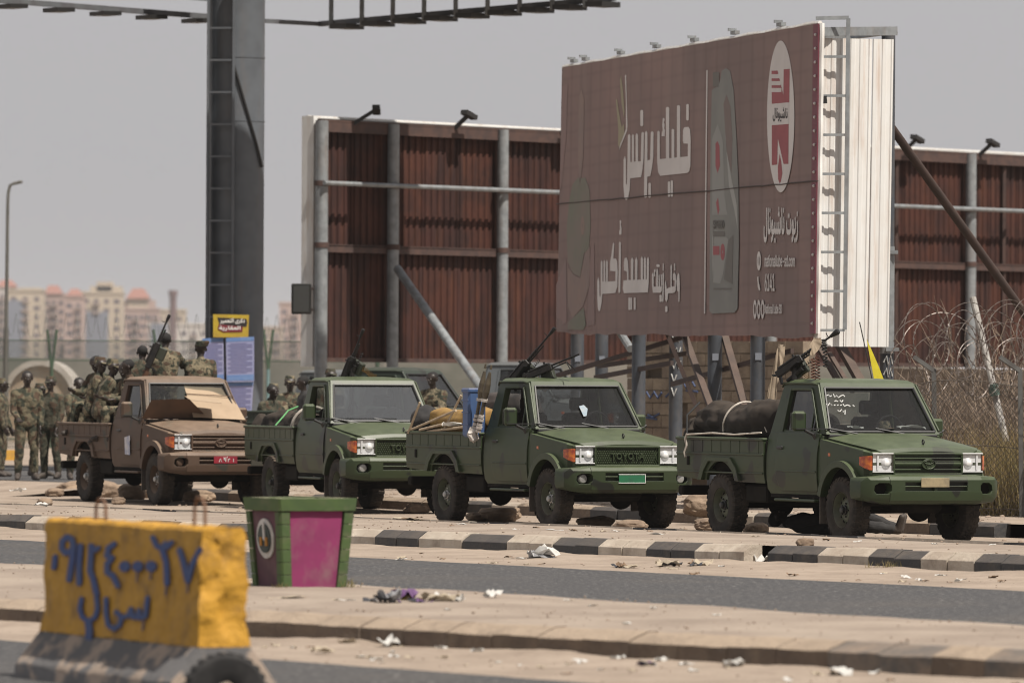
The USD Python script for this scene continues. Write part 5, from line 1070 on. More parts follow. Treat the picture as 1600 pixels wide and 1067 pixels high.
# arched shelter behind the fence
ar_c = at(62, 640, 180); ar_c[2] = .17
AS = thing('arched_shelter', 'low arched shelter with white rim and tan front behind the fence', 'shelter', ar_c)
an = np.linspace(0, PI, 25)
rim = Polygon([(1.0 * math.cos(a), 1.30 + .98 * math.sin(a)) for a in an] + [(-1.0, 0), (1.0, 0)])
inn = Polygon([(.86 * math.cos(a), 1.28 + .84 * math.sin(a)) for a in an] + [(-.86, 0), (.86, 0)])
obj('rim', prism(rim.difference(inn), -.1, 3.0), M('shelter_white', (.55, .51, .46), (.42, .37, .31), scale=2, rough=.9), AS, smooth=False)
obj('front', prism(inn, .05, .2), M('shelter_tan', (.36, .25, .15), (.42, .35, .27), scale=3, rough=.9), AS, smooth=False)

cw0, cw1 = at(-200, 590, 205), at(1480, 590, 230); cw0[2] = cw1[2] = 0
CW = thing('compound_wall', 'long low grey brown wall far behind the fence and the hoardings', 'wall')
cwm = mani(bar(cw0 + [0, 0, 1.35], cw1 + [0, 0, 1.3], .4, 2.5)).refine_to_length(1.2)
obj('wall', rough(cwm, .12, .35, 3), M('compound_wall', (.19, .175, .15), (.115, .115, .095), scale=.35, rough=.95, pos='world'), CW, smooth=False)
# low block wall with scrawls behind the board's legs
BWM = [M('block_tan_%d' % i, (0.27 + .02 * i, 0.215 + .015 * i, 0.155 + .01 * i), (0.20, 0.155, 0.115), scale=3, rough=.95, bump=.01, bscale=20) for i in range(3)]
w0, w1 = at(985, 690, 109), at(1262, 690, 106); w0[2] = w1[2] = .17
wu_ = (w1 - w0) / np.linalg.norm(w1 - w0); wn_ = np.array([wu_[1], -wu_[0], 0]); WL = np.linalg.norm(w1 - w0)
BW = thing('block_wall', 'tan block wall with blue scrawls behind the legs of the brown board', 'wall')
bh, bl = .205, .41; top = at(1200, 546, 106)[2]
obj('mortar', bar((w0 + w1) / 2 - wu_ * WL / 2 - wn_ * .10 + [0, 0, (top - .17) / 2], (w0 + w1) / 2 + wu_ * WL / 2 - wn_ * .10 + [0, 0, (top - .17) / 2], .14, top - .17), M('mortar_dark', (.15, .12, .09), rough=.95), BW, smooth=False)
hx, hz = onplane(1030, 598, w0, wn_), .30
nr = int((top - .17) / bh)
for r in range(nr):
    s = -(bl / 2) * (r % 2)
    while s < WL:
        a, b = max(s, 0) + .006, min(s + bl, WL) - .006; s += bl
        if b - a < .05: continue
        z0, z1 = .17 + r * bh + .006, .17 + (r + 1) * bh - .006
        mid = w0 + wu_ * (a + b) / 2
        if abs(np.dot(mid - hx, wu_)) < .22 and abs((z0 + z1) / 2 - hx[2]) < .14: continue
        if RNG.random() < .02: continue
        obj('block', bar(w0 + wu_ * a + wn_ * RNG.uniform(-.008, .008) + [0, 0, (z0 + z1) / 2], w0 + wu_ * b + [0, 0, (z0 + z1) / 2], .18, z1 - z0), RNG.choice(BWM), BW, smooth=False)
BLS = M('scrawl_blue', (0.05, 0.075, 0.16), rough=.8)
for k, pts in enumerate(([(1010, 612), (1016, 622), (1022, 612), (1028, 622), (1034, 613)], [(1012, 648), (1020, 652), (1030, 646)], [(1066, 592), (1072, 606), (1078, 590), (1086, 604)], [(1008, 652), (1026, 655)], [(1040, 620), (1048, 612), (1056, 622)], [(1072, 610), (1090, 612)])):
    obj('scrawl', path_tube([onplane(x, y, w0 + wn_ * .10, wn_) for x, y in pts], .018, 5), BLS, BW)

# a second line of vehicles in the shade behind
DG = _camo('dark_green', (0.030, 0.045, 0.034), (0.024, 0.036, 0.028), (0.012, 0.014, 0.012), (.16, .15, .11), dust=.2, off=(4, 1, 2))
GREYV = _camo('grey_blue', (0.11, 0.125, 0.135), (0.09, 0.10, 0.11), (0.06, 0.065, 0.07), (.2, .18, .15), dust=.25, off=(1, 7, 2))
g_ = 'vehicles parked behind the line of pickups'
B1 = build_truck('dark green pickup parked beyond the line, glimpsed between the two middle pickups', np.array([at(735, 640, 108)[0], 108, .17]), math.radians(-28), DG, 'slat', seed=4, group=g_)
B2 = build_truck('grey pickup parked beyond the line, glimpsed under the brown board', np.array([at(930, 640, 118)[0], 118, .30]), math.radians(-20), GREYV, 'slat', seed=5, group=g_)

B3 = build_truck('pale grey pickup parked far beyond the line, glimpsed under the rusty hoarding', np.array([at(610, 640, 135)[0], 135, .17]), math.radians(-35), GREYV, 'slat', seed=6, group=g_)
# ---------------- right-hand side: wire fence, razor wire, dry growth
WIRE = M('fence_wire_rusty', (0.16, 0.14, 0.12), (0.11, 0.085, 0.065), scale=20, rough=.6, metal=.3)
RZ = M('razor_wire', (0.24, 0.21, 0.19), (0.12, 0.09, 0.075), scale=8, rough=.45, metal=.4)
q0, q1 = at(1425, 700, 87.0), at(1760, 700, 84.0); q0[2] = q1[2] = .17
qu = (q1 - q0) / np.linalg.norm(q1 - q0); QL = np.linalg.norm(q1 - q0); qn = np.array([qu[1], -qu[0], 0])
CF = thing('chain_link_fence', 'sagging chain link fence on angled posts at the right beside the pickup', 'fence')
H = 1.72; ms = []; k = 0.0
def sag(s, z): return q0 + qu * s + qn * (.06 * math.sin(s * 2.3) + .05 * math.sin(s * 5 + z * 3)) + [0, 0, z + .04 * math.sin(s * 1.7) * z]
for st in np.arange(-H, QL, .085):
    for sgn in (1, -1):
        a = (st, 0) if sgn > 0 else (st, H); b = (st + H, H) if sgn > 0 else (st + H, 0)
        pts = [(a[0] + (b[0] - a[0]) * t, a[1] + (b[1] - a[1]) * t) for t in np.linspace(0, 1, 7)]
        pts = [p for p in pts if -.05 <= p[0] <= QL]
        if len(pts) > 1: ms.append(path_tube([sag(*p) for p in pts], .0042, 3))
obj('wire_mesh', ms, WIRE, CF, smooth=False, kind='stuff')
for z in (.1, .9, H): obj('line_wire', path_tube([sag(s, z) for s in np.linspace(0, QL, 20)], .006, 4), WIRE, CF)
for px in (1462, 1597, 1735):
    p = onplane(px, 690, q0, qn); p[2] = .1
    ps = obj('fence_post', bar(p, p + [-.03, 0, 2.0], .06, .06, (0, 1, 0)), M('fence_post_grey', (.10, .10, .095), (.07, .065, .06), scale=6, rough=.7), CF)
    obj('post_arm', bar(p + [-.03, 0, 1.98], p + [-.30, -.08, 2.16], .055, .055), M('fence_post_grey', (.10, .10, .095), rough=.7), ps)
def coil(label, c0, c1, r, turns, rs, grp, tilt=.25, name='razor_wire_coil'):
    T = thing(name, label, 'razor wire', group=grp)
    t = np.arange(0, turns * 2 * PI, .22); u = np.asarray(c1) - np.asarray(c0); d = u / np.linalg.norm(u); a = np.cross(d, [0, 0, 1.0]); a /= np.linalg.norm(a)
    rad = r * (1 + .42 * np.array([meshkit.noise(np.array([x * .35, rs, 0])) - .5 for x in t]))
    pts = np.asarray(c0) + np.outer(t / t[-1], u) + np.outer(rad * np.cos(t), a) + np.outer(rad * np.sin(t), [0, 0, 1.0]) + np.outer(.16 * np.sin(t * .37 + rs) + .08 * np.sin(t * 1.3), d)
    pts[:, 2] = np.maximum(pts[:, 2], .2)
    obj('wire', path_tube(pts, .0055, 4), RZ, T)
    ms = []
    for i in range(0, len(pts) - 1, 1):
        p = (pts[i] + pts[i + 1]) / 2; dd = pts[i + 1] - pts[i]; dd = dd / np.linalg.norm(dd); e = np.cross(dd, [.3, .5, .8]); e /= np.linalg.norm(e); e2 = np.cross(dd, e)
        V = [p + dd * .022, p + e * .018 + dd * .006, p - dd * .022, p - e * .018 - dd * .006, p + e2 * .003]
        ms.append(trimesh.Trimesh(V, [(0, 1, 4), (1, 2, 4), (2, 3, 4), (3, 0, 4), (0, 2, 1), (0, 3, 2)], process=False))
    obj('barb', ms, RZ, T, smooth=False, kind='stuff')
    return T
coil('upper razor wire coil resting on the chain link fence', at(1425, 535, 87.5), at(1720, 520, 85), .46, 13, 1, None)
coil('lower razor wire coil tangled behind the chain link fence', at(1405, 580, 89), at(1700, 570, 87), .40, 14, 2, None)
coil('loose razor wire coil in front of the rusty hoarding near the tilted pale pole', at(1420, 560, 93), at(1660, 545, 91), .50, 9, 3, None)
LP = thing('leaning_pole', 'pale pole leaning to the left among the razor wire', 'pole')
obj('pole', tube(at(1520, 465, 89), at(1572, 690, 88.4), .046, 10), M('pale_pole', (.42, .40, .37), (.26, .24, .22), scale=8, rough=.7), LP)
obj('pole_band', tube(at(1551, 600, 88.5), at(1555, 618, 88.5), .07, 8), M('rag_green', (.07, .11, .09), rough=.9), LP)
# dry grass and twigs
def blades(n, region, hmin, hmax, wd, seed, lean=.35):
    r = random.Random(seed); V, F = [], []
    for _ in range(n):
        x, y, z = region(r); h = r.uniform(hmin, hmax); a = r.uniform(0, 2 * PI); le = r.uniform(.05, lean) * h; w = r.uniform(.6, 1.2) * wd
        dx, dy = math.cos(a) * le, math.sin(a) * le; b = r.uniform(0, PI); wx, wy = math.cos(b) * w, math.sin(b) * w; k = len(V)
        V += [(x - wx, y - wy, z), (x + wx, y + wy, z), (x + dx * .4 - wx * .8, y + dy * .4 - wy * .8, z + h * .6), (x + dx * .4 + wx * .8, y + dy * .4 + wy * .8, z + h * .6), (x + dx, y + dy, z + h)]
        F += [(k, k + 1, k + 3), (k, k + 3, k + 2), (k + 2, k + 3, k + 4)]
    return trimesh.Trimesh(V, F, process=False)
DRY = M('dry_grass', (0.36, 0.26, 0.115), (0.22, 0.18, 0.075), scale=2.2, rough=.9, pos='world', trans=.25)
DRY2 = M('dry_grass_olive', (0.21, 0.19, 0.075), (0.30, 0.23, 0.11), scale=2.2, rough=.9, pos='world', trans=.25)
def reg_r(r):
    s = r.uniform(.05, QL); o = r.uniform(.15, 3.2); p = q0 + qu * s - qn * o; return p[0], p[1], .17
obj('dry_grass', blades(9000, reg_r, .35, 1.35, .006, 5), DRY, None, smooth=False, label='tall dry grass growing behind the chain link fence', cat='dry grass', kind='stuff')
obj('dry_grass', blades(3500, reg_r, .25, 1.0, .008, 6), DRY2, None, smooth=False, label='olive weeds mixed into the dry grass by the fence', cat='weeds', kind='stuff')
TWG = M('twig', (0.30, 0.23, 0.17), (0.16, 0.12, 0.09), scale=6, rough=.9)
def bush(label, base, h, n, seed, spread=.5):
    T = thing('dry_bush', label, 'bush', base); r = random.Random(seed); stems, twigs = [], []
    for _ in range(n):
        a = r.uniform(0, 2 * PI); L_ = h * r.uniform(.5, 1.0); p = np.array([r.uniform(-.15, .15), r.uniform(-.15, .15), 0]); d = np.array([math.cos(a) * spread * r.random(), math.sin(a) * spread * r.random(), 1.0]); pts = [p.copy()]
        for k in range(8):
            d = d + np.array([r.uniform(-.25, .25), r.uniform(-.25, .25), r.uniform(-.12, .06)]); d /= np.linalg.norm(d); p = p + d * L_ / 8; pts.append(p.copy())
            if k > 1:
                for _q in range(2):
                    e = d + np.array([r.uniform(-1, 1), r.uniform(-1, 1), r.uniform(-.4, .6)]); e /= np.linalg.norm(e); q = [p, p + e * .14 * r.uniform(.5, 1.5), p + e * .25 + [0, 0, r.uniform(-.05, .08)]]
                    twigs.append(path_tube(q, [.005, .004, .002], 3))
        stems.append(path_tube(pts, np.linspace(.012, .004, len(pts)), 4))
    obj('stem', stems, TWG, T); obj('twig', twigs, TWG, T, smooth=False, kind='stuff')
bush('tall bare bush of arching twigs in front of the rusty hoarding', np.r_[at(1560, 700, 92)[:2], .17], 3.1, 40, 3, .55)
bush('low tangled bare bush behind the razor wire near the end wall', np.r_[at(1440, 700, 92)[:2], .17], 1.9, 70, 8, .9)
bush('bare bush at the right edge behind the chain link fence', np.r_[at(1610, 700, 90)[:2], .17], 2.5, 44, 9, .6)
bush('small bare bush between the low and tall bushes', np.r_[at(1495, 700, 93)[:2], .17], 2.0, 60, 10, .8)
FL = thing('feather_flag', 'narrow yellow flag on a thin rod behind the last pickup', 'flag')
fp = [at(x, y, 85.0) for x, y in ((1354, 529), (1360, 546), (1372, 570), (1386, 606), (1368, 606), (1361, 566))]
obj('cloth', hull([p + [0, o, 0] for p in fp for o in (0, .006)]), M('flag_yellow', (0.72, 0.62, 0.02), (.60, .50, .02), scale=5, rough=.7), FL, smooth=False)
obj('rod', tube(at(1343, 503, 85.01), at(1384, 690, 85.01), .008, 6), BLK, FL)

mw0, mw1 = at(1385, 640, 120), at(1900, 640, 117); mw0[2] = mw1[2] = 0
MW = thing('mud_wall', 'low crumbling earth wall beneath the rusty hoarding at the right', 'wall')
mwm = mani(bar(mw0 + [0, 0, 1.15], mw1 + [0, 0, 1.12], .35, 2.1)).refine_to_length(.18)
obj('wall', rough(mwm, .07, 1.5, 6), M('mud_wall', (.17, .13, .10), (.11, .085, .065), scale=2, rough=.95, bump=.02, bscale=8), MW, smooth=30)
# ================================================================ foreground: planter, barrier, tyre
PGN = [M('planter_green_%d' % i, (0.055 + .006 * i, 0.105 + .006 * i, 0.022), (0.042, 0.085, 0.02), scale=4, rough=.75, stain=(.16, .14, .09), stain_amt=.45, stain_scale=(6, 6, 6), bevel=.008, dust=.4) for i in range(2)]
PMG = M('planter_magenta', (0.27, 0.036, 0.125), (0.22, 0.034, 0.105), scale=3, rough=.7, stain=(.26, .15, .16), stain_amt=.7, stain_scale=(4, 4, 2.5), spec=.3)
PMU = M('planter_magenta_shade', (0.115, 0.04, 0.06), (0.085, 0.034, 0.045), scale=3, rough=.8, stain=(.22, .14, .13), stain_amt=.4, stain_scale=(5, 5, 3))  # darker copy of the magenta, shade of the turned-away faces painted in
pc = gnd(441, 918, .2); pa_ = math.radians(27)
PL = thing('planter', 'square green and magenta concrete planter with a round town badge on one face', 'planter', pc, pa_)
B0, B1w, PH = .585, .695, .735           # local: corner at the origin, x along the bright face, y along the shaded face
d_ = (B1w - B0) / 2
def pcor(z, g=0.0):
    t = z / PH; o = -d_ * t - g; s = B0 + 2 * d_ * t + 2 * g
    return [(o, o, z), (o + s, o, z), (o + s, o + s, z), (o, o + s, z)]
core = hull(pcor(0, -.03) + pcor(PH - .12, -.03)) ; obj('core', core, PMU, PL, smooth=False)
def face_panel(a, b, z0, z1, g, th):
    A, Bq = pcor(z0), pcor(z1)
    return A, Bq
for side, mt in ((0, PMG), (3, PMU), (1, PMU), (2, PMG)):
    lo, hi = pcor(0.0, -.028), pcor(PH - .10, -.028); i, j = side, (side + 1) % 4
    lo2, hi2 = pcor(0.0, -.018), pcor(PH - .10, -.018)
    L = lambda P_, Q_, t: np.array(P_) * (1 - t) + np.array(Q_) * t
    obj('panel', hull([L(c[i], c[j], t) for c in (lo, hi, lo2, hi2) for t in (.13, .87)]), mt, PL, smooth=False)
for ci in range(4):                      # painted blocks up each corner
    nb = 6
    for k in range(nb):
        z0, z1 = (PH - .11) * k / nb + .002, (PH - .11) * (k + 1) / nb - .002
        pts = []
        for z in (z0, z1):
            c = [np.array(p) for p in pcor(z, .004)]; me, nx, pv = c[ci], c[(ci + 1) % 4], c[(ci - 1) % 4]
            w = .092; a = (nx - me) / np.linalg.norm(nx - me); b = (pv - me) / np.linalg.norm(pv - me); ch_ = .018
            pts += [me + a * ch_, me + a * w, me + b * ch_, me + b * w, me + a * w + b * w]
        obj('corner_block', hull(pts), PGN[(k + ci) % 2], PL, smooth=False)
lo, hi = pcor(PH - .105, .012), pcor(PH, .014); li, hi_i = pcor(PH - .2, -.10), pcor(PH + .05, -.085)
rim_ = hull([(x + sx_ * .02 * a, y + sy_ * .02 * (1 - a), z) for c in (lo, hi) for (x, y, z), sx_, sy_ in zip(c, (1, -1, -1, 1), (1, 1, -1, -1)) for a in (0, 1)]) - hull(li + hi_i)
obj('rim', rough(rim_.refine_to_length(.05), .004, 9, 4), PGN[1], PL, smooth=25)
obj('soil', hull(pcor(PH - .16, -.06) + pcor(PH - .09, -.06)), SAND, PL, smooth=False)
# badge on the shaded face (local x = 0 side), drawn as a disc with a tower and two blocks
bz = .40; bx0 = -d_ * bz / PH + .016; byc = .285
def badge(geom, x_off, mt, nm):
    m = prism(geom, 0, .012, 'x'); V = m.vertices.copy(); V[:, 0] = bx0 - x_off - V[:, 0]; V[:, 1] = byc + V[:, 1]; V[:, 2] = bz + V[:, 2]; V[:, 0] -= (V[:, 2] - bz) * d_ / PH
    obj(nm, trimesh.Trimesh(V, m.faces[:, ::-1], process=False), mt, PL, smooth=False)
cir = lambda r: Point(0, 0).buffer(r, 16)
badge(cir(.165), .0, M('badge_white', (.62, .60, .57), (.45, .42, .38), scale=9, rough=.7), 'badge')
badge(cir(.118), .0125, M('badge_green', (.02, .035, .032), (.05, .06, .05), scale=12, rough=.7), 'badge_field')
badge(unary_union([shapely.box(-.035, .01, -.008, .135), Polygon([(-.04, .01), (-.02, -.02), (0, .01)])]), .025, M('badge_white', (.6, .6, .57), rough=.7), 'badge_tower')
badge(unary_union([shapely.box(.03, -.06, .045, .01), shapely.box(.05, -.06, .062, .01), shapely.box(-.075, -.06, -.06, .01), shapely.box(-.055, -.06, -.043, .01)]), .025, M('badge_orange', (.48, .22, .03), rough=.7), 'badge_block')
# barrier
BY = [M('barrier_yellow', (0.58, 0.30, 0.022), (0.50, 0.255, 0.02), scale=3, rough=.75, stain=(.14, .08, .035), stain_amt=.8, stain_scale=(4, 4, 4), bump=.02, bscale=12)]
BGR = M('barrier_base_grey', (0.15, 0.145, 0.145), (0.42, 0.33, 0.26), scale=3.6, rough=.9, lo=.50, hi=.58, bump=.01, bscale=12)
BLU2 = M('spray_blue', (0.035, 0.065, 0.20), (0.05, 0.08, 0.19), scale=8, rough=.7)
be = at(316, 900, 39.2); be[2] = 0        # corner where the long face meets the end face
bu_ = np.array([.41, -.912, 0]); bw_ = np.array([.912, .41, 0])
BAR = thing('concrete_barrier', 'chipped yellow concrete barrier with blue sprayed number, blurred in the foreground', 'barrier', be, math.atan2(bu_[1], bu_[0]))
zt2, zm = 1.02, .30                       # local: x along the barrier (0 = near end, negative away), y to the left of that (= away)
LB = 2.72
def prof(ext): return [(-.02 - ext, zm), (.0 - ext, zt2), (.27 + ext, zt2), (.30 + ext, zm)]
up_ = mprism(Polygon([(-.03, zm), (.0, zt2 - .02), (.02, zt2), (.25, zt2), (.27, zt2 - .02), (.30, zm)]), -LB, 0, 'x').refine_to_length(.05)
def chip(v):
    x, y, z = v; p = np.array([x * 6, y * 6, z * 6]); n = meshkit.fbm(p, 3) - .5
    edge = math.exp(-(x / .10) ** 2) + math.exp(-((x + LB) / .1) ** 2)
    k = .012 + .075 * edge * (1 if z < zt2 - .03 else .4)
    return (x - (.06 * max(0, n) * edge * 2 if x > -.2 else 0), y + n * k * (1 if y < .13 else -1), z - .03 * max(0, n) * (z > zt2 - .03))
obj('upper_block', rough(up_.warp(chip), .008, 22, 5), BY[0], BAR, smooth=20)
lo_ = mprism(Polygon([(-.20, -.02), (-.20, .09), (-.03, zm - .003), (.30, zm - .003), (.47, .09), (.47, -.02)]), -LB - .03, .03, 'x').refine_to_length(.06)
obj('base', rough(lo_, .010, 7, 3), BGR, BAR, smooth=40)
for xq, hq in ((-2.05, .13), (-.35, .17)):
    obj('lifting_loop', path_tube([(xq - .09, .12, zt2 - .05), (xq - .085, .12, zt2 + hq * .7), (xq - .04, .12, zt2 + hq), (xq + .04, .12, zt2 + hq), (xq + .085, .12, zt2 + hq * .7), (xq + .09, .12, zt2 - .05)], .011, 6), M('rebar_rust', (.20, .10, .05), (.12, .06, .035), scale=9, rough=.8), BAR)
# sprayed lettering, drawn on the long face
fo = be + np.array([0, 0, zm]) - bw_ * .02; fn_ = -bw_
def onface(px, py):
    p = onplane(px, py, be - bw_ * .028, fn_) - be
    return np.array([np.dot(p, bu_), np.dot(p, bw_) - .006, p[2]])
def spray(shape):
    for g in getattr(shape, 'geoms', [shape]):
        v, f = trimesh.creation.triangulate_polygon(g.simplify(.8).segmentize(14), engine='earcut')
        W = []
        for x, y in v:
            q = onface(x / sc5, 740 + y / sc5); n = meshkit.fbm(np.array([q[0] * 6, 0, q[2] * 6]), 3) - .5
            q[1] = np.interp(q[2], (zm, zt2 - .02), (-.03, 0)) - .011 + .0; W.append(q)
        W = np.array(W); m = trimesh.Trimesh(np.vstack([W, W + [0, -.003, 0]]), np.vstack([f, f[:, ::-1] + len(W)]), process=False)
        obj('sprayed_stroke', m, BLU2, BAR, smooth=False)
sc5 = 1600 / 600
def S(pts, r=12): return LineString(pts).buffer(r, 5)
drips = [S(p, 2.2) for p in ([(570, 405), (568, 450)], [(628, 405), (624, 440)], [(692, 455), (690, 505)], [(780, 450), (782, 495)], [(604, 610), (600, 650)])]
spray(unary_union([S([(226, 345), (222, 390)], 11), S([(300, 300), (292, 272), (272, 262), (252, 280), (252, 312), (268, 330), (288, 322), (298, 305), (296, 360), (287, 440)]),
    S([(328, 300), (326, 380), (330, 455)]), S([(374, 300), (372, 400), (388, 440), (404, 500)]), S([(374, 300), (390, 318), (404, 308)], 10),
    S([(468, 292), (446, 308), (440, 340), (462, 350), (442, 375), (444, 410), (470, 425), (490, 465)]),
    *[Point(cx, 385).buffer(1).buffer(22) for cx in (516, 570, 626)],
    S([(628, 265), (645, 300), (668, 310), (680, 290), (690, 305), (706, 285)], 11), S([(668, 310), (688, 370), (694, 455)]),
    S([(742, 318), (760, 370), (780, 445), (795, 380), (826, 316)]), *drips]))
spray(unary_union([S([(342, 520), (336, 560), (348, 596), (376, 614), (402, 596), (410, 560), (404, 515)], 10), S([(374, 616), (380, 650), (378, 684)], 15),
    S([(444, 520), (446, 580), (456, 628), (482, 646), (506, 628), (510, 592), (488, 575)], 10), S([(508, 600), (538, 590), (550, 562), (556, 595), (576, 598), (582, 567), (590, 600), (610, 592), (616, 516)], 10)]))
# tyre lying against the barrier
tc = at(352, 1086, 38.7)
RUBK = M('burnt_rubber', (.014, .013, .013), (.03, .028, .027), scale=7, rough=.95)
TY = thing('old_tyre', 'black worn tyre standing against the end of the yellow barrier', 'tyre', tc, math.radians(15))
obj('casing', revolve([(.085, -.06), (.15, -.09), (.225, -.085), (.245, -.06), (.25, 0), (.245, .06), (.225, .085), (.15, .09), (.085, .06), (.10, .0), (.085, -.06)], 40), RUBK, TY)
obj('tread_block', [moved(rbox(.240, .257, yy - .025, yy + .025, -.016, .016, .004), ry=-(2 * PI * k / 26)) for k in range(26) for yy in (-.035, .035)], RUBK, TY, kind='stuff')

# ================================================================ litter, stones
def crumple(w, l, seed, h=.5, n=6):
    g = np.stack(np.meshgrid(np.linspace(-.5, .5, n), np.linspace(-.5, .5, n), indexing='ij'), -1).reshape(-1, 2)
    P3 = np.c_[g, np.full(len(g), seed * 3.1)]
    z = h * w * (meshkit.noise(P3 * [4.2, 4.2, 1], seed) + .5 * meshkit.noise(P3 * [9, 9, 1], seed + 3))
    xy = g * [w, l] + .25 * w * (np.stack([meshkit.noise(P3 * [3, 3, 1], seed + 5), meshkit.noise(P3 * [3, 3, 1], seed + 9)], -1) - .5)
    V = np.c_[xy, z - z.min() + .004]; F = []
    for i in range(n - 1):
        for j in range(n - 1):
            k = i * n + j; F += [(k, k + n, k + n + 1), (k, k + n + 1, k + 1)]
    return trimesh.Trimesh(V, F, process=False)
LC = {'w': M('paper_white', (.72, .71, .68), (.58, .56, .52), scale=9, rough=.7, trans=.2), 'c': M('paper_cream', (.52, .44, .33), (.42, .35, .26), scale=9, rough=.8, trans=.2), 'b': M('wrapper_blue', (.04, .12, .42), rough=.4), 'y': M('wrapper_yellow', (.62, .48, .03), rough=.4),
      'p': M('wrapper_purple', (.13, .06, .16), rough=.5), 't': M('wrapper_teal', (.08, .22, .24), rough=.5), 'g': M('bag_grey', (.30, .30, .31), rough=.5, trans=.2), 'k': M('bag_black', (.03, .03, .035), rough=.4), 'r': M('wrapper_red', (.40, .03, .04), rough=.4), 'd': M('card_brown', (.20, .13, .08), rough=.9)}
rl = random.Random(5)
def litter(px, py, size, col, lab, z=0.0, grp=None, name='scrap_of_litter', cat='litter', h=.5):
    p = gnd(px, py, z); sc_ = FPX / p[1]
    T = thing(name, lab, cat, p, rl.uniform(0, 6.28), grp, 'thing')
    w = size / sc_
    for i, cc in enumerate(col): obj('scrap', moved(crumple(w * (1 if i == 0 else .7), w * 1.3, rl.randint(1, 999), h), (0 if i == 0 else rl.uniform(-.6, .6) * w, 0 if i == 0 else rl.uniform(-.6, .6) * w, 0), rx=rl.uniform(-.15, .15)), LC[cc], T, smooth=False)
GK = 'paper scraps along the foot of the near kerb'
lk = 'crumpled pale paper scrap lying on the sand at the foot of the near kerb'
for x, y, s_, c in ((470, 1004, 16, 'w'), (545, 1010, 22, 'c'), (610, 1013, 30, 'wc'), (692, 1017, 18, 'w'), (640, 1030, 12, 'c'), (745, 1022, 18, 'w'), (798, 1024, 14, 'c'), (868, 1024, 20, 'w'), (905, 1036, 18, 'w'), (928, 1022, 22, 'w'), (948, 1029, 26, 'wc'), (968, 1033, 20, 'w'), (990, 1032, 22, 'w'), (1036, 1037, 22, 'w'), (1072, 1041, 16, 'w'), (1148, 1044, 24, 'wc'), (1178, 1041, 30, 'w'), (1316, 1056, 34, 'wc'), (1366, 1056, 18, 'w'), (1278, 1056, 16, 'c'), (505, 1021, 26, 'c'), (20, 975, 26, 'cw'), (60, 978, 16, 'c')):
    litter(x, y, s_, c, lk, grp=GK, h=.7)
litter(520, 1005, 40, 'bby', 'flattened blue and yellow wrapper at the foot of the near kerb', h=.15)
litter(1203, 1041, 26, 'yw', 'bright yellow wrapper among white paper at the near kerb')
litter(1232, 1046, 26, 'tk', 'teal plastic scrap at the near kerb beside the yellow wrapper')
litter(1010, 1040, 20, 'pk', 'purple wrapper between white papers at the near kerb')
litter(610, 944, 34, 'gkp', 'grey and black plastic on the left of the rubbish heap on the median', .2, h=.9)
litter(632, 940, 30, 'pyd', 'brown and yellow wrappers in the middle of the rubbish heap on the median', .2, h=.9)
litter(655, 943, 26, 'pk', 'purple bag beside the middle of the rubbish heap on the median', .2, h=.8)
litter(684, 941, 36, 'cwc', 'pale crumpled papers on the right of the rubbish heap on the median', .2, h=.8)
litter(578, 942, 20, 'kg', 'small dark plastic scrap at the left end of the rubbish heap', .2, h=.7)
litter(544, 940, 26, 'wc', 'white scrap lying on the median next to the planter', .2, h=.3)
litter(770, 936, 20, 'w', 'upright folded white paper alone on the near median', .2, h=1.0)
litter(445, 935, 38, 'cd', 'flat tan stick litter below the planter', .2, h=.1)
for x, y in ((925, 947), (888, 938), (1022, 951), (700, 953), (980, 975), (1120, 962)): litter(x, y, 10, 'wc', 'tiny pale paper scrap on the near median', .2, 'tiny scraps on the near median', h=.4)
litter(852, 872, 32, 'wwg', 'white torn carton on the sand below the black and white kerb', h=.9)
litter(1192, 880, 26, 'wg', 'white plastic bag caught in the step of the black and white kerb', h=.8)
for x, y in ((985, 887), (1042, 885), (1098, 884)): litter(x, y, 26, 'cdk', 'brown dry scraps on the sand strip beyond the dark road', 0, 'brown scraps on the sand strip', h=.5)
for x, y in ((1415, 903), (1470, 900), (1500, 909), (1440, 908)): litter(x, y, 14, 'w', 'small white scrap on the sand strip at the right', 0, 'white scraps on the sand strip', h=.4)
litter(640, 812, 34, 'cd', 'tan dry palm scrap on the far median', .2, h=.2)
litter(868, 829, 22, 'w', 'flat white paper on the far median behind the kerb', .2, h=.2)
litter(1030, 836, 24, 'w', 'flat white sheet on the far median near the last pickup', .2, h=.2)
litter(14, 826, 22, 'r', 'red cloth scrap by the far kerb at the left', h=.3)
litter(48, 826, 16, 'c', 'cream scrap beside the red cloth at the far kerb', h=.6)
litter(1552, 778, 46, 'gkg', 'grey plastic sheeting heaped below the chain link fence', .17, h=.8)
litter(66, 792, 16, 'w', 'white paper scrap on the rubble at the left', 0.2, h=.8)
litter(28, 768, 20, 'w', 'white flat scrap beside the side road', 0.17, h=.3)
ROCK = [M('rock_%d' % i, (0.30 + .03 * i, 0.22 + .02 * i, 0.155 + .01 * i), (0.19, 0.135, 0.095), scale=5, rough=.95, bump=.02, bscale=14) for i in range(2)]
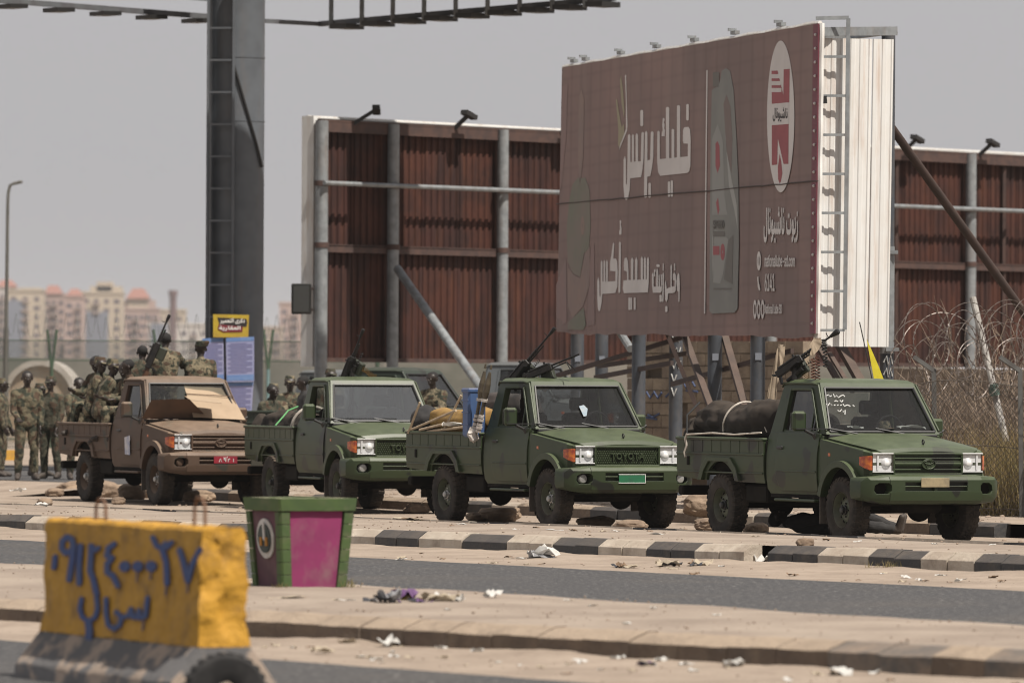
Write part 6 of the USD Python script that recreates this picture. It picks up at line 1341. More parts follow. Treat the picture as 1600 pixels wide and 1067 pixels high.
def rock(px, py, wpx, hpx, lab, z=0.0, grp=None, seed=1, name='rock', mat=None, flat=.8):
    p = gnd(px, py, z); sc_ = FPX / p[1]; m = trimesh.creation.icosphere(3, 1.0); v = m.vertices
    n = meshkit.fbm(v * 1.6 + seed * 7.7, 4, seed) - .5; v = v * (1 + .75 * n)[:, None]
    v = np.sign(v) * np.abs(v) ** .85; w, h_ = wpx / sc_ / 2, hpx / sc_
    v = np.c_[v[:, 0] * w, v[:, 1] * w * flat, (v[:, 2] + .55) * h_ * .65]; m.vertices = v
    obj(name, moved(m, p, rz=rl.uniform(0, 0.5)), mat or rl.choice(ROCK), None, smooth=22, label=lab, cat='rock' if name == 'rock' else 'rubble', group=grp)
rock(1098, 800, 62, 30, 'big brown clod of earth on the verge between the last two pickups', .17, seed=3)
rock(1572, 803, 56, 20, 'flat tan rock on the verge below the chain link fence', .17, seed=5)
rock(1258, 852, 30, 12, 'loose brick lying on the far median', .2, seed=7, flat=.5)
for i, (x, y, w, h_) in enumerate(((118, 772, 60, 20), (168, 775, 48, 22), (205, 778, 44, 22), (226, 776, 34, 24), (150, 768, 76, 18), (250, 780, 30, 14), (85, 774, 30, 12), (310, 782, 50, 16), (185, 786, 22, 10), (70, 788, 24, 10))):
    rock(x, y, w, h_, 'rough broken kerb rubble beside the wheels of the brown pickup', 0.02, 'kerb rubble by the brown pickup', seed=20 + i, name='rubble')
for i, (x, y, w, h_) in enumerate(((700, 806, 40, 14), (745, 812, 34, 12), (930, 822, 60, 16), (985, 826, 50, 14), (1180, 830, 40, 14), (650, 800, 40, 14), (1115, 826, 60, 18), (780, 812, 70, 20))):
    rock(x, y, w, h_, 'earth clod lying in the shade by the kerb behind the pickups', 0.02, 'clods in the shade behind the pickups', seed=40 + i, name='rubble')
rx_ = random.Random(21)
def foot(px): return 978 + 56.25e-3 * px
for k in range(34):
    x = rx_.uniform(395, 1600); litter(x, foot(x) + rx_.uniform(3, 26), rx_.uniform(6, 13), rx_.choice(['w', 'c', 'w', 'cw', 'd']), 'tiny paper or card scrap in the litter line by the near kerb', 0, 'tiny scraps by the near kerb', h=.6)
for k in range(22):
    x = rx_.uniform(560, 1600); litter(x, m2y(x) + rx_.uniform(6, 22), rx_.uniform(6, 14), rx_.choice(['c', 'd', 'w', 'd']), 'tiny scrap on the sand below the black and white kerb', 0, 'tiny scraps below the striped kerb', h=.5)
for k in range(16):
    x = rx_.uniform(560, 1560); litter(x, 786 + .039 * x + rx_.uniform(4, 12), rx_.uniform(6, 12), rx_.choice(['c', 'd', 'w']), 'tiny scrap on the far median beside the pickups', .2, 'tiny scraps on the far median', h=.4)
# weeds and pebbles
def tuft(lab, px, py, z, n, h, rad, seed):
    p = gnd(px, py, z)
    obj('weed', blades(n, lambda r: (p[0] + r.gauss(0, rad), p[1] + r.gauss(0, rad), p[2]), h * .4, h, .004, seed, .9), DRY2, None, smooth=False, label=lab, cat='weed')
tuft('small dry weed at the foot of the black kerb stones', 1380, 891, 0, 70, .12, .07, 1)
tuft('dry weed at the right foot of the planter', 541, 917, .2, 40, .09, .05, 2)
tuft('short weed at the near corner of the planter', 436, 919, .2, 30, .06, .04, 3)
peb = UsdGeom.PointInstancer.Define(stage, '/World/pebbles')
pp = rough(trimesh.creation.icosphere(1, 1.0), .25, 1.3, 2)
pm = obj('pebble', pp, M('pebble', (.33, .255, .195), (.25, .19, .145), scale=3, rough=.95, pos='world'), peb.GetPrim(), smooth=True)
peb.CreatePrototypesRel().SetTargets([pm.GetPath()])
_tag(peb.GetPrim(), 'scattered grit and pebbles on the sandy ground and medians', 'pebbles', None, 'stuff')
pos, sc_ = [], []
rp = random.Random(3)
def scatter(n, fn, s0, s1):
    for _ in range(n):
        p = fn(); pos.append(Gf.Vec3f(*map(float, p))); s = s0 + (s1 - s0) * rp.random() ** 3; sc_.append(Gf.Vec3f(s, s * rp.uniform(.6, 1), s * rp.uniform(.4, .8)))
def between(a, b, c, d, z):
    def f():
        u, v = rp.random(), rp.random(); p = (a * (1 - u) + b * u) * (1 - v) + (c * (1 - u) + d * u) * v; return [p[0], p[1], z]
    return f
scatter(700, between(M1a, M1b, K1a, K1b, .205), .003, .014)
scatter(500, between(M2a, M2b, K2a, K2b, .205), .004, .018)
scatter(420, between(M1a, M1b, N1a, N1b, .004), .003, .013)
scatter(420, between(M2a, M2b, S1a, S1b, .004), .003, .016)
scatter(500, between(V1a, V1b, K2a, K2b, .004), .006, .035)
scatter(900, between(V1a + [.3, .2, 0], V1b + [.3, .2, 0], V1a + [3, 5, 0], V1b + [3, 5, 0], .175), .006, .045)
peb.CreatePositionsAttr(pos); peb.CreateScalesAttr(sc_); peb.CreateProtoIndicesAttr([0] * len(pos))
# ================================================================ people
SKIN = [M('skin_%d' % i, (0.026 + .010 * i, 0.016 + .006 * i, 0.012 + .004 * i), (0.02, 0.012, 0.009), scale=9, rough=.5) for i in range(2)]
HAIR = M('hair_black', (0.010, 0.009, 0.009), rough=.9)
UNI = [M('uniform_%d' % i, c, c2, scale=9, rough=.95, lo=.46, hi=.54, camo=[((0.022, 0.025, 0.015), 9.0, .53, (i * 2.0, 1, 3)), ((0.055, 0.034, 0.02), 10.0, .57, (4, i * 1.7, 1))], bump=.03, bscale=14)
       for i, (c, c2) in enumerate((((0.15, 0.125, 0.078), (0.085, 0.075, 0.045)), ((0.20, 0.165, 0.105), (0.10, 0.088, 0.055)), ((0.085, 0.077, 0.05), (0.05, 0.047, 0.03))))]
BOOT = M('boot_leather', (0.035, 0.026, 0.02), (0.06, 0.045, 0.035), scale=8, rough=.7)
EYE = M('eye_white', (.45, .42, .38), rough=.3)
CLOTHD = M('cloth_dark', (0.022, 0.021, 0.022), (0.035, 0.033, 0.032), scale=7, rough=.95, bump=.01, bscale=9)
BERET = M('beret_red', (0.36, 0.02, 0.03), rough=.9)
def ball(c, r, sub=8): return Manifold.sphere(r, sub * 2).translate([float(x) for x in c])
def bone(a, b, ra, rb): return Manifold.batch_hull([ball(a, ra), ball(b, rb)])
def soft(m, edge, it, amp=0.0, sc=9, seed=0):
    t = _tri(m.refine_to_length(edge)); t.merge_vertices()
    trimesh.smoothing.filter_taubin(t, iterations=it)
    if amp:
        d = meshkit.fbm(t.vertices * [sc, sc, sc * .6] + seed * 3.3, 3) - .5; t.vertices = t.vertices + t.vertex_normals * (d * 2 * amp)[:, None]
    return t
def v3(*a): return np.array(a, float)
def arm(sh, side, up, out, fwd, bend, L1=.29, L2=.26):
    """up: angle of the upper arm from hanging (pitch forward), out: sideways, bend: elbow bend, fwd: inward turn of the forearm"""
    d = v3(math.sin(up) * math.cos(out), side * math.sin(out), -math.cos(up) * math.cos(out)); e = sh + d * L1
    f = v3(math.sin(up + bend), -side * fwd, -math.cos(up + bend)); f /= np.linalg.norm(f); return e, e + f * L2
def person(label, loc, rotz, uni=0, pose='stand', hat=None, skin=0, lean=0.1, twist=0.0, turn=0.0, nod=0.0, armL=(.1, .12, .1, .3), armR=(.1, .12, .1, .3), seat=.45, scale=1.0, group=None, cloth=None, knees=(1.35, 1.35), spread=.12, stride=.0):
    T = thing('person', label, 'person', loc, rotz, group)
    if scale != 1.0: UsdGeom.Xformable(T).AddScaleOp().Set(Gf.Vec3f(scale, scale, scale))
    hz = .93 if pose == 'stand' else seat + .10
    if pose == 'lie': hz = .13
    P0 = v3(0, 0, hz)
    ax = v3(math.sin(lean), 0, math.cos(lean)) if pose != 'lie' else v3(-1, 0, .06)
    fw = v3(math.cos(lean), 0, -math.sin(lean)) if pose != 'lie' else v3(.06, 0, 1)
    lf = v3(0, 1, 0)
    ct, st_ = math.cos(twist), math.sin(twist); lf2 = lf * ct - fw * st_; fw2 = fw * ct + lf * st_
    waist, chest, nk = P0 + ax * .16, P0 + ax * .37, P0 + ax * .545
    sh = {1: P0 + ax * .48 + lf2 * .185, -1: P0 + ax * .48 - lf2 * .185}
    hd = nk + (ax * .6 + v3(0, 0, .4 if pose != 'lie' else .1)) * .14 + fw2 * .02
    hips, kn, an, toe = {}, {}, {}, {}
    for s, kb in ((1, knees[0]), (-1, knees[1])):
        h = P0 + lf * s * .09; hips[s] = h
        if pose == 'stand':
            kn[s] = h + v3(.03 + s * stride * .5, s * spread * .25, -.43); an[s] = v3(s * stride - .02, s * (.09 + spread * .4), .085); toe[s] = an[s] + v3(.17, s * .03, -.05)
        elif pose == 'sit':
            kn[s] = h + v3(.42 * math.cos(.1), s * spread, .02); an[s] = kn[s] + v3(math.cos(kb) * .41 * .5, 0, -.41 * math.sin(kb)); toe[s] = an[s] + v3(.17, s * .03, -.04)
        else:
            kn[s] = h + v3(.43, s * .05, .10 * (s > 0)); an[s] = kn[s] + v3(.40, s * .03, -.06 - .10 * (s > 0)); an[s][2] = max(an[s][2], .08); toe[s] = an[s] + v3(.05, s * .05, .16)
    el, ha = {}, {}
    for s, a in ((1, armL), (-1, armR)):
        e, h = arm(v3(0, 0, 0), s, *a)
        Rm = np.stack([fw2, lf2, ax], 1) if pose == 'lie' else np.stack([v3(ct, st_, 0), v3(-st_, ct, 0), v3(0, 0, 1)], 1)
        el[s], ha[s] = sh[s] + Rm @ e, sh[s] + Rm @ h
        if pose == 'lie': ha[s][2] = max(ha[s][2], .06); el[s][2] = max(el[s][2], .06)
    # ---- one continuous body: torso, limbs, neck, head with face, hands with fingers
    b = [bone(P0, chest, .10, .11), bone(chest, nk, .07, .045), bone(nk - ax * .03, hd, .052, .05)]
    for s in (1, -1):
        b += [bone(chest, sh[s], .07, .05), bone(sh[s], el[s], .045, .036), bone(el[s], ha[s], .036, .027), bone(P0, hips[s], .09, .08), bone(hips[s], kn[s], .07, .05), bone(kn[s], an[s], .048, .038), bone(an[s], toe[s], .038, .025)]
        d = (ha[s] - el[s]); d /= np.linalg.norm(d); q = np.cross(d, [0, 0, 1.0]) if abs(d[2]) < .9 else np.cross(d, [0, 1.0, 0]); q /= np.linalg.norm(q); w = np.cross(q, d)
        pal = ha[s] + d * .09
        b += [Manifold.batch_hull([ball(ha[s] + q * .02, .018), ball(ha[s] - q * .02, .018), ball(pal + q * .03, .014), ball(pal - q * .03, .014)])]
        for k, (o, ln) in enumerate(((.031, .062), (.011, .072), (-.010, .068), (-.030, .052))):
            k0 = pal + q * o; k1 = k0 + d * ln * .55 + w * .012; k2 = k1 + d * ln * .35 + w * .03
            b += [bone(k0, k1, .0095, .0088), bone(k1, k2, .0088, .008)]
        th0 = ha[s] + d * .03 + q * .03; b += [bone(ha[s], th0, .016, .011), bone(th0, th0 + d * .035 + q * .02 + w * .012, .011, .009)]
    ca, sa = math.cos(turn + twist), math.sin(turn + twist)
    hf = v3(ca * math.cos(nod), sa * math.cos(nod), -math.sin(nod)) if pose != 'lie' else v3(.1, 0, 1)
    hl = v3(-sa, ca, 0) if pose != 'lie' else v3(0, 1, 0); hu = np.cross(hf, hl)
    hp = lambda x, y, z: hd + hf * x + hl * y + hu * z
    b += [Manifold.batch_hull([ball(hp(-.025, 0, .075), .085, 10), ball(hp(.02, .018, .07), .075, 10), ball(hp(.02, -.018, .07), .075, 10)]), Manifold.batch_hull([ball(hp(.03, 0, .05), .068), ball(hp(.058, 0, -.045), .026), ball(hp(.0, .035, -.02), .03), ball(hp(0, -.035, -.02), .03)]),
          Manifold.batch_hull([ball(hp(.092, 0, .05), .012), ball(hp(.112, 0, .012), .012), ball(hp(.09, .016, .008), .010), ball(hp(.09, -.016, .008), .010)]),
          Manifold.batch_hull([ball(hp(.090, .03, .058), .013), ball(hp(.096, 0, .064), .013), ball(hp(.090, -.03, .058), .013)]),
          Manifold.batch_hull([ball(hp(.086, .02, -.018), .010), ball(hp(.093, 0, -.016), .012), ball(hp(.086, -.02, -.018), .010)])]
    for s in (1, -1): b += [Manifold.batch_hull([ball(hp(-.005, s * .083, .055), .012), ball(hp(-.012, s * .092, .035), .012), ball(hp(0, s * .082, .01), .009)])]
    body = Manifold.batch_boolean(b, __import__('manifold3d').OpType.Add)
    obj('body', soft(body, .03, 3), SKIN[skin], T, smooth=True)
    obj('eye', [moved(trimesh.creation.icosphere(1, .0105), hp(.083, s * .031, .040)) for s in (1, -1)], EYE, T)
    # ---- clothes
    mt = cloth or UNI[uni]
    sb = [Manifold.batch_hull([ball(P0 + lf * .075, .125), ball(P0 - lf * .075, .125), ball(waist + lf * .07, .125), ball(waist - lf * .07, .125)]),
          Manifold.batch_hull([ball(waist + lf2 * .07, .125), ball(waist - lf2 * .07, .125), ball(chest + lf2 * .10, .13), ball(chest - lf2 * .10, .13)]),
          Manifold.batch_hull([ball(chest + lf2 * .10, .13), ball(chest - lf2 * .10, .13), ball(sh[1] - lf2 * .01, .075), ball(sh[-1] + lf2 * .01, .075), ball(nk - ax * .03, .07)]), bone(nk - ax * .05, nk + ax * .012, .08, .066)]
    for s in (1, -1): sb += [bone(sh[s], el[s], .078, .060), bone(el[s], el[s] + (ha[s] - el[s]) * .9, .062, .046)]
    obj('shirt', soft(Manifold.batch_boolean(sb, __import__('manifold3d').OpType.Add), .03, 2, .020, 15, len(label)), mt, T, smooth=True)
    tb = [Manifold.batch_hull([ball(P0 + lf * .08 + ax * .02, .13), ball(P0 - lf * .08 + ax * .02, .13), ball(hips[1], .12), ball(hips[-1], .12)])]
    for s in (1, -1): tb += [bone(hips[s], kn[s], .108, .078), bone(kn[s], kn[s] + (an[s] - kn[s]) * .82, .076, .062)]
    obj('trousers', soft(Manifold.batch_boolean(tb, __import__('manifold3d').OpType.Add), .03, 2, .018, 15, len(label) + 4), mt, T, smooth=True)
    for s in (1, -1):
        heel = an[s] + (an[s] - toe[s]) * .25 * v3(1, 1, 0)
        bt = Manifold.batch_hull([ball(an[s] + (kn[s] - an[s]) * .25, .058), ball(an[s], .055), ball(heel + v3(0, 0, -.03 if pose != 'lie' else 0), .045)]) + Manifold.batch_hull([ball(an[s], .052), ball(toe[s], .040), ball(heel + v3(0, 0, -.035 if pose != 'lie' else 0), .042)])
        obj('boot', soft(bt, .03, 2), BOOT, T, smooth=True)
    if hat in ('cap', 'fieldcap'):
        m = [Manifold.batch_hull([ball(hp(-.028 + .105 * math.cos(a) * .95, .088 * math.sin(a), .085), .012) for a in np.linspace(0, 2 * PI, 14)] + [ball(hp(-.03 + .075 * math.cos(a), .068 * math.sin(a), .165), .012) for a in np.linspace(0, 2 * PI, 12)])]
        m += [Manifold.batch_hull([ball(hp(.075, y, .088), .006) for y in (-.065, 0, .065)] + [ball(hp(.145, y, .066), .005) for y in (-.035, 0, .035)])]
        obj('cap', soft(m[0] + m[1], .03, 2, .004, 20), mt, T, smooth=True)
    elif hat in ('beret', 'red_beret'):
        m = Manifold.batch_hull([ball(hp(-.02 + .10 * math.cos(a), .09 * math.sin(a), .095), .014) for a in np.linspace(0, 2 * PI, 14)] + [ball(hp(-.04 + .085 * math.cos(a), -.02 + .085 * math.sin(a), .155), .022) for a in np.linspace(0, 2 * PI, 12)])
        obj('beret', soft(m, .03, 2), BERET if hat == 'red_beret' else UNI[2], T, smooth=True)
    else:
        sk = Manifold.batch_hull([ball(hp(-.027, 0, .078), .0872, 10), ball(hp(.015, .016, .076), .0762, 10), ball(hp(.015, -.016, .076), .0762, 10)])
        sk = sk.trim_by_plane([float(x) for x in (-hf * .75 + hu * .66)], float(np.dot(-hf * .75 + hu * .66, hp(.055, 0, .10))))
        obj('hair', soft(sk, .03, 1), HAIR, T, smooth=True)
    return T
def vp(px, D, z=.17):
    p = at(px, 600, D); p[2] = z; return p
FC = -PI / 2                                    # facing the camera
# standing group beyond the brown pickup
person('bareheaded tall soldier standing on the verge, facing the camera at the far left', vp(42, 112), FC + .2, 0, scale=1.06, lean=.03, armL=(.1, .15, .1, .2), armR=(.15, .12, .2, .9))
person('shorter soldier in a cap standing just in front of the tall bareheaded one', vp(61, 117), FC + .9, 2, hat='cap', scale=.93, lean=.05, armL=(.3, .1, .2, .8), stride=.05)
person('soldier cut off by the left edge of the picture, standing side on', vp(0, 116), -.2, 0, hat='cap', scale=.98, lean=.04, turn=.3)
person('soldier standing behind the tail of the brown pickup, mostly hidden by it', vp(80, 114), FC - .4, 2, hat='cap', scale=1.0, lean=.02)
# in the brown pickup
f1 = np.array([math.cos(HEAD - .03), math.sin(HEAD - .03), 0]); l1 = np.array([-f1[1], f1[0], 0]); o1 = truck_at(250, 99.5, HEAD - .03)
def in1(x, y, z): return o1 + f1 * x + l1 * y + np.array([0, 0, z])
HR = HEAD - PI / 2                              # facing out over the near side of the bed
person('bareheaded soldier seated in the bed at the tail of the brown pickup, facing out', in1(-4.0, -.22, .82), HR + .4, 0, 'sit', seat=.54, lean=.26, nod=.35, turn=.2, armL=(.5, .15, .3, .9), armR=(.6, .1, .3, 1.1), knees=(1.2, 1.2))
person('capped soldier seated second from the tail, back half turned', in1(-3.5, -.62, .82), HR + PI - .5, 1, 'sit', hat='cap', seat=.50, lean=.22, turn=-.8, armL=(.4, .1, .2, .8))
person('capped soldier leaning forward in the middle of the bed, light worn uniform', in1(-2.98, -.66, .80), HR + PI - .2, 0, 'sit', hat='fieldcap', seat=.50, lean=.30, turn=-1.0, nod=.2, armL=(.6, .1, .2, .9))
person('soldier with bare head behind the two capped ones', in1(-2.8, -.2, .82), HR + .3, 2, 'sit', seat=.42, lean=.2, turn=.4)
person('bareheaded soldier seated nearest the cab in the brown pickup, face turned to the camera', in1(-2.42, -.26, .82), HR + .15, 1, 'sit', seat=.48, lean=.22, turn=-.35, nod=.1, armL=(.5, .1, .2, 1.0), armR=(.5, .2, .2, 1.1), skin=1)
person('soldier with close cropped hair standing in the bed, left of the one holding the gun', in1(-2.62, -.12, .80), HEAD + 2.4, 2, scale=.93, lean=.12, turn=.3, armL=(.8, .2, .3, 1.0))
person('soldier with back to the camera gripping an upright long gun above the cab', in1(-2.45, .22, .86), HEAD + 2.65, 1, scale=1.01, lean=.10, turn=-.1, armL=(.9, .25, .2, .7), armR=(1.0, .3, .2, .6))
person('soldier in a beret standing behind the cab, back to the camera', in1(-2.30, .74, .76), HEAD + 2.5, 1, hat='beret', scale=.99, lean=.14, turn=.5, armL=(.7, .2, .3, .9))
person('soldier squeezed in at the very tail of the brown pickup, bare head against the fence', in1(-4.2, .25, .82), HR + .9, 2, 'sit', seat=.45, lean=.2, turn=.3)
person('capped soldier on the far side of the brown pickup bed, partly behind the others', in1(-3.3, .35, .82), HR - .3, 0, 'sit', hat='cap', seat=.46, lean=.15, turn=.2)
person('soldier standing beyond the brown pickup with arms folded, head between the forked posts', vp(122, 113), FC + .4, 0, lean=.06, armL=(.5, .1, .8, 1.5), armR=(.5, .1, .8, 1.4))
# between the column and the second pickup
person('soldier in a cap facing the camera, left of two behind the roped tarpaulin', vp(428, 111, .12), FC - .2, 1, hat='cap', lean=.05, scale=.97, armL=(.5, .1, .3, 1.2))
person('soldier in a cap facing the camera, right of two behind the roped tarpaulin', vp(453, 112, .2), FC + .1, 1, hat='cap', lean=.05, armR=(.5, .1, .3, 1.2))
person('dark clothed man seen side on beside the cab of the second pickup', vp(482, 108, .22), PI + .25, 0, lean=.12, cloth=CLOTHD, nod=.1)
person('soldier leaning beside the lilac sheets with arm stretched down', vp(411, 110, .1), FC + .9, 2, lean=.32, armL=(.2, .2, .0, .1))
person('soldier in a cap behind the roof of the second pickup, beside the grey post', vp(514, 112, .33), FC + .5, 2, hat='cap')
person('capped soldier seen over the second pickup roof next to the red beret', vp(641, 110, .24), FC - .5, 0, hat='cap')
person('man in a bright red beret behind the second pickup', vp(660, 112, .22), FC + 1.2, 2, hat='red_beret')
person('bareheaded soldier seated sideways between the second and third pickups', vp(680, 104, .17), FC - .6, 1, 'sit', seat=.95, lean=.1, armL=(.5, .2, .2, 1.0))
lyp = at(1300, 800, 80.9); lyp[2] = 0.02
person('person lying in the shade under the last pickup, boots towards its front wheel', lyp, -.12, 2, 'lie', cloth=CLOTHD, armL=(.2, .2, .0, .2), armR=(.2, .2, .0, .3))

# ================================================================ weapons and loads
GUN = M('gun_metal', (0.018, 0.018, 0.019), (0.03, 0.028, 0.026), scale=12, rough=.45, metal=.3, spec=.3)
WOODG = M('gun_wood', (0.10, 0.045, 0.02), rough=.5)
BRASS = M('cartridge_brass', (0.40, 0.22, 0.07), rough=.35, metal=.7)
def gun(label, p, yaw, pitch, L=1.35, heavy=True, mount=None, belt=False, bipod=False, stock=False, muzzle=.035, scale=1.0):
    """long gun, local x along the barrel, origin at the receiver"""
    T = thing('machine_gun', label, 'machine gun', p, yaw)
    UsdGeom.Xformable(T).AddRotateYOp().Set(-math.degrees(pitch))
    if scale != 1: UsdGeom.Xformable(T).AddScaleOp().Set(Gf.Vec3f(scale, scale, scale))
    obj('receiver', [rbox(-.38, .14, -.045, .045, -.055, .055, .01), rbox(-.30, .10, -.05, .05, .05, .085, .01)], GUN, T)
    obj('barrel', [tube((.12, 0, .02), (L - .1, 0, .02), .020, 10, .016)] + ([tube((.16 + .05 * k, 0, .02), (.185 + .05 * k, 0, .02), .030, 10) for k in range(int((L - .6) / .05))] if heavy else []), GUN, T)
    obj('muzzle_brake', [tube((L - .14, 0, .02), (L, 0, .02), .022, 10, muzzle), tube((L, 0, .02), (L + .03, 0, .02), muzzle, 10, muzzle * .8)], GUN, T)
    obj('gas_tube', tube((.12, 0, -.025), (L * .62, 0, -.025), .014, 8), GUN, T)
    obj('sight', box(L * .8 - .006, L * .8 + .006, -.004, .004, .03, .11), GUN, T); obj('sight', box(.0, .03, -.015, .015, .085, .13), GUN, T)
    if stock: obj('stock', hull([(x, y, z) for y in (-.02, .02) for x, z in ((-.38, .04), (-.38, -.04), (-.72, .02), (-.72, -.13), (-.60, -.10))]), WOODG, T)
    obj('grip', [bar((-.34, 0, -.05), (-.38, 0, -.17), .03, .05, (0, 1, 0)), bar((-.42, -.06, .02), (-.42, .06, .02), .025, .03)], GUN, T)
    obj('ammunition_box', rbox(-.16, .08, .07, .19, -.20, .03, .012), M('ammo_box_green', (.03, .036, .022), rough=.6), T)
    if bipod:
        for s in (1, -1): obj('bipod_leg', tube((L * .62, 0, -.01), (L * .62 + .08, s * .10, -.20), .010, 6), GUN, T)
    if mount is not None:
        R = np.array([[math.cos(pitch), 0, math.sin(pitch)], [0, 1, 0], [-math.sin(pitch), 0, math.cos(pitch)]])   # world-vertical in local terms
        dn = np.array([-math.sin(pitch), 0, -math.cos(pitch)])
        b0 = np.array([-.06, 0, -.06])
        obj('mount', [tube(b0, b0 + dn * mount, .045, 10), bar(b0 + [-.1, -.09, 0], b0 + [.14, -.09, .02], .02, .12, (0, 1, 0)), bar(b0 + [-.1, .09, 0], b0 + [.14, .09, .02], .02, .12, (0, 1, 0)), tube(b0 + dn * .14 + [-.14, 0, 0], b0 + dn * .1 + [.16, 0, 0], .035, 8)] + [tube(b0 + dn * mount * .55, b0 + dn * mount + [.22 * math.cos(a), .22 * math.sin(a), 0], .018, 6) for a in (.3, 2.4, 4.5)], GUN, T)
        obj('recoil_spring', path_tube([b0 + [.03 + .32 * k / 60, .05 + .022 * math.cos(k * .9), -.05 + .022 * math.sin(k * .9)] for k in range(60)], .006, 4), GUN, T)
    if belt:
        for k in range(20):
            q = v3(-.02 - .015 * math.sin(k * .5), .10 + .012 * k ** .5, -.02 - .026 * k); obj('cartridge', tube(q + [-.045, 0, 0], q + [.05, .0, 0], .008, 5, .004), BRASS, T)
    return T
def veh(px, D, head):
    o = truck_at(px, D, head); f = np.array([math.cos(head), math.sin(head), 0]); l = np.array([-f[1], f[0], 0])
    return lambda x, y, z: o + f * x + l * y + np.array([0, 0, z])
in2, in3, in4 = veh(536, 94.0, HEAD - .09), veh(866, 84.6, HEAD + .01), veh(1325, 78, HEAD)
gun('long gun held upright above the cab of the brown pickup', at(243, 546, 101.6), -.1, 1.16, L=.68, heavy=False, stock=True, muzzle=.032, scale=.82)
gun('mounted machine gun on the second pickup, muzzle up and hung with straps', at(548, 568, 95.6), -.6, 1.12, L=.66, mount=.95, belt=True, scale=.8)
gun('heavy machine gun on the third pickup, barrel raised steeply to the right', at(818, 574, 86.4), -.55, .80, L=.86, mount=.95, belt=True, scale=.8)
gun('lighter gun on a bipod on the roof of the third pickup, barrel nearly level', at(852, 577, 85.8), -.45, .36, L=.68, heavy=False, bipod=True, muzzle=.018, scale=.75)
gun('heavy machine gun on the last pickup with spring buffers under its barrel', at(1243, 566, 79.6), -.5, .56, L=.86, mount=.9, belt=True, muzzle=.05, scale=.78)
SPR = M('spring_copper', (.16, .06, .035), (.08, .04, .03), scale=9, rough=.4, metal=.5)
for i, (x, y0, y1) in enumerate(((1270, 560, 592), (1277, 556, 592), (1289, 538, 574), (1287, 530, 548))):
    a, b = at(x, y0, 79.1), at(x + 1, y1, 79.1); n_ = 46
    obj('coil_spring', path_tube([a + (b - a) * k / n_ + [.028 * math.cos(k * .95), .028 * math.sin(k * .95), 0] for k in range(n_ + 1)], .007, 5), SPR if i < 2 else GUN, None, label=('copper coil spring hanging at the gun mount of the last pickup', 'copper coil spring standing on the last pickup roof beside another', 'black coil spring under the muzzle of the last pickup gun', 'short black coil spring at the muzzle of the last pickup gun')[i], cat='spring')
def drape(name, label, cat, outline, D, mat, seed, amp=.05, thick=.01):
    g = Polygon([tuple(p) for p in outline]); v, f = trimesh.creation.triangulate_polygon(g.segmentize(6), engine='earcut')
    m = trimesh.Trimesh(np.c_[v, np.zeros(len(v))], f, process=False).subdivide().subdivide()
    W = np.array([at(x, y, D + amp * 2 * (meshkit.fbm(np.array([x * .16, y * .03, seed]), 3) - .5)) for x, y, _ in m.vertices])
    m2 = trimesh.Trimesh(np.vstack([W, W + [0, thick, 0]]), np.vstack([m.faces, m.faces[:, ::-1] + len(W)]), process=False)
    return obj(name, m2, mat, None, smooth=True, label=label, cat=cat)
BEI = M('cloth_beige', (.42, .34, .25), (.32, .25, .18), scale=7, rough=.95)
drape('cloth', 'long beige cloth hanging behind the cab of the last pickup', 'cloth', [(1216, 537), (1227, 540), (1226, 556), (1221, 575), (1215, 600), (1211, 640), (1196, 644), (1200, 610), (1207, 580), (1212, 555)], 81.2, BEI, 1, .08)
drape('cloth', 'small beige rag tied to the barrel of the last pickup gun', 'cloth', [(1272, 528), (1283, 528), (1284, 538), (1279, 547), (1270, 556), (1265, 554), (1268, 545), (1264, 540)], 78.8, BEI, 2, .05)
TARP = M('tarpaulin_black', (0.022, 0.019, 0.017), (0.030, 0.026, 0.022), scale=5, rough=.85, dust=.10, spec=.2)
ROPE = M('rope_white', (.62, .57, .50), (.45, .40, .34), scale=14, rough=.9)
ROPEG = M('rope_green', (.12, .36, .14), rough=.8)
def bundle(label, fn, x0, x1, y, z, r, mat, seed, droop=.0, wav=.10):
    n = 46; pts = [fn(x0 + (x1 - x0) * t, y + .06 * math.sin(t * 5 + seed), z - droop * max(0, (.16 - t) / .16) ** 1.5 + .03 * math.sin(t * 8 + seed)) for t in np.linspace(0, 1, n)]
    rad = [r * (.55 + .45 * min(1, t * 7) ** .5) * (1 if t < .93 else 1 - (t - .93) * 4) for t in np.linspace(0, 1, n)]
    m = path_tube(pts, rad, 36); d = np.array([meshkit.fbm(v * [3, 3, 5] + seed, 4) - .5 for v in m.vertices]); rid = np.array([abs(math.sin(v[2] * 22 + v[0] * 4.2 + v[1] * 2 + seed)) for v in m.vertices])
    c = np.repeat(np.array(pts), 36, 0); c = np.vstack([c, c[:1], c[-1:]])
    m.vertices = c + (m.vertices - c) * (1 + wav * 4 * d + .10 * rid)[:, None]
    return m
def tarp(label, fn, seed, dz=0.0, k=1.0):
    T = thing('tarpaulin_roll', label, 'tarpaulin roll')
    obj('cloth', bundle('', fn, -4.62, -2.12, -.40, 1.42 + dz, .23 * k, TARP, seed, .22, .24), TARP, T, smooth=True)
    obj('fold', bundle('', fn, -4.3, -2.2, .10, 1.36 + dz, .22 * k, TARP, seed + 2, .1, .24), TARP, T, smooth=True)
    obj('end_flap', rough(moved(trimesh.creation.icosphere(3, 1), fn(-4.55, -.42, 1.20 + dz * .4), s=(.24, .30, .25)), .12, 6, seed), TARP, T, smooth=True)
    return T
def rope(name, label, pts, r, mat, T=None): return obj('rope', path_tube(pts, r, 6), mat, T, label=label if T is None else None, cat='rope' if T is None else None)
def loop(fn, x, y, z, r, slant=.1): return [fn(x + slant * math.sin(a), y + r * math.cos(a), z + r * math.sin(a)) for a in np.linspace(PI * 1.12, -.15, 22)]
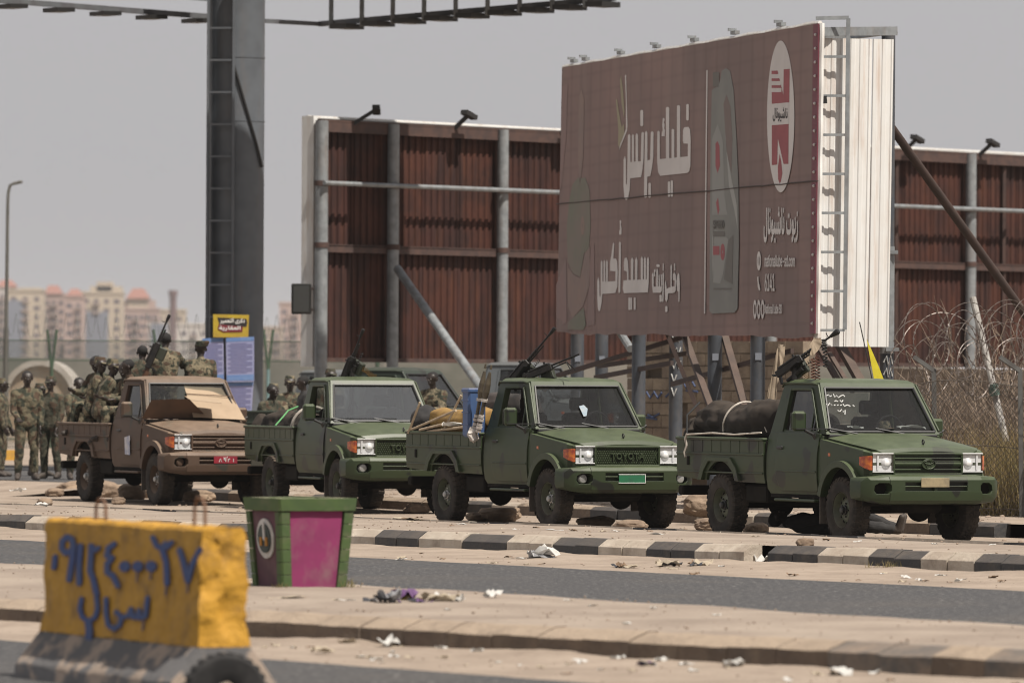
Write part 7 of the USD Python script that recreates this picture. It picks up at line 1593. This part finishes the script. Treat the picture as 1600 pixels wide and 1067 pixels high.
tarp('black tarpaulin roll roped on the bed of the last pickup', in4, 1)
rope('rope', 'white rope round the tail end of the last pickup tarpaulin', loop(in4, -3.45, -.40, 1.40, .27, .10), .014, ROPE)
rope('rope', 'white rope round the cab end of the last pickup tarpaulin', loop(in4, -2.35, -.40, 1.40, .26, -.10), .014, ROPE)
rope('rope', 'white rope stretched along the bed rail of the last pickup', [in4(-4.0, -.90, 1.26), in4(-3.3, -.9, 1.285), in4(-2.7, -.9, 1.27), in4(-2.05, -.86, 1.30)], .012, ROPE)
rope('rope', 'white rope end hanging from the bed rail knot of the last pickup', [in4(-4.0, -.90, 1.27), in4(-4.03, -.91, 1.2), in4(-4.01, -.90, 1.12), in4(-4.05, -.91, 1.04), in4(-4.03, -.905, .98)], .016, ROPE)
rope('rope', 'thin dark rope slanting down the tail of the last pickup tarpaulin', [in4(-4.35, -.55, 1.66), in4(-4.2, -.8, 1.5), in4(-4.0, -.9, 1.27)], .012, BLK)
tarp('dark tarpaulin roll roped on the bed of the second pickup', in2, 5, -.20, .82)
rope('rope', 'pale strap over the second pickup tarpaulin near the cab', loop(in2, -2.75, -.34, 1.22, .30, .12), .024, ROPE)
rope('rope', 'green rope slanting over the second pickup tarpaulin', [in2(-3.5, -.3, 1.52), in2(-3.2, -.55, 1.46), in2(-3.0, -.7, 1.36), in2(-2.85, -.86, 1.24)], .012, ROPEG)
# third pickup: mattresses, sticks, blue can with rockets
MUS = M('blanket_mustard', (.34, .20, .045), (.25, .14, .035), scale=6, rough=.95, dust=.1)
GRB = M('blanket_grey_brown', (.075, .06, .055), (.05, .042, .04), scale=6, rough=.95)
def roll(label, y, z, r, x0, x1, mat, seed):
    T = thing('blanket_roll', label, 'blanket roll'); obj('cloth', bundle('', in3, x0, x1, y, z, r, mat, seed, .05, .12), mat, T, smooth=True)
roll('grey brown blanket roll lying on top of the third pickup load', -.05, 1.55, .19, -4.0, -2.2, GRB, 3)
roll('mustard blanket roll along the near side of the third pickup bed', -.55, 1.38, .15, -4.3, -2.2, MUS, 7)
roll('dark blanket roll at the bottom of the third pickup load', -.3, 1.26, .22, -4.4, -2.2, GRB, 11)
obj('bundle_end', rough(moved(trimesh.creation.icosphere(3, 1), in3(-4.28, -.6, 1.36), s=(.2, .2, .2)), .05, 6, 3), CLOTHD, None, smooth=True, label='black knotted bundle at the tail corner of the third pickup bed', cat='bundle')
STK = M('stick_pale', (.50, .40, .28), (.36, .27, .18), scale=9, rough=.9)
for k, (a, b) in enumerate((((-4.35, -.86, 1.22), (-2.9, -.80, 1.52)), ((-4.25, -.88, 1.20), (-4.05, -.8, 1.62)), ((-3.9, -.87, 1.25), (-3.2, -.86, 1.33)), ((-3.7, -.85, 1.23), (-2.5, -.87, 1.30)), ((-3.2, -.84, 1.25), (-2.95, -.7, 1.72)))):
    obj('stick', tube(in3(*a), in3(*b), .017, 7), STK, None, label=('long pale stick slanting across the third pickup load to the right', 'short upright pale stick at the tail corner of the third pickup', 'pale stick lying flat along the tail half of the third pickup bed rail', 'pale stick lying along the middle of the third pickup bed rail', 'steep pale stick against the mustard roll of the third pickup')[k], cat='stick')
obj('paper_sheet', moved(crumple(.5, .3, 77, .2), in3(-2.9, -.72, 1.30)), LC['w'], None, smooth=False, label='white paper tucked into the load beside the blue can', cat='paper')
jc = in3(-2.12, -.90, 1.17)
JC = thing('blue_can', 'tall blue plastic can lashed to the bed side behind the cab of the third pickup', 'can', jc, HEAD)
JB = M('can_blue', (.035, .085, .22), (.05, .10, .22), scale=5, rough=.45, dust=.3)
obj('can_body', [rbox(-.105, .105, -.13, .13, 0, .62, .03)], JB, JC, smooth=20); obj('rim', rbox(-.118, .118, -.143, .143, .58, .65, .02), JB, JC)
obj('seam', [rbox(-.108, .108, -.135, -.125, z, z + .02, .004) for z in (.16, .32, .48)], JB, JC)
RKT = M('rocket_olive', (.10, .08, .05), (.07, .055, .035), scale=9, rough=.5)
TAPE = M('cloth_tape_white', (.62, .58, .54), (.45, .40, .36), scale=20, rough=.9)
for k, (x, lab) in enumerate(((-1.84, 'olive rocket bundled behind the cab of the third pickup, tip furthest left'), (-1.72, 'olive rocket bundled behind the cab of the third pickup, nearer the cab'))):
    b0 = in3(x - .06, -1.0, 1.24); R_ = thing('rocket', lab, 'rocket', b0); tl = in3(x + .12 + .06 * k, -.93, 2.10) - b0; dn_ = tl / np.linalg.norm(tl)
    obj('motor_tube', tube((0, 0, 0), dn_ * .46, .026, 10), RKT, R_); obj('warhead', [tube(dn_ * .44, dn_ * .55, .028, 12, .046), tube(dn_ * .55, dn_ * .66, .046, 12, .042), tube(dn_ * .66, dn_ * .82, .042, 12, .018), tube(dn_ * .86, dn_ * .92, .018, 8, .012)], RKT, R_)
    obj('tape_wrap', [tube(dn_ * z, dn_ * (z + .035), .038 + .006 * (j % 2), 10) for j, z in enumerate((.0, .045, .09, .15, .20, .42))], TAPE, R_)
obj('cloth_knot', rough(moved(trimesh.creation.icosphere(3, 1), in3(-1.88, -1.03, 1.20), s=(.07, .06, .10)), .04, 18, 3), TAPE, None, smooth=True, label='white cloth knot tying the rockets below the blue can', cat='cloth')
# brown pickup: cardboard on the windscreen
CARD = M('cardboard', (.42, .315, .215), (.37, .275, .185), scale=3, rough=.9)
CARDD = M('cardboard_shaded', (.13, .075, .045), (.10, .06, .038), scale=3, rough=.9)  # same cardboard darkened, shade on its underside painted in
CB = thing('cardboard_sheet', 'large pale cardboard sheet propped over the right half of the brown pickup windscreen', 'cardboard')
c4 = [in1(-1.00, -.02, 1.90), in1(-.96, .68, 1.86), in1(-.42, .80, 1.30), in1(-.30, -.10, 1.34)]
def card(T, nm, pts, mat, th=.012, seed=0):
    g = [];  N = 9
    for i in range(N):
        for j in range(N):
            a, b = i / (N - 1), j / (N - 1); p = (pts[0] * (1 - a) + pts[1] * a) * (1 - b) + (pts[3] * (1 - a) + pts[2] * a) * b
            g.append(p + np.array([0, -1, .5]) * .035 * (meshkit.fbm(np.array([a * 2.5, b * 2.5, seed + .5]), 2) - .5))
    F = [];
    for i in range(N - 1):
        for j in range(N - 1): k = i * N + j; F += [(k, k + N, k + N + 1), (k, k + N + 1, k + 1)]
    g = np.array(g); m = trimesh.Trimesh(np.vstack([g, g + [0, th, -th * .3]]), np.vstack([np.array(F), np.array(F)[:, ::-1] + len(g)]), process=False)
    return obj(nm, m, mat, T, smooth=25)
card(CB, 'sheet', c4, CARD, seed=2)
obj('fold_line', path_tube([c4[0] * .62 + c4[3] * .38 + [0, -.03, .01], c4[1] * .62 + c4[2] * .38 + [0, -.03, .01]], .006, 4), CARDD, CB)
CB2 = thing('cardboard_sheet', 'shade-darkened folded cardboard lying over the wipers on the left of the brown pickup windscreen', 'cardboard')
card(CB2, 'sheet', [in1(-.26, -.80, 1.60), in1(-.16, -.22, 1.62), in1(-.46, .20, 1.325), in1(-.50, -.86, 1.315)], CARDD, seed=4)
card(CB2, 'flap', [in1(-.42, -.20, 1.66), in1(-.40, .30, 1.63), in1(-.02, .26, 1.555), in1(-.14, -.20, 1.60)], CARD, seed=6)
obj('door_label', hull([in1(x, y, z) for x, z in ((-1.0, .75), (-1.22, .76), (-1.25, 1.02), (-1.02, 1.05)) for y in (-.875, -.872)]), M('label_white', (.60, .58, .60), (.3, .35, .5), scale=9, rough=.7), None, smooth=False, label='torn white and blue sticker on the door of the brown pickup', cat='sticker')
# last pickup: windscreen scrawl, cap and papers on the dashboard
gp0 = in4(-.50 - .43 * .5, 0, 1.60); e1, e2 = in4(-.50, .7, 1.335) - in4(-.50, -.7, 1.335), in4(-.93, 0, 1.915) - in4(-.50, 0, 1.29); gn_ = np.cross(e1, e2); gn_ /= np.linalg.norm(gn_); gn_ = gn_ if gn_[1] < 0 else -gn_
SCW = M('scrawl_white', (.6, .6, .58), rough=.8)
zx = lambda x, y: onplane(1030 + x / 2.807, 520 + y / 2.807, in4(-.50, 0, 1.29) + gn_ * .012, gn_)
WSW = thing('windscreen_scrawl', 'lines of white handwriting on the windscreen of the last pickup', 'writing')
for pts in ([(733, 276), (742, 272), (748, 280), (756, 276)], [(764, 268), (770, 282), (778, 274), (786, 284), (796, 276), (806, 272), (814, 280)], [(768, 300), (776, 298), (784, 302)], [(792, 296), (800, 304), (806, 296)], [(733, 312), (740, 320), (748, 308), (758, 318)], [(766, 318), (772, 316)], [(780, 318), (786, 316)], [(794, 318), (800, 316)], [(806, 312), (812, 322), (824, 316), (838, 322)], [(848, 318), (856, 322)], [(782, 340), (792, 346), (800, 336), (806, 348), (816, 338), (814, 358)]):
    obj('scrawl', path_tube([zx(*p) for p in pts], .008, 4), SCW, WSW)
cp = in4(-.70, .12, 1.355)
DC = thing('cap', 'olive cap lying on the dashboard of the last pickup', 'cap', cp, HEAD)
obj('crown', rough(hull([(.10 * math.cos(a), .09 * math.sin(a), 0) for a in np.linspace(0, 6.2, 14)] + [(.07 * math.cos(a), .065 * math.sin(a), .095) for a in np.linspace(0, 6.2, 12)]).refine_to_length(.03), .008, 14, 2), UNI[1], DC, smooth=40)
obj('peak', hull([(.06, y, .0) for y in (-.08, .08)] + [(.19, y, .01) for y in (-.05, .05)] + [(.12, 0, .02)]), UNI[1], DC)
for k, (y, w) in enumerate(((.48, .32), (-.28, .16))):
    obj('paper_sheet', moved(crumple(.16, w, 60 + k, .35), in4(-.68, y, 1.352), rz=HEAD), LC['w'], None, smooth=False, label=('white papers on the dashboard of the last pickup, under the far end of the windscreen', 'small white paper on the dashboard of the last pickup, near the scrawl')[k], cat='paper')
zy = lambda x, y: onplane(630 + x / 3.333, 520 + y / 3.333, in3(-.50, 0, 1.29) + gn_ * .012, gn_)
obj('windscreen_sticker', hull([zy(*p) + gn_ * o for p in ((915, 382), (940, 376), (960, 395), (955, 432), (940, 436), (930, 410)) for o in (0, .003)]), M('sticker_pale', (.17, .25, .32), (.26, .30, .32), scale=12, rough=.5), None, smooth=False, label='pale blue sticker in the middle of the third pickup windscreen', cat='sticker')

# ================================================================ dusty air
hz_ = usdkit.material(stage, '/World/Looks/haze', {'v': ('principled_volume', {'color': (0.93, 0.91, 0.90), 'density': 0.00009, 'anisotropy': 0.2})}, [], volume='v.volume')
hb = trimesh.creation.box([14000, 9300, 64]); hb.apply_translation([0, 4400, 31])
obj('haze', hb, hz_, None, smooth=False, kind='stuff')
